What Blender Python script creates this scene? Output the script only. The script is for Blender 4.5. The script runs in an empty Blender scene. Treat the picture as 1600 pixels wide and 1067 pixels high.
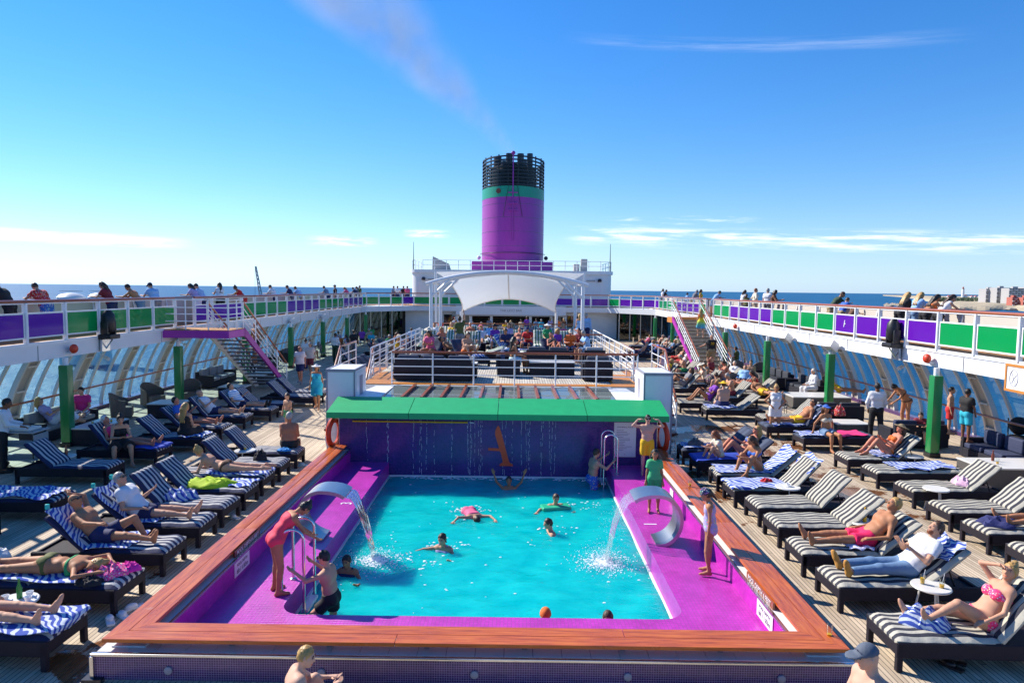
import bpy, bmesh, math, random
import numpy as np
from mathutils import Vector, Matrix
R = math.radians
random.seed(7); rng = np.random.default_rng(7)
sc = bpy.context.scene
COL = sc.collection

# ------------------------------------------------------------ camera
CAM = Vector((0.41, 0.0, 4.4)); FPX = 1067.0
cam_d = bpy.data.cameras.new('camera'); cam = bpy.data.objects.new('camera', cam_d); COL.objects.link(cam)
cam_d.sensor_width = 36.0; cam_d.lens = 24.0; cam_d.clip_end = 200000; cam_d.clip_start = 0.1
CR = Matrix.Rotation(R(0.27), 3, 'Z') @ Matrix.Rotation(R(90 - 4.37), 3, 'X') @ Matrix.Rotation(R(0.65), 3, 'Z')
cam.matrix_world = Matrix.Translation(CAM) @ CR.to_4x4()
sc.camera = cam

# ------------------------------------------------------------ sun, sky
SUN_EL, SUN_AZ = 37.0, -57.0          # azimuth measured from +Y (aft) towards +X
sdir = Vector((math.sin(R(SUN_AZ)) * math.cos(R(SUN_EL)), math.cos(R(SUN_AZ)) * math.cos(R(SUN_EL)), math.sin(R(SUN_EL))))
sl = bpy.data.lights.new('sun', 'SUN'); sl.energy = 4.3; sl.angle = R(0.53); sl.color = (1.0, 0.93, 0.82)
so = bpy.data.objects.new('sun', sl); COL.objects.link(so)
so.rotation_euler = sdir.to_track_quat('Z', 'Y').to_euler(); so.location = (-40, 30, 60)
w = bpy.data.worlds.new('World'); sc.world = w; w.use_nodes = True
wn = w.node_tree; wn.nodes.clear()
def N(t, kind, **kw):
    n = t.nodes.new(kind)
    for k, v in kw.items():
        if k.startswith('i_'):
            key = k[2:]; n.inputs[int(key) if key.isdigit() else key].default_value = v
        else: setattr(n, k, v)
    return n
def L(t, a, ao, b, bi): t.links.new(a.outputs[ao], b.inputs[bi])
def M_(t, op, a, b=None, c=None):
    n = t.nodes.new('ShaderNodeMath'); n.operation = op
    for i, q in enumerate((a, b, c)):
        if q is None: continue
        if isinstance(q, (int, float)): n.inputs[i].default_value = q
        else: t.links.new(q, n.inputs[i])
    return n.outputs[0]
sky = N(wn, 'ShaderNodeTexSky', sky_type='NISHITA', sun_disc=False)
sky.sun_elevation = R(SUN_EL); sky.sun_rotation = R(SUN_AZ % 360); sky.altitude = 20; sky.air_density = 1.0; sky.dust_density = 0.0; sky.ozone_density = 3.0
hs = N(wn, 'ShaderNodeHueSaturation'); hs.inputs['Saturation'].default_value = 1.30
L(wn, sky, 0, hs, 'Color')
tc = N(wn, 'ShaderNodeTexCoord'); sep = N(wn, 'ShaderNodeSeparateXYZ'); L(wn, tc, 'Generated', sep, 0)
az = M_(wn, 'MULTIPLY', M_(wn, 'ARCTAN2', sep.outputs[0], sep.outputs[1]), 57.2958)
el = M_(wn, 'MULTIPLY', M_(wn, 'ARCSINE', sep.outputs[2]), 57.2958)
def smoothbox(v, a, b, s):
    mr1 = N(wn, 'ShaderNodeMapRange', interpolation_type='SMOOTHSTEP'); wn.links.new(v, mr1.inputs[0]); mr1.inputs[1].default_value = a; mr1.inputs[2].default_value = a + s
    mr2 = N(wn, 'ShaderNodeMapRange', interpolation_type='SMOOTHSTEP'); wn.links.new(v, mr2.inputs[0]); mr2.inputs[1].default_value = b - s; mr2.inputs[2].default_value = b; mr2.inputs[3].default_value = 1; mr2.inputs[4].default_value = 0
    return M_(wn, 'MULTIPLY', mr1.outputs[0], mr2.outputs[0])
def cloudband(a0, a1, e0, e1, sa, se, slope, sx, sy, lo, hi, amt, seed):
    # thin cirrus: noise stretched along the azimuth, inside a soft window
    e = M_(wn, 'SUBTRACT', el, M_(wn, 'MULTIPLY', M_(wn, 'SUBTRACT', az, a0), slope))
    cv = N(wn, 'ShaderNodeCombineXYZ'); wn.links.new(M_(wn, 'MULTIPLY', az, sx), cv.inputs[0]); wn.links.new(M_(wn, 'MULTIPLY', e, sy), cv.inputs[1]); cv.inputs[2].default_value = seed
    nz = N(wn, 'ShaderNodeTexNoise'); nz.inputs['Scale'].default_value = 1; nz.inputs['Detail'].default_value = 6; nz.inputs['Roughness'].default_value = .62; L(wn, cv, 0, nz, 'Vector')
    mr = N(wn, 'ShaderNodeMapRange', interpolation_type='SMOOTHSTEP'); L(wn, nz, 'Fac', mr, 0); mr.inputs[1].default_value = lo; mr.inputs[2].default_value = hi
    return M_(wn, 'MULTIPLY', M_(wn, 'MULTIPLY', M_(wn, 'MULTIPLY', mr.outputs[0], smoothbox(az, a0, a1, sa)), smoothbox(e, e0, e1, se)), amt)
bands = [cloudband(-45, -24.5, 2.8, 3.95, 5, .45, -.012, .22, 2.2, .30, .62, .9, 1.3),
         cloudband(-17.5, -11, 3.2, 4.2, 2.5, .4, 0, .35, 2.6, .36, .6, .85, 5.1),
         cloudband(-9.6, -5.2, 4.05, 4.9, 1.5, .35, 0, .5, 2.6, .34, .6, .85, 8.7),
         cloudband(3.4, 60, 3.6, 5.7, 3.5, .8, -.035, .16, 2.0, .42, .72, .9, 2.9),
         cloudband(6, 20, 5.2, 6.1, 4, .35, 0, .25, 2.6, .45, .7, .6, 4.4),
         cloudband(3, 34, 19.0, 20.3, 8, .6, -.085, .12, 2.4, .35, .8, .17, 6.6)]
tot = bands[0]
for b in bands[1:]: tot = M_(wn, 'ADD', tot, b)
tot = M_(wn, 'MINIMUM', tot, 1.0)
mx = N(wn, 'ShaderNodeMix', data_type='RGBA'); wn.links.new(tot, mx.inputs[0]); wb = N(wn, 'ShaderNodeMix', data_type='RGBA', blend_type='MULTIPLY'); wb.inputs[0].default_value = 1; L(wn, hs, 0, wb, 6); wb.inputs[7].default_value = (.68, .965, 1.22, 1)
bw_ = N(wn, 'ShaderNodeRGBToBW'); L(wn, wb, 2, bw_, 0); tn = N(wn, 'ShaderNodeMix', data_type='RGBA', blend_type='MULTIPLY'); tn.inputs[0].default_value = 1; L(wn, bw_, 0, tn, 6); tn.inputs[7].default_value = (.64, .82, 1.04, 1)
hz_ = M_(wn, 'POWER', 2.718, M_(wn, 'MULTIPLY', M_(wn, 'MAXIMUM', el, 0.0), -.17)); hm = N(wn, 'ShaderNodeMix', data_type='RGBA'); wn.links.new(M_(wn, 'MULTIPLY', hz_, .92), hm.inputs[0]); L(wn, wb, 2, hm, 6); L(wn, tn, 2, hm, 7); L(wn, hm, 2, mx, 6); mx.inputs[7].default_value = (9.0, 9.1, 9.4, 1)
bg = N(wn, 'ShaderNodeBackground'); bg.inputs[1].default_value = 0.088
L(wn, mx, 2, bg, 0); wo = N(wn, 'ShaderNodeOutputWorld'); L(wn, bg, 0, wo, 0)
sc.view_settings.view_transform = 'Standard'; sc.view_settings.look = 'None'; sc.view_settings.exposure = 0.86; sc.view_settings.gamma = 1.0
sc.render.engine = 'CYCLES'
sc.cycles.use_denoising = True; sc.cycles.max_bounces = 8; sc.cycles.transparent_max_bounces = 24; sc.cycles.caustics_reflective = False; sc.cycles.caustics_refractive = False

def G(px, py, z=0.0):
    """point of the horizontal plane z that stands at this place in the photograph (1600 x 1067)"""
    d = CR @ Vector(((px - 800) / FPX, -(py - 533.5) / FPX, -1))
    t = (z - CAM.z) / d.z
    return CAM + d * t
def GX(px, py, x):
    d = CR @ Vector(((px - 800) / FPX, -(py - 533.5) / FPX, -1)); return CAM + d * ((x - CAM.x) / d.x)
def GY(px, py, y):
    d = CR @ Vector(((px - 800) / FPX, -(py - 533.5) / FPX, -1)); return CAM + d * (y / d.y)

# ------------------------------------------------------------ materials
MAT = {}
def newmat(name):
    m = bpy.data.materials.new(name); m.use_nodes = True; t = m.node_tree
    b = t.nodes['Principled BSDF']; MAT[name] = m; return m, t, b
def ramp(t, src, stops):
    r = N(t, 'ShaderNodeValToRGB'); e = r.color_ramp.elements
    while len(e) < len(stops): e.new(.5)
    for q, (p, c) in zip(e, stops): q.position = p; q.color = (*c, 1) if len(c) == 3 else c
    t.links.new(src, r.inputs[0]); return r.outputs[0]
def noise(t, scale, detail=3, rough=.55, vec=None, kind='Object'):
    n = N(t, 'ShaderNodeTexNoise'); n.inputs['Scale'].default_value = scale; n.inputs['Detail'].default_value = detail; n.inputs['Roughness'].default_value = rough
    if vec is None:
        c = N(t, 'ShaderNodeTexCoord'); vec = c.outputs[kind]
    t.links.new(vec, n.inputs['Vector']); return n.outputs['Fac']
def mixc(t, fac, a, b, mode='MIX'):
    m = N(t, 'ShaderNodeMix', data_type='RGBA', blend_type=mode)
    for i, q in ((0, fac), (6, a), (7, b)):
        if isinstance(q, (int, float)): m.inputs[i].default_value = q
        elif isinstance(q, tuple): m.inputs[i].default_value = (*q, 1)
        else: t.links.new(q, m.inputs[i])
    return m.outputs[2]
def bump(t, b, h, dist=.01, st=1.0):
    n = N(t, 'ShaderNodeBump'); n.inputs['Distance'].default_value = dist; n.inputs['Strength'].default_value = st
    t.links.new(h, n.inputs['Height']); t.links.new(n.outputs[0], b.inputs['Normal'])
def plain(name, col, rough=.5, metal=0, nscale=6, namp=.12, coat=0, spec=.5):
    m, t, b = newmat(name)
    n = noise(t, nscale, 4); c = mixc(t, n, tuple(max(0, q * (1 - namp)) for q in col), tuple(min(1, q * (1 + namp)) for q in col))
    t.links.new(c, b.inputs['Base Color']); b.inputs['Roughness'].default_value = rough; b.inputs['Metallic'].default_value = metal
    b.inputs['Coat Weight'].default_value = coat; b.inputs['Specular IOR Level'].default_value = spec
    return m
def objcol(name, rough=.5, nscale=5, namp=.12, bscale=0, bdist=.004, metal=0, sheen=0, sss=0, spec=.5):
    m, t, b = newmat(name)
    oi = N(t, 'ShaderNodeObjectInfo'); n = noise(t, nscale, 4)
    v = N(t, 'ShaderNodeMapRange'); t.links.new(n, v.inputs[0]); v.inputs[3].default_value = 1 - namp; v.inputs[4].default_value = 1 + namp
    mm = N(t, 'ShaderNodeVectorMath', operation='SCALE'); t.links.new(oi.outputs['Color'], mm.inputs[0]); t.links.new(v.outputs[0], mm.inputs['Scale'])
    t.links.new(mm.outputs[0], b.inputs['Base Color']); b.inputs['Roughness'].default_value = rough; b.inputs['Metallic'].default_value = metal; b.inputs['Specular IOR Level'].default_value = spec
    if sss: b.inputs['Subsurface Weight'].default_value = sss; b.inputs['Subsurface Radius'].default_value = (.02, .008, .004); b.inputs['Subsurface Scale'].default_value = .5
    if bscale: bump(t, b, noise(t, bscale, 3), bdist, .6)
    return m
objcol('paint', .38, 3, .05)
objcol('skin', .62, 9, .12, 40, .0015, spec=.3)
objcol('cloth', .8, 7, .14, 14, .012)
objcol('hair', .5, 30, .35, 60, .006)
objcol('wicker', .7, 70, .5, 110, .008, spec=.25)
objcol('plastic', .3, 4, .05)
def patcloth(name, c2, scale, kind):
    m, t, b = newmat(name); oi = N(t, 'ShaderNodeObjectInfo'); c = N(t, 'ShaderNodeTexCoord')
    if kind == 'floral':
        v = N(t, 'ShaderNodeTexVoronoi'); v.inputs['Scale'].default_value = scale; t.links.new(c.outputs['Object'], v.inputs['Vector'])
        f = ramp(t, v.outputs['Distance'], [(0.30, (1, 1, 1)), (.42, (0, 0, 0))])
        hue = mixc(t, .75, c2, v.outputs['Color'], 'MULTIPLY'); col = mixc(t, f, oi.outputs['Color'], hue)
    else:
        wv = N(t, 'ShaderNodeTexWave', bands_direction='Z' if kind == 'hstripe' else 'X'); wv.inputs['Scale'].default_value = scale; wv.inputs['Distortion'].default_value = .6
        t.links.new(c.outputs['Object'], wv.inputs['Vector']); f = ramp(t, wv.outputs['Fac'], [(.45, (0, 0, 0)), (.55, (1, 1, 1))]); col = mixc(t, f, oi.outputs['Color'], c2)
    t.links.new(col, b.inputs['Base Color']); b.inputs['Roughness'].default_value = .8; bump(t, b, noise(t, 14, 3), .012, .5)
patcloth('cloth_floral', (.9, .75, .6), 26, 'floral'); patcloth('cloth_hstripe', (.8, .82, .85), 5, 'hstripe'); patcloth('cloth_vstripe', (.75, .5, .5), 7, 'vstripe')
patcloth('cloth_dots', (.95, .85, .88), 45, 'floral')
def rainbow():
    m, t, b = newmat('cloth_rainbow'); c = N(t, 'ShaderNodeTexCoord'); s = N(t, 'ShaderNodeSeparateXYZ'); t.links.new(c.outputs['Generated'], s.inputs[0])
    t.links.new(ramp(t, s.outputs[2], [(0, (.1, .35, .7)), (.28, (.1, .5, .4)), (.45, (.45, .6, .05)), (.6, (.85, .6, .02)), (.85, (.8, .15, .03))]), b.inputs['Base Color']); b.inputs['Roughness'].default_value = .8
rainbow()
def stripes(name, ca, cb, per, duty, axis=1):
    m, t, b = newmat(name); c = N(t, 'ShaderNodeTexCoord'); s = N(t, 'ShaderNodeSeparateXYZ'); t.links.new(c.outputs['Object'], s.inputs[0])
    wob = M_(t, 'MULTIPLY', M_(t, 'SUBTRACT', noise(t, 3, 2), .5), .012)
    u = M_(t, 'FRACT', M_(t, 'DIVIDE', M_(t, 'ADD', M_(t, 'ADD', s.outputs[axis], wob), 50.0 + per * duty / 2), per))
    f = M_(t, 'LESS_THAN', u, duty); n = noise(t, 9, 4)
    a2 = mixc(t, n, tuple(q * .8 for q in ca), tuple(min(1, q * 1.12) for q in ca)); col = mixc(t, f, cb, a2)
    t.links.new(col, b.inputs['Base Color']); b.inputs['Roughness'].default_value = .85
    wv = N(t, 'ShaderNodeTexWave', bands_direction='X'); wv.inputs['Scale'].default_value = 2.0; t.links.new(c.outputs['Object'], wv.inputs['Vector'])
    bump(t, b, M_(t, 'ADD', noise(t, 10, 4), M_(t, 'MULTIPLY', wv.outputs['Fac'], .3)), .02, .5)
stripes('stripe_navy', (.50, .49, .47), (.012, .018, .07), .118, .45)
stripes('stripe_grey', (.48, .45, .37), (.03, .031, .045), .118, .5)
stripes('stripe_green', (.62, .63, .55), (.05, .14, .09), .13, .5)
stripes('cushion_blue', (.05, .07, .12), (.028, .04, .08), .3, .5)
def towelmat(name, ca, cb, scale):
    m, t, b = newmat(name); c = N(t, 'ShaderNodeTexCoord')
    wv = N(t, 'ShaderNodeTexWave', bands_direction='DIAGONAL'); wv.inputs['Scale'].default_value = scale; wv.inputs['Distortion'].default_value = 9; wv.inputs['Detail'].default_value = 1.0; wv.inputs['Detail Scale'].default_value = .7
    t.links.new(c.outputs['Object'], wv.inputs['Vector']); f = ramp(t, wv.outputs['Fac'], [(.42, (0, 0, 0)), (.55, (1, 1, 1))])
    t.links.new(mixc(t, f, ca, cb), b.inputs['Base Color']); b.inputs['Roughness'].default_value = .95; bump(t, b, noise(t, 40, 3), .006, .6)
towelmat('towel_blue', (.025, .07, .40), (.55, .6, .68), 4.2)
towelmat('towel_stripe', (.04, .08, .38), (.55, .6, .68), 6.0)
plain('white_paint', (.78, .79, .80), .4, namp=.05); plain('white_wall', (.74, .75, .76), .45, namp=.06, nscale=1.2)
plain('beige_wall', (.52, .48, .42), .6, namp=.08, nscale=1.5); plain('rib', (.62, .60, .56), .5, namp=.08); plain('rib_big', (.42, .385, .33), .55, namp=.12, nscale=2)
plain('steel', (.62, .64, .66), .22, 1.0, namp=.06); plain('brushed_steel', (.44, .46, .48), .34, .95, namp=.12, nscale=14); plain('dark_steel', (.06, .06, .07), .35, .7); plain('green_paint', (.01, .20, .055), .3, namp=.06, coat=.3)
plain('canopy_green', (.005, .36, .115), .55, namp=.16, nscale=3.5); plain('purple_paint', (.33, .022, .30), .4, namp=.06, nscale=1.5); plain('band_green', (.0, .28, .16), .4, namp=.05)
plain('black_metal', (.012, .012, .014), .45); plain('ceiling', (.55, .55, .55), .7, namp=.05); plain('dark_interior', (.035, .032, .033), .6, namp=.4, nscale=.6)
plain('dark_wood', (.16, .035, .018), .4, namp=.25, nscale=8); plain('rail_wood', (.33, .085, .025), .35, namp=.25, nscale=9, coat=.4); plain('orange_deck', (.52, .20, .035), .5, namp=.2, nscale=5)
plain('tank', (.7, .7, .68), .4); plain('tread', (.11, .085, .08), .6, namp=.3); plain('magenta_side', (.42, .03, .36), .4)
plain('orange_logo', (.72, .085, .025), .5, namp=.15); plain('sign_white', (.78, .78, .80), .5, namp=.03); plain('ink', (.07, .06, .10), .6); plain('ink_grey', (.30, .29, .34), .6)
plain('yellow_pole', (.75, .42, .01), .4); plain('buoy_red', (.62, .045, .012), .45); plain('glass_drink', (.9, .48, .01), .3); plain('porcelain', (.8, .8, .8), .25); plain('bottle_green', (.02, .22, .05), .08)
plain('rock', (.36, .30, .23), .9, namp=.4, nscale=.03); plain('dirt', (.40, .33, .22), .95, namp=.4, nscale=.02); plain('scrub', (.05, .075, .03), .95, namp=.5, nscale=.05)
plain('concrete_far', (.40, .385, .38), .8, namp=.1, nscale=.05); plain('window_far', (.09, .10, .12), .2); plain('red_far', (.42, .12, .09), .8)
plain('white_trim', (.82, .82, .80), .35); plain('foam', (.92, .95, .97), .6, namp=.03)
plain('tabletop', (.68, .66, .62), .3, namp=.06); plain('speaker_white', (.66, .67, .68), .5)

def wood_surround():
    m, t, b = newmat('wood_surround'); c = N(t, 'ShaderNodeTexCoord'); mp = N(t, 'ShaderNodeMapping'); mp.inputs['Scale'].default_value = (2.2, 30, 30); t.links.new(c.outputs['Object'], mp.inputs[0])
    g = noise(t, 1, 5, .6, mp.outputs[0]); oi = N(t, 'ShaderNodeObjectInfo')
    col = ramp(t, g, [(.25, (.22, .034, .005)), (.5, (.50, .10, .010)), (.75, (.66, .18, .02))])
    gg = N(t, 'ShaderNodeNewGeometry'); worn = ramp(t, noise(t, 2.3, 6, .75, gg.outputs['Position']), [(.64, (0, 0, 0)), (.72, (1, 1, 1))])
    col = mixc(t, M_(t, 'MULTIPLY', worn, .5), col, (.62, .45, .32))
    t.links.new(col, b.inputs['Base Color']); b.inputs['Roughness'].default_value = .36; b.inputs['Coat Weight'].default_value = .35; b.inputs['Coat Roughness'].default_value = .22
    t.links.new(ramp(t, noise(t, 1.5, 4, .6, gg.outputs['Position']), [(.35, (.25,) * 3), (.7, (.5,) * 3)]), b.inputs['Roughness'])
    bump(t, b, g, .004, .5)
wood_surround()
def deckmat(name, a, bcol, wid, wet):
    m, t, b = newmat(name); g = N(t, 'ShaderNodeNewGeometry'); s = N(t, 'ShaderNodeSeparateXYZ'); t.links.new(g.outputs['Position'], s.inputs[0])
    u = M_(t, 'DIVIDE', M_(t, 'ADD', s.outputs[0], 40), wid); fr = M_(t, 'FRACT', u); idx = M_(t, 'FLOOR', u)
    wn_ = N(t, 'ShaderNodeTexWhiteNoise', noise_dimensions='2D'); cv = N(t, 'ShaderNodeCombineXYZ'); t.links.new(idx, cv.inputs[0])
    wn0 = N(t, 'ShaderNodeTexWhiteNoise', noise_dimensions='1D'); t.links.new(idx, wn0.inputs['W'])
    seg = M_(t, 'ADD', M_(t, 'DIVIDE', s.outputs[1], 2.6), M_(t, 'MULTIPLY', wn0.outputs[0], 7.3)); t.links.new(M_(t, 'FLOOR', seg), cv.inputs[1]); t.links.new(cv.outputs[0], wn_.inputs['Vector'])
    mp = N(t, 'ShaderNodeMapping'); mp.inputs['Scale'].default_value = (30, 1.5, 1); t.links.new(g.outputs['Position'], mp.inputs[0]); gr = noise(t, 1, 5, .65, mp.outputs[0])
    tone = M_(t, 'ADD', M_(t, 'MULTIPLY', wn_.outputs['Value'], .55), M_(t, 'MULTIPLY', gr, .6))
    col = ramp(t, tone, [(.15, a), (.85, bcol)])
    big = ramp(t, noise(t, .55, 5, .6, g.outputs['Position']), [(.3, (.78,) * 3), (.7, (1.1,) * 3)]); col = mixc(t, 1, col, big, 'MULTIPLY')
    caulk = M_(t, 'MAXIMUM', M_(t, 'LESS_THAN', fr, .13), M_(t, 'LESS_THAN', M_(t, 'FRACT', seg), .003))
    rough = .75
    if wet:
        # water carried out of the pool: darker, redder, glossy patches where it lies
        reg = M_(t, 'MULTIPLY', smooth(t, s.outputs[0], 3.9, 4.4, 8.2, 9.4), smooth(t, s.outputs[1], 11.5, 14, 21.5, 24.5))
        reg2 = M_(t, 'MULTIPLY', smooth(t, s.outputs[0], -5.2, -4.9, -4.2, -4.0), smooth(t, s.outputs[1], 5, 6, 8.4, 9.2))
        wv = M_(t, 'ADD', noise(t, .85, 6, .68, g.outputs['Position']), M_(t, 'SUBTRACT', M_(t, 'MULTIPLY', M_(t, 'ADD', reg, reg2), .17), .14))
        wf = N(t, 'ShaderNodeMapRange', interpolation_type='SMOOTHSTEP'); t.links.new(wv, wf.inputs[0]); wf.inputs[1].default_value = .525; wf.inputs[2].default_value = .56
        col = mixc(t, wf.outputs[0], col, mixc(t, 1, col, (.42, .22, .13), 'MULTIPLY'))
        rr = N(t, 'ShaderNodeMapRange'); t.links.new(wf.outputs[0], rr.inputs[0]); rr.inputs[3].default_value = .75; rr.inputs[4].default_value = .12; t.links.new(rr.outputs[0], b.inputs['Roughness'])
    else: b.inputs['Roughness'].default_value = rough
    col = mixc(t, caulk, col, (.035, .03, .03)); t.links.new(col, b.inputs['Base Color'])
    bump(t, b, M_(t, 'SUBTRACT', M_(t, 'MULTIPLY', gr, .25), caulk), .004, .7)
def smooth(t, v, a0, a1, b0, b1):
    m1 = N(t, 'ShaderNodeMapRange', interpolation_type='SMOOTHSTEP'); t.links.new(v, m1.inputs[0]); m1.inputs[1].default_value = a0; m1.inputs[2].default_value = a1
    m2 = N(t, 'ShaderNodeMapRange', interpolation_type='SMOOTHSTEP'); t.links.new(v, m2.inputs[0]); m2.inputs[1].default_value = b0; m2.inputs[2].default_value = b1; m2.inputs[3].default_value = 1; m2.inputs[4].default_value = 0
    return M_(t, 'MULTIPLY', m1.outputs[0], m2.outputs[0])
deckmat('teak', (.36, .27, .18), (.66, .53, .38), .064, True)
deckmat('teak_upper', (.40, .17, .05), (.58, .28, .09), .064, False)
deckmat('platform_teak', (.48, .42, .34), (.62, .57, .48), .08, False)
def tiles(name, ca, cb, grout, size, axes, rough=.25, gw=.1):
    m, t, b = newmat(name); g = N(t, 'ShaderNodeNewGeometry'); s = N(t, 'ShaderNodeSeparateXYZ'); t.links.new(g.outputs['Position'], s.inputs[0])
    cv = N(t, 'ShaderNodeCombineXYZ'); us = []
    for i, a in enumerate(axes):
        u = M_(t, 'DIVIDE', M_(t, 'ADD', s.outputs[a], 40), size); us.append(u); t.links.new(M_(t, 'FLOOR', u), cv.inputs[i])
    wn_ = N(t, 'ShaderNodeTexWhiteNoise', noise_dimensions='2D'); t.links.new(cv.outputs[0], wn_.inputs['Vector'])
    gl = M_(t, 'MAXIMUM', M_(t, 'LESS_THAN', M_(t, 'FRACT', us[0]), gw), M_(t, 'LESS_THAN', M_(t, 'FRACT', us[1]), gw))
    col = mixc(t, gl, mixc(t, wn_.outputs['Value'], ca, cb), grout); col = mixc(t, 1, col, ramp(t, noise(t, 1.6, 6, .7, g.outputs['Position']), [(.3, (.74,) * 3), (.68, (1.08,) * 3)]), 'MULTIPLY'); t.links.new(col, b.inputs['Base Color']); b.inputs['Roughness'].default_value = rough
    bump(t, b, M_(t, 'SUBTRACT', 1, gl), .002, .5)
tiles('mosaic_xz', (.04, .012, .085), (.085, .022, .13), (.34, .24, .40), .027, (0, 2), gw=.17); tiles('mosaic_yz', (.035, .012, .085), (.075, .02, .13), (.16, .10, .20), .026, (1, 2))
tiles('ledge_tile', (.50, .030, .40), (.58, .042, .47), (.36, .06, .33), .05, (0, 1), .3, .16); tiles('wall_tile_yz', (.46, .018, .40), (.54, .03, .47), (.45, .04, .4), .05, (1, 2), .3); tiles('wall_tile_xz', (.46, .018, .40), (.54, .03, .47), (.45, .04, .4), .05, (0, 2), .3)
tiles('basin_xy', (.03, .50, .56), (.04, .56, .62), (.2, .6, .65), .05, (0, 1)); tiles('basin_yz', (.03, .46, .55), (.04, .52, .6), (.2, .6, .65), .05, (1, 2)); tiles('basin_xz', (.03, .46, .55), (.04, .52, .6), (.2, .6, .65), .05, (0, 2))
tiles('fountain_tile', (.03, .022, .17), (.085, .03, .23), (.09, .05, .2), .04, (0, 2), .2)
def water():
    m, t, b = newmat('pool_water'); t.nodes.remove(b); out = t.nodes['Material Output']
    g = N(t, 'ShaderNodeNewGeometry'); mp = N(t, 'ShaderNodeMapping'); mp.inputs['Scale'].default_value = (1, 1.6, 1); t.links.new(g.outputs['Position'], mp.inputs[0])
    n1 = noise(t, 2.2, 4, .55, mp.outputs[0]); n2 = noise(t, 7, 3, .5, mp.outputs[0]); h = M_(t, 'ADD', n1, M_(t, 'MULTIPLY', n2, .3))
    bp = N(t, 'ShaderNodeBump'); bp.inputs['Distance'].default_value = .06; bp.inputs['Strength'].default_value = .55; t.links.new(h, bp.inputs['Height'])
    df = N(t, 'ShaderNodeSubsurfaceScattering', falloff='BURLEY'); df.inputs['Scale'].default_value = .8; df.inputs['Radius'].default_value = (.2, .8, 1.0); col = ramp(t, n1, [(.3, (.0, .55, .58)), (.7, (.01, .70, .69))]); t.links.new(col, df.inputs['Color']); t.links.new(bp.outputs[0], df.inputs['Normal'])
    tr = N(t, 'ShaderNodeBsdfTransparent'); tr.inputs['Color'].default_value = (.25, .82, .88, 1)
    m1 = N(t, 'ShaderNodeMixShader'); m1.inputs[0].default_value = .72; t.links.new(tr.outputs[0], m1.inputs[1]); t.links.new(df.outputs[0], m1.inputs[2])
    gl = N(t, 'ShaderNodeBsdfGlossy'); gl.inputs['Roughness'].default_value = .06; t.links.new(bp.outputs[0], gl.inputs['Normal'])
    fr = N(t, 'ShaderNodeFresnel'); fr.inputs[0].default_value = 1.33; t.links.new(bp.outputs[0], fr.inputs['Normal'])
    m2 = N(t, 'ShaderNodeMixShader'); t.links.new(fr.outputs[0], m2.inputs[0]); t.links.new(m1.outputs[0], m2.inputs[1]); t.links.new(gl.outputs[0], m2.inputs[2]); t.links.new(m2.outputs[0], out.inputs[0])
water()
def glassy(name, tint, fac, rough=.03, diff=None, fk=.8):
    m, t, b = newmat(name); t.nodes.remove(b); out = t.nodes['Material Output']
    tr = N(t, 'ShaderNodeBsdfTransparent'); tr.inputs['Color'].default_value = (*tint, 1); gl = N(t, 'ShaderNodeBsdfGlossy'); gl.inputs['Roughness'].default_value = rough
    fr = N(t, 'ShaderNodeFresnel'); fr.inputs[0].default_value = 1.45; mm = N(t, 'ShaderNodeMixShader'); t.links.new(M_(t, 'ADD', M_(t, 'MULTIPLY', fr.outputs[0], fk), fac), mm.inputs[0])
    src = tr
    if diff:
        d = N(t, 'ShaderNodeBsdfDiffuse'); d.inputs['Color'].default_value = (*diff[0], 1); q = N(t, 'ShaderNodeMixShader'); q.inputs[0].default_value = diff[1]
        t.links.new(tr.outputs[0], q.inputs[1]); t.links.new(d.outputs[0], q.inputs[2]); src = q
    t.links.new(src.outputs[0], mm.inputs[1]); t.links.new(gl.outputs[0], mm.inputs[2]); t.links.new(mm.outputs[0], out.inputs[0])
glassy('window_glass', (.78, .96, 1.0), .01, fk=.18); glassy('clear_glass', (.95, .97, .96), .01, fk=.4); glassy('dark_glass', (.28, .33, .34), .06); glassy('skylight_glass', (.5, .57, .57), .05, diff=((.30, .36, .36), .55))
glassy('water_sheet', (.88, .95, .97), .05, .1, diff=((.85, .92, .95), .16)); glassy('panel_purple', (.30, .06, .75), .02, .08, diff=((.13, .012, .42), .82)); glassy('panel_green', (.03, .75, .25), .02, .08, diff=((.003, .33, .085), .82))
def membrane():
    m, t, b = newmat('membrane'); t.nodes.remove(b); out = t.nodes['Material Output']
    d = N(t, 'ShaderNodeBsdfDiffuse'); d.inputs['Color'].default_value = (.88, .9, .92, 1); tl = N(t, 'ShaderNodeBsdfTranslucent'); tl.inputs['Color'].default_value = (.80, .86, .93, 1)
    q = N(t, 'ShaderNodeMixShader'); q.inputs[0].default_value = .45; t.links.new(d.outputs[0], q.inputs[1]); t.links.new(tl.outputs[0], q.inputs[2]); t.links.new(q.outputs[0], out.inputs[0])
membrane()
def seamat():
    m, t, b = newmat('sea'); g = N(t, 'ShaderNodeNewGeometry')
    mp = N(t, 'ShaderNodeMapping'); mp.inputs['Scale'].default_value = (1, 1, 1); t.links.new(g.outputs['Position'], mp.inputs[0])
    n1 = noise(t, .3, 6, .7, mp.outputs[0]); n2 = noise(t, .008, 4, .6, mp.outputs[0])
    t.links.new(ramp(t, n2, [(.3, (.003, .06, .15)), (.7, (.005, .11, .23))]), b.inputs['Base Color']); b.inputs['Roughness'].default_value = .42; b.inputs['IOR'].default_value = 1.33
    bump(t, b, n1, .8, 1.0)
seamat()
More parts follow.
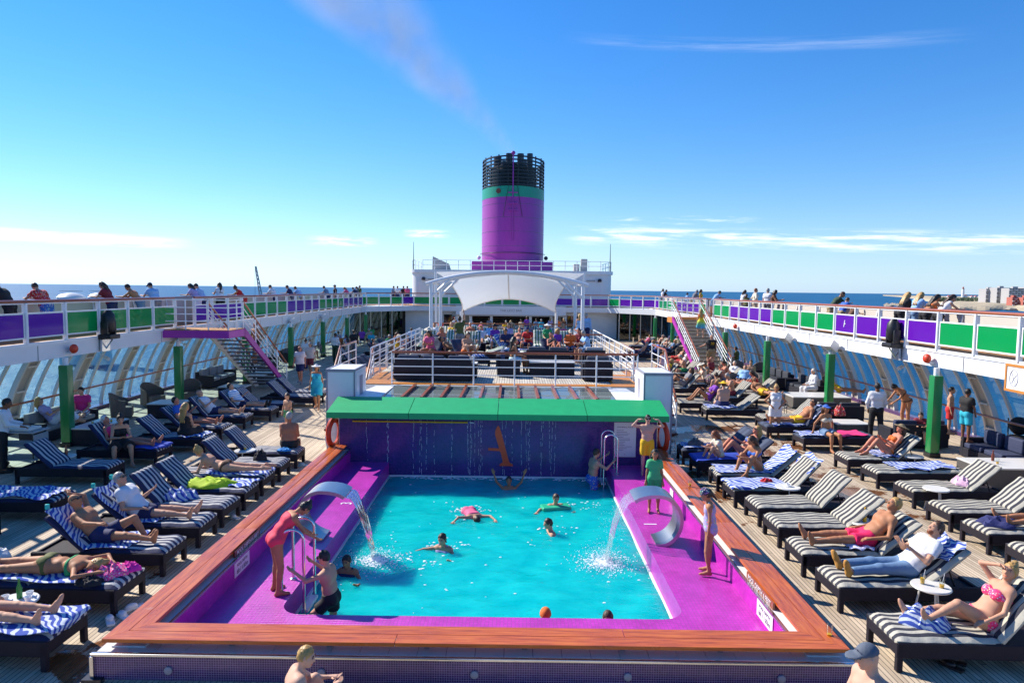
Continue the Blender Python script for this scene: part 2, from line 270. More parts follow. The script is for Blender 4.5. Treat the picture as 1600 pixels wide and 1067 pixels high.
# ------------------------------------------------------------ mesh helpers
class MB:
    def __init__(s): s.v = []; s.f = []
    def add(s, vs, fs):
        n = len(s.v); s.v += [tuple(q) for q in vs]; s.f += [tuple(i + n for i in f) for f in fs]; return s
    def box(s, x0, x1, y0, y1, z0, z1):
        return s.add([(x0, y0, z0), (x1, y0, z0), (x1, y1, z0), (x0, y1, z0), (x0, y0, z1), (x1, y0, z1), (x1, y1, z1), (x0, y1, z1)],
                     [(0, 3, 2, 1), (4, 5, 6, 7), (0, 1, 5, 4), (1, 2, 6, 5), (2, 3, 7, 6), (3, 0, 4, 7)])
    def rbox(s, x0, x1, y0, y1, z0, z1, b=.02, seg=2):
        bm = bmesh.new(); bmesh.ops.create_cube(bm, size=1)
        for q in bm.verts: q.co = Vector(((x0 + x1) / 2 + q.co.x * (x1 - x0), (y0 + y1) / 2 + q.co.y * (y1 - y0), (z0 + z1) / 2 + q.co.z * (z1 - z0)))
        bmesh.ops.bevel(bm, geom=bm.edges[:], offset=b, segments=seg, affect='EDGES', profile=.6)
        bm.verts.index_update(); s.add([q.co[:] for q in bm.verts], [[q.index for q in f.verts] for f in bm.faces]); bm.free(); return s
    def tube(s, pts, r, n=8, cap=True):
        pts = [Vector(p) for p in pts]; rs = r if isinstance(r, (list, tuple)) else [r] * len(pts); rings = []
        prev = None
        for i, p in enumerate(pts):
            d = (pts[min(i + 1, len(pts) - 1)] - pts[max(i - 1, 0)]).normalized()
            if prev is None: a = d.orthogonal().normalized()
            else:
                a = prev - d * prev.dot(d); a = a.normalized() if a.length > 1e-6 else d.orthogonal().normalized()
            prev = a; b = d.cross(a)
            rings.append([p + (a * math.cos(2 * math.pi * k / n) + b * math.sin(2 * math.pi * k / n)) * rs[i] for k in range(n)])
        vs = [q for rg in rings for q in rg]; fs = []
        for i in range(len(rings) - 1):
            for k in range(n): fs.append((i * n + k, i * n + (k + 1) % n, (i + 1) * n + (k + 1) % n, (i + 1) * n + k))
        if cap: fs.append(tuple(range(n))[::-1]); fs.append(tuple((len(rings) - 1) * n + k for k in range(n)))
        return s.add(vs, fs)
    def lathe(s, prof, n=20, cx=0, cy=0):
        vs = []; fs = []
        for r, z in prof:
            for k in range(n): a = 2 * math.pi * k / n; vs.append((cx + r * math.cos(a), cy + r * math.sin(a), z))
        for i in range(len(prof) - 1):
            for k in range(n): fs.append((i * n + k, i * n + (k + 1) % n, (i + 1) * n + (k + 1) % n, (i + 1) * n + k))
        fs.append(tuple(range(n))[::-1]); fs.append(tuple((len(prof) - 1) * n + k for k in range(n)))
        return s.add(vs, fs)
    def prism(s, poly, a, b, axis=1):
        """extrude a 2D polygon along an axis: axis 1 -> (x,z) polygon along y, 2 -> (x,y) along z, 0 -> (y,z) along x"""
        n = len(poly)
        def P(q, t): return (q[0], t, q[1]) if axis == 1 else ((q[0], q[1], t) if axis == 2 else (t, q[0], q[1]))
        vs = [P(q, a) for q in poly] + [P(q, b) for q in poly]
        return s.add(vs, [tuple(range(n)), tuple(range(2 * n - 1, n - 1, -1))] + [(i, (i + n), (i + 1) % n + n, (i + 1) % n) for i in range(n)])
    def grid(s, fn, nu, nv):
        vs = [fn(i / nu, j / nv) for j in range(nv + 1) for i in range(nu + 1)]
        return s.add(vs, [(j * (nu + 1) + i, j * (nu + 1) + i + 1, (j + 1) * (nu + 1) + i + 1, (j + 1) * (nu + 1) + i) for j in range(nv) for i in range(nu)])
    def slab(s, fn, nu, nv, th):
        """a sheet with thickness th (downwards along z)"""
        n = (nu + 1) * (nv + 1); vs = [fn(i / nu, j / nv) for j in range(nv + 1) for i in range(nu + 1)]; lo = [(x, y, z - th) for x, y, z in vs]
        q = lambda i, j: j * (nu + 1) + i
        fs = [(q(i, j), q(i + 1, j), q(i + 1, j + 1), q(i, j + 1)) for j in range(nv) for i in range(nu)]
        fs += [tuple(k + n for k in f[::-1]) for f in fs]
        for i in range(nu): fs += [(q(i, 0), q(i, 0) + n, q(i + 1, 0) + n, q(i + 1, 0)), (q(i + 1, nv), q(i + 1, nv) + n, q(i, nv) + n, q(i, nv))]
        for j in range(nv): fs += [(q(0, j + 1), q(0, j + 1) + n, q(0, j) + n, q(0, j)), (q(nu, j), q(nu, j) + n, q(nu, j + 1) + n, q(nu, j + 1))]
        return s.add(vs + lo, fs)
    def ball(s, c, r, n=10, m=6):
        rx, ry, rz = r if isinstance(r, tuple) else (r, r, r); vs = [(c[0], c[1], c[2] - rz)]
        for j in range(1, m):
            ph = -math.pi / 2 + math.pi * j / m
            for k in range(n): a = 2 * math.pi * k / n; vs.append((c[0] + rx * math.cos(ph) * math.cos(a), c[1] + ry * math.cos(ph) * math.sin(a), c[2] + rz * math.sin(ph)))
        vs.append((c[0], c[1], c[2] + rz)); fs = [(0, 1 + (k + 1) % n, 1 + k) for k in range(n)]
        for j in range(m - 2):
            for k in range(n): fs.append((1 + j * n + k, 1 + j * n + (k + 1) % n, 1 + (j + 1) * n + (k + 1) % n, 1 + (j + 1) * n + k))
        e = len(vs) - 1; fs += [(1 + (m - 2) * n + k, 1 + (m - 2) * n + (k + 1) % n, e) for k in range(n)]
        return s.add(vs, fs)
    def mesh(s, name, mat, smooth=False):
        m = bpy.data.meshes.new(name); m.from_pydata(s.v, [], s.f); m.materials.append(MAT[mat])
        bm = bmesh.new(); bm.from_mesh(m); bmesh.ops.recalc_face_normals(bm, faces=bm.faces[:]); bm.to_mesh(m); bm.free()
        if smooth:
            m.polygons.foreach_set('use_smooth', [True] * len(m.polygons)); 
            try: m.set_sharp_from_angle(angle=R(40))
            except Exception: pass
        return m
def B(*a): return MB().box(*a)
LABELS = {}
def obj(name, me, parent=None, loc=None, rotz=0, color=None, label=None, cat=None, group=None, kind=None, rot=None, scale=None):
    o = bpy.data.objects.new(name, me); COL.objects.link(o)
    if loc is not None: o.location = loc
    if rot is not None: o.rotation_euler = rot
    elif rotz: o.rotation_euler = (0, 0, rotz)
    if scale is not None: o.scale = scale
    if parent is not None: o.parent = parent
    if color is not None: o.color = (*color, 1)
    if label: o['label'] = label; LABELS.setdefault(label, []).append(o)
    if cat: o['category'] = cat
    if group: o['group'] = group
    if kind: o['kind'] = kind
    return o
def empty(name, loc=(0, 0, 0), rotz=0, label=None, cat=None, group=None, kind=None):
    o = obj(name, None, None, loc, rotz, None, label, cat, group, kind); o.empty_display_size = .2; return o
FONT = None
def text_mesh(s, size, mat, ext=.002):
    c = bpy.data.curves.new('lettering', 'FONT'); c.body = s; c.size = size; c.extrude = ext; c.align_x = 'CENTER'; c.align_y = 'CENTER'
    o = bpy.data.objects.new('tmp', c); COL.objects.link(o); dg = bpy.context.evaluated_depsgraph_get(); dg.update()
    me = bpy.data.meshes.new_from_object(o.evaluated_get(dg)); bpy.data.objects.remove(o); me.materials.clear(); me.materials.append(MAT[mat]); return me

# ------------------------------------------------------------ sea, ground, ship decks
WL = -17.0
obj('sea', MB().add([(-90000, -90000, WL), (90000, -90000, WL), (90000, 90000, WL), (-90000, 90000, WL)], [(0, 1, 2, 3)]).mesh('sea', 'sea'), kind='structure')
DX = 14.7
HX, HY0, HY1 = 3.78, 7.78, 17.0        # hole in the deck for the pool and its ledge
dk = MB()
for x0, x1, y0, y1 in ((-DX, -HX, 2, 74), (HX, DX, 2, 74), (-HX, HX, 2, HY0), (-HX, HX, HY1, 74)):
    dk.add([(x0, y0, 0), (x1, y0, 0), (x1, y1, 0), (x0, y1, 0)], [(0, 1, 2, 3)])
obj('ship_deck', dk.mesh('ship_deck', 'teak'), kind='structure')
obj('ship_hull', MB().box(-14.9, 14.9, 1.5, 130, WL - 1, -3.2).mesh('ship_hull', 'white_wall'), kind='structure')

UZ, UB = 2.85, 2.40                    # upper deck, underside
XE, XO = 12.0, 13.75                   # inner edge, outer bulwark
YF = 61.0                              # front edge of the upper deck across the ship, in front of the funnel
for sx, nm in ((-1, 'port'), (1, 'starboard')):
    up = MB(); up.box(min(sx * XE, sx * 14.1), max(sx * XE, sx * 14.1), 4, YF, UB, UZ - .02)
    o = obj('upper_deck', up.mesh('upper_deck', 'white_wall'), kind='structure')
    obj('deck_planking', MB().add([(sx * (XE + .06), 4, UZ), (sx * 14.0, 4, UZ), (sx * 14.0, YF, UZ), (sx * (XE + .06), YF, UZ)], [(0, 1, 2, 3)]).mesh('deck_planking', 'teak_upper'), o)
    obj('edge_lip', B(min(sx * 11.97, sx * 12.05), max(sx * 11.97, sx * 12.05), 4, YF - 2, UZ - .05, UZ + .035).mesh('edge_lip', 'white_paint'), o)
    for k in range(18):
        y = 5.2 + k * 3.1
        obj('fascia_joint', B(min(sx * 11.985, sx * 12.0), max(sx * 11.985, sx * 12.0), y, y + .015, UB + .01, UZ - .06).mesh('fascia_joint', 'concrete_far'), o)
o = obj('upper_deck', MB().prism([(-14.1, YF), (14.1, YF), (14.1, 74), (-14.1, 74)], UB, UZ - .02, 2).mesh('upper_deck', 'white_wall'), kind='structure')
obj('deck_planking', MB().add([(-14, YF + .06, UZ), (14, YF + .06, UZ), (14, 74, UZ), (-14, 74, UZ)], [(0, 1, 2, 3)]).mesh('deck_planking', 'teak_upper'), o)
for sx in (-1, 1):   # chamfer in the corners
    obj('corner_deck', MB().prism([(sx * XE, YF - 4.5), (sx * XE, YF), (sx * 8.6, YF)], UB, UZ - .01, 2).mesh('corner_deck', 'white_wall'), o)

# ---- curved side walls of windows
def hullx(z): return 14.55 - 1.0 * (max(z, 0) / 2.5) ** 1.7
ZS = [0, .3, .6, .9, 1.2, 1.5, 1.8, 2.1, 2.4]
def strip(y0, y1, dx, th):
    m = MB(); poly = [(hullx(z) + dx, z) for z in ZS] + [(hullx(z) + dx + th, z) for z in reversed(ZS)]
    return m.prism(poly, y0, y1, 1)
def win_wall(sx, label):
    rt = empty('window_wall', (0, 0, 0), label=label, cat='window wall'); rt.scale = (sx, 1, 1)
    big = strip(-.19, .19, -.05, .09).mesh('rib', 'rib_big'); edge = strip(-.035, .035, -.12, .16).mesh('rib_flange', 'rib'); mul = strip(-.04, .04, -.05, .09).mesh('mullion', 'rib'); pane = strip(.0, .78, .02, .02).mesh('pane', 'window_glass')
    gus = MB(); 
    for z in (.45, 1.2, 1.95): gus.box(hullx(z) - .16, hullx(z) - .05, -.2, .2, z, z + .05)
    gus = gus.mesh('gusset', 'rib')
    for k in range(20):
        y = 6.35 + k * 2.7
        b = obj('rib', big, rt, (0, y, 0)); obj('flange', edge, b, (0, -.225, 0)); obj('flange', edge, b, (0, .225, 0)); obj('gusset', gus, b)
        for j in (1, 2): obj('mullion', mul, rt, (0, y + .9 * j, 0))
        for j in range(3): obj('pane', pane, rt, (0, y + .06 + .9 * j + (.06 if j == 0 else 0), 0))
    obj('sill', B(14.3, 14.6, 5, 60, 0, .12).mesh('sill', 'mosaic_yz'), rt)
    return rt
win_wall(-1, 'curved window wall with sunlit sea glittering behind its panes'); win_wall(1, 'curved window wall in front of deep blue calm sea')
for sx, lab in ((-1, 'wooden grab rail along the windows on the glittering sea side'), (1, 'wooden grab rail along the windows on the blue sea side')):
    rt = empty('grab_rail', (0, 0, 0), label=lab, cat='rail')
    obj('handrail', MB().tube([(sx * 13.86, 6, .95), (sx * 13.86, 56, .95)], .035, 8).mesh('handrail', 'rail_wood', True), rt)
    bk = MB().tube([(0, 0, .95), (sx * .25, 0, .9)], .015, 6).mesh('bracket', 'steel', True)
    for k in range(20): obj('bracket', bk, rt, (sx * 13.86, 6.35 + 2.7 * k - .3, 0))

# ---- green pillars
pm = MB().rbox(-.125, .125, -.125, .125, .12, 2.22, .03).mesh('shaft', 'green_paint', True); pf = MB().rbox(-.15, .15, -.15, .15, 0, .12, .02).mesh('foot', 'black_metal', True); pc = MB().lathe([(.07, 2.2), (.07, 2.42)], 10).mesh('neck', 'white_paint', True)
for sx, sd in ((-1, 'glittering'), (1, 'blue')):
    for k in range(7):
        e = empty('green_pillar', (sx * 11.75, 18.3 + 6.18 * k, 0), label=f'glossy green square pillar holding the upper deck, on the {sd} sea side', cat='pillar', group='green pillars under the upper deck')
        obj('shaft', pm, e); obj('foot', pf, e); obj('neck', pc, e)

# ---- inner railing with coloured panels
post = MB().rbox(-.035, .035, -.06, .06, 0, 1.06, .01, 1).mesh('post', 'white_paint')
def panelrail(label, path, first_y, colours, skip=lambda a: False, group=None):
    """path: list of (x,y); posts every 1.52 m; colours(i) gives green or purple"""
    rt = empty('panel_railing', (path[0][0], path[0][1], UZ), label=label, cat='railing'); O = Vector((path[0][0], path[0][1], 0))
    pts = [Vector((*p, 0)) - O for p in path]; seg = []
    for a, b in zip(pts, pts[1:]):
        n = max(1, round((b - a).length / 1.52))
        for i in range(n): seg.append((a.lerp(b, i / n), a.lerp(b, (i + 1) / n)))
    cache = {}
    for i, (a, b) in enumerate(seg):
        d = b - a; ang = math.atan2(d.y, d.x); ln = d.length; key = (round(ln, 3), colours(i))
        obj('post', post, rt, a, ang)
        if skip(i): continue
        if key not in cache:
            cache[key] = (B(.09, ln - .09, -.012, .012, .19, .77).mesh('panel', 'panel_' + colours(i)),
                          MB().box(.05, ln - .05, -.02, .02, .15, .188).box(.05, ln - .05, -.02, .02, .772, .81).box(.05, .088, -.02, .02, .19, .77).box(ln - .088, ln - .05, -.02, .02, .19, .77).mesh('panel_frame', 'white_paint'),
                          MB().tube([(0, 0, 1.10), (ln, 0, 1.10)], .042, 8).mesh('handrail', 'rail_wood', True), MB().tube([(0, 0, 1.045), (ln, 0, 1.045)], .02, 6).mesh('rail_bar', 'white_paint', True))
        pn = obj('panel', cache[key][0], rt, a, ang); obj('frame', cache[key][1], pn)
        obj('handrail', cache[key][2], rt, a, ang); obj('rail_bar', cache[key][3], rt, a, ang)
    obj('post', post, rt, seg[-1][1])
    return rt, O
yy0 = 17.2 - 1.52 * 7; nseg = 33
c4 = lambda ph: (lambda i: 'purple' if ((i + ph) // 4) % 2 == 0 else 'green')
# left: purple 12.7-18.8, green 18.8-24.9 ... index of y: i=(y-6.56)/1.52
PLp = panelrail('green and purple panel railing of the upper deck on the glittering sea side', [(-XE, yy0), (-XE, yy0 + 1.52 * nseg), (-8.7, YF)], 0, c4(4), skip=lambda i: i == 12)
PRp = panelrail('purple and green panel railing of the upper deck on the blue sea side', [(XE, yy0), (XE, yy0 + 1.52 * nseg), (8.7, YF)], 0, c4(0), skip=lambda i: i in (22,))
panelrail('panel railing crossing the ship in front of the white funnel house', [(-8.7, YF), (8.7, YF)], 0, lambda i: 'green' if i < 4 else ('purple' if i > 7 else 'green'))
lg = MB().prism([(-.10, -.02), (.02, -.02), (.02, .02), (-.10, .02)], -.003, .003, 1).prism([(-.04, .2), (.02, .2), (.12, -.2), (.06, -.2)], -.004, .004, 1).mesh('logo', 'white_paint'); lg.transform(Matrix.Scale(.6, 4))
for rt, O in (PLp, PRp):
    for i in ((27, 31) if rt is PLp[0] else (11, 22, 26)):
        obj('logo', lg, rt, (-.02 if rt is PRp[0] else .02, 1.52 * i + .76, .48), math.pi / 2)
# ---- outer bulwark with wooden cap rail
for sx, lab in ((-1, 'beige outer bulwark with dark wooden cap rail on the glittering sea side'), (1, 'beige outer bulwark with orange wooden cap rail on the blue sea side')):
    rt = empty('bulwark', (0, 0, UZ), label=lab, cat='bulwark')
    obj('plating', B(min(sx * XO, sx * (XO + .04)), max(sx * XO, sx * (XO + .04)), 4, 62, 0, 1.0).mesh('plating', 'beige_wall'), rt)
    obj('cap_rail', MB().rbox(min(sx * (XO - .10), sx * (XO + .10)), max(sx * (XO - .10), sx * (XO + .10)), 4, 62, 1.02, 1.08, .02).mesh('cap_rail', 'rail_wood' if sx > 0 else 'dark_wood', True), rt)
    st = MB().prism([(0, 0), (-sx * .28, 0), (-sx * .28 + sx * .05, 0), (sx * .0, .98)], -.02, .02, 1).mesh('stay', 'white_paint')
    for k in range(24): obj('stay', st, rt, (sx * (XO - .01), 6 + k * 2.4, 0))

# ---- funnel house, funnel
fh = empty('funnel_house', (0, 64, UZ), label='white rounded deckhouse below the purple funnel', cat='deckhouse')
def rrect(hx, y0, y1, r, n=6):
    p = []
    for cx, cy, a0 in ((hx - r, y0 + r, -90), (hx - r, y1 - r, 0), (-hx + r, y1 - r, 90), (-hx + r, y0 + r, 180)):
        for k in range(n + 1): a = R(a0 + 90 * k / n); p.append((cx + r * math.cos(a), cy + r * math.sin(a)))
    return p
obj('wall', MB().prism(rrect(9.45, 0, 30, 1.2), 0, 3.0, 2).mesh('wall', 'white_wall', True), fh)
obj('coaming', MB().prism(rrect(9.6, -.15, 30, 1.3), 3.0, 3.3, 2).mesh('coaming', 'white_paint', True), fh)
rm = MB().tube([(0, 0, 3.3), (0, 0, 4.2)], .03, 6).mesh('railing_post', 'white_paint', True)
pth = [(-9.4, 8), (-9.4, 1.1), (-8.3, .1), (8.3, .1), (9.4, 1.1), (9.4, 8)]
for z in (3.75, 4.2): obj('railing_bar', MB().tube([(*p, z) for p in pth], .025, 6).mesh('railing_bar', 'white_paint', True), fh)
for x in np.linspace(-8.3, 8.3, 16): obj('railing_post', rm, fh, (x, .1, 0))
for sx in (-1, 1):
    for y in (1.1, 3, 5, 7): obj('railing_post', rm, fh, (sx * 9.4, y, 0))
    obj('wall_lamp', MB().lathe([(.0, 0), (.16, .0), (.2, .15), (.12, .3), (0, .3)], 10).mesh('wall_lamp', 'dark_steel', True), fh, (sx * 8.2, -.25, 2.3))
    obj('mast', MB().tube([(0, 0, 3.3), (0, 0, 5.9)], [.05, .02], 6).mesh('mast', 'dark_steel', True), fh, (sx * 9.3, 1, 0))
    obj('vent', MB().box(-.4, .4, -.08, 0, 0, .12).mesh('vent', 'concrete_far'), fh, (sx * 7.4, 0, 2.35))
obj('panel_screen', MB().prism([(-.9, 3.3), (.9, 3.3), (.7, 3.9), (-.85, 4.6)], 1.5, 1.7, 1).mesh('panel_screen', 'concrete_far'), fh, (-6.7, 0, 0))
obj('equipment_box', MB().rbox(-.3, .3, 1.5, 2.1, 3.3, 4.5, .05).rbox(-1.0, -.45, 1.4, 2.2, 3.3, 4.0, .05).mesh('equipment_box', 'concrete_far'), fh, (6.9, 0, 0))
FY = 76.0
fu = empty('ship_funnel', (0, FY, 6.0), label='tall purple funnel with green band and black slatted top', cat='funnel')
obj('base', MB().rbox(-4.2, 4.2, -5, 5, 0, 1.25, .08).mesh('base', 'purple_paint'), fu)
def ell(rx, ry, z0, z1, n=48): return MB().prism([(rx * math.cos(2 * math.pi * k / n), ry * math.sin(2 * math.pi * k / n)) for k in range(n)], z0, z1, 2)
obj('casing', ell(3.4, 4.6, 1.2, 7.95).mesh('casing', 'purple_paint', True), fu)
obj('green_band', ell(3.415, 4.615, 7.95, 9.05).mesh('green_band', 'band_green', True), fu)
for z_ in (2.9, 4.4, 5.85, 7.25): obj('seam', ell(3.412, 4.612, z_, z_ + .035).mesh('seam', 'mosaic_xz', True), fu)
obj('inner_casing', ell(2.5, 3.6, 9.0, 11.4).mesh('inner_casing', 'black_metal', True), fu)
for k in range(9):
    z = 9.15 + k * .36; n = 40; ring = MB()
    a = [(3.4 * math.cos(2 * math.pi * q / n), 4.6 * math.sin(2 * math.pi * q / n)) for q in range(n)]
    ring.add([(x, y, z) for x, y in a] + [(x, y, z + .13) for x, y in a] + [(x * .94, y * .94, z + .02) for x, y in a] + [(x * .94, y * .94, z + .11) for x, y in a],
             [f for q in range(n) for f in ((q, (q + 1) % n, n + (q + 1) % n, n + q), (n + q, n + (q + 1) % n, 3 * n + (q + 1) % n, 3 * n + q), (2 * n + (q + 1) % n, 2 * n + q, 3 * n + q, 3 * n + (q + 1) % n), ((q + 1) % n, q, 2 * n + q, 2 * n + (q + 1) % n))])
    obj('slat_ring', ring.mesh('slat_ring', 'black_metal', True), fu)
for q in range(20):
    a = 2 * math.pi * (q + .5) / 20; obj('ring_post', MB().box(-.05, .05, -.05, .05, 9.05, 12.3).mesh('ring_post', 'black_metal'), fu, (3.3 * math.cos(a), 4.5 * math.sin(a), 0), a)
for x, y, r, z in ((-1.7, -1.6, .42, 12.5), (-.45, -2.2, .36, 12.75), (.75, -2.1, .36, 12.75), (1.75, -1.7, .32, 12.85), (-.9, .8, .5, 12.5), (1.0, .9, .5, 12.6), (0, 2.4, .45, 12.5)):
    obj('exhaust_pipe', MB().lathe([(r, 9), (r, z), (r * .8, z), (r * .8, z - .5)], 16).mesh('exhaust_pipe', 'dark_steel', True), fu, (x, y, 0))
obj('mast', MB().tube([(0, -4.68, 3.4), (0, -4.75, 9.2), (0, -4.7, 12.3)], .06, 8).ball((0, -4.7, 12.35), (.22, .22, .2)).mesh('mast', 'purple_paint', True), fu)
for sx in (-1, 1): obj('stay_wire', MB().tube([(sx * 1.0, -4.5, 5.9), (sx * .45, -4.72, 9.1)], .025, 5).mesh('stay_wire', 'black_metal', True), fu)
for z in (6.5, 7.2, 8.3): obj('mast_step', B(-.5, .5, -4.78, -4.62, z, z + .07).mesh('mast_step', 'magenta_side'), fu)
obj('walkway_rail', MB().tube([(3.55 * math.cos(R(a)), 4.75 * math.sin(R(a)), 2.2) for a in range(180, 361, 12)], .035, 5).mesh('walkway_rail', 'dark_steel', True), fu)
obj('emblem', MB().lathe([(.26, 0), (.26, .05)], 14).mesh('emblem', 'dark_wood', True), fu, (-1.5, -4.2, 8.55), rot=(R(90), 0, R(-18)))
for sx in (-1, 1): obj('lamp', MB().ball((0, 0, 0), .22).mesh('lamp', 'white_paint' if sx < 0 else 'dark_steel', True), fu, (sx * 3.6, -2.2, 1.75))
# smoke
def smoke():
    m, t, b = newmat('smoke'); t.nodes.remove(b); pv = N(t, 'ShaderNodeVolumePrincipled'); pv.inputs['Color'].default_value = (.97, .98, 1.0, 1)
    g = N(t, 'ShaderNodeTexCoord'); n = noise(t, .17, 5, .62, g.outputs['Object']); s = N(t, 'ShaderNodeSeparateXYZ'); t.links.new(g.outputs['Object'], s.inputs[0])
    d = N(t, 'ShaderNodeMapRange', interpolation_type='SMOOTHSTEP'); t.links.new(n, d.inputs[0]); d.inputs[1].default_value = .34; d.inputs[2].default_value = .74
    fall = N(t, 'ShaderNodeMapRange'); t.links.new(s.outputs[2], fall.inputs[0]); fall.inputs[1].default_value = 0; fall.inputs[2].default_value = 26; fall.inputs[3].default_value = .30; fall.inputs[4].default_value = .045
    dx = M_(t, 'ADD', s.outputs[0], M_(t, 'MULTIPLY', s.outputs[2], 1.08)); dy = M_(t, 'ADD', s.outputs[1], M_(t, 'MULTIPLY', s.outputs[2], .1))
    q_ = M_(t, 'DIVIDE', M_(t, 'SQRT', M_(t, 'ADD', M_(t, 'MULTIPLY', dx, dx), M_(t, 'MULTIPLY', dy, dy))), M_(t, 'ADD', 1.2, M_(t, 'MULTIPLY', s.outputs[2], .48)))
    ed = N(t, 'ShaderNodeMapRange', interpolation_type='SMOOTHSTEP'); t.links.new(q_, ed.inputs[0]); ed.inputs[1].default_value = .15; ed.inputs[2].default_value = 1; ed.inputs[3].default_value = 1; ed.inputs[4].default_value = 0
    t.links.new(M_(t, 'MULTIPLY', M_(t, 'MULTIPLY', d.outputs[0], ed.outputs[0]), fall.outputs[0]), pv.inputs['Density']); t.links.new(pv.outputs[0], t.nodes['Material Output'].inputs['Volume'])
smoke()
sp = [(0, 0, 0), (-2.2, -.2, 2), (-5.4, -.5, 5), (-11.4, -1, 10.5), (-19.5, -1.8, 18), (-29, -2.7, 27)]
so_ = obj('funnel_smoke', MB().tube(sp, [1.3, 2.2, 3.6, 6.3, 10, 14.5], 16).mesh('funnel_smoke', 'smoke'), None, (0, FY, 18.9), kind='stuff', label='thin brownish smoke drifting up from the funnel', cat='smoke')

# ---- after house under the upper deck: bar in the middle, dark glazed lounges at both sides
ah = empty('bar_house', (0, 62, 0), label='white bar house with three dark serving openings', cat='bar')
for x_ in (-9.6, 4.9): obj('wall', B(x_, x_ + 4.7, 0, .2, 0, 2.4).mesh('wall', 'white_wall'), ah)
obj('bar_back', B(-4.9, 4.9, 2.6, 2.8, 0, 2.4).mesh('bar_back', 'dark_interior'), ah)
obj('frieze', B(-4.9, 4.9, -1.2, .0, 2.0, 2.395).mesh('frieze', 'beige_wall'), ah)
obj('sign_board', B(-4.9, 4.9, -1.28, -1.2, 2.12, 2.9).mesh('sign_board', 'white_wall'), ah)
for x in (-4.8, -3.6, -1.75, 1.75, 3.6, 4.8): obj('column', B(x - .12, x + .12, -.9, -.7, 0, 2.0).mesh('column', 'white_paint'), ah)
obj('counter', MB().rbox(-4.7, 4.7, -.7, -.1, 0, 1.1, .03).mesh('counter', 'beige_wall'), ah); obj('counter_top', MB().rbox(-4.8, 4.8, -.95, 0, 1.1, 1.16, .02).mesh('counter_top', 'tabletop'), ah)
for z in (1.0, 1.35, 1.7): obj('shelf', B(-4.6, 4.6, 2.3, 2.6, z, z + .04).mesh('shelf', 'dark_wood'), ah)
bt = MB().lathe([(.045, 0), (.045, .18), (.016, .24), (.016, .3)], 7).mesh('bottle', 'clear_glass', True)
for z in (1.04, 1.39):
    for k in range(24): obj('bottle', bt, ah, (-4.4 + k * .38 + random.uniform(-.1, .1), 2.42, z))
obj('sign_lettering', text_mesh('THE LIDO BAR', .30, 'ink_grey', .01), ah, (0, -1.295, 2.5), rot=(R(90), 0, 0))
for sx in (-1, 1):
    obj('door', MB().box(-.5, .5, -.02, .0, 0, 2.05).mesh('door', 'dark_glass'), ah, (sx * 5.6, -.02, 0)); obj('poster', B(-.45, .45, -.03, 0, 1.0, 1.9).mesh('poster', 'beige_wall'), ah, (sx * 4.15, .6, 0))
for sx, sd in ((-1, 'glittering'), (1, 'blue')):
    gw = empty('lounge_front', (sx * 11.9, 60.2, 0), label=f'dark glazed lounge front under the upper deck on the {sd} sea side', cat='glass wall')
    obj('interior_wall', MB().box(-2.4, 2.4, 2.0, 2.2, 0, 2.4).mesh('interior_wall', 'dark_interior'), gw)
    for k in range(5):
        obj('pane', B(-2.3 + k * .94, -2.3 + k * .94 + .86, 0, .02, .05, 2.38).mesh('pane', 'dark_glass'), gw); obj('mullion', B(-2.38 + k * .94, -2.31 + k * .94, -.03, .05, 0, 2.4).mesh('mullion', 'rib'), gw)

# ---- coast, lighthouse, tower blocks, crane and tank in the harbour
def coast():
    def fn(u, v):
        k = .535 + u * .75; sh = 1000 - 120 * math.sin(u * 9) + 60 * math.sin(u * 31 + 1) + 25 * math.sin(u * 83) + 5200 * (max(0, .16 - u) / .16) ** 2
        y = sh + v * v * 3600; x = .41 + k * y
        return (x, y, WL - .8 + (6 * min(1, v * 9) + 6.5 * v) * (.25 + .75 * min(1, u * 5)) + .8 * math.sin(u * 140 + v * 60) * min(1, v * 8))
    return MB().grid(fn, 120, 50)
obj('coast_ground', coast().mesh('coast_ground', 'dirt'), kind='structure')
def at_far(px, y, z): p = GY(px, 455, y); return Vector((p.x, y, z))
for k in range(60):
    px = random.uniform(1385, 1600); y = random.uniform(900, 1150); p = at_far(px, y, WL + 1.5); s = random.uniform(3, 9)
    bmk = MB().ball((0, 0, 0), (s, s * random.uniform(.5, 1), s * .35), 7, 4); bmk.v = [(a + random.uniform(-.2, .2) * s, b + random.uniform(-.2, .2) * s, c + random.uniform(-.1, .1) * s) for a, b, c in bmk.v]
    obj('shore_rock', bmk.mesh('shore_rock', 'rock'), None, p, random.uniform(0, 6), label='weathered brown rock on the shore below the lighthouse', cat='rock', group='rocks along the shore')
lh = at_far(1505, 2900, WL + 8); e = empty('lighthouse', lh, label='tall white lighthouse with dark lantern on the headland', cat='lighthouse')
obj('tower', MB().lathe([(6, -3), (5.0, 34), (5.0, 35)], 20).mesh('tower', 'white_paint', True), e); obj('gallery', MB().lathe([(5.2, 35), (5.2, 37)], 20).mesh('gallery', 'concrete_far', True), e)
obj('lantern', MB().lathe([(3.0, 37), (3.0, 42), (3.6, 42), (0.3, 46)], 16).mesh('lantern', 'red_far', True), e)
obj('keeper_house', MB().box(6, 16, -6, 6, 0, 8).mesh('keeper_house', 'white_paint'), e); obj('keeper_roof', MB().prism([(5.5, 8), (16.5, 8), (11, 12)], -6.5, 6.5, 1).mesh('keeper_roof', 'red_far'), e)
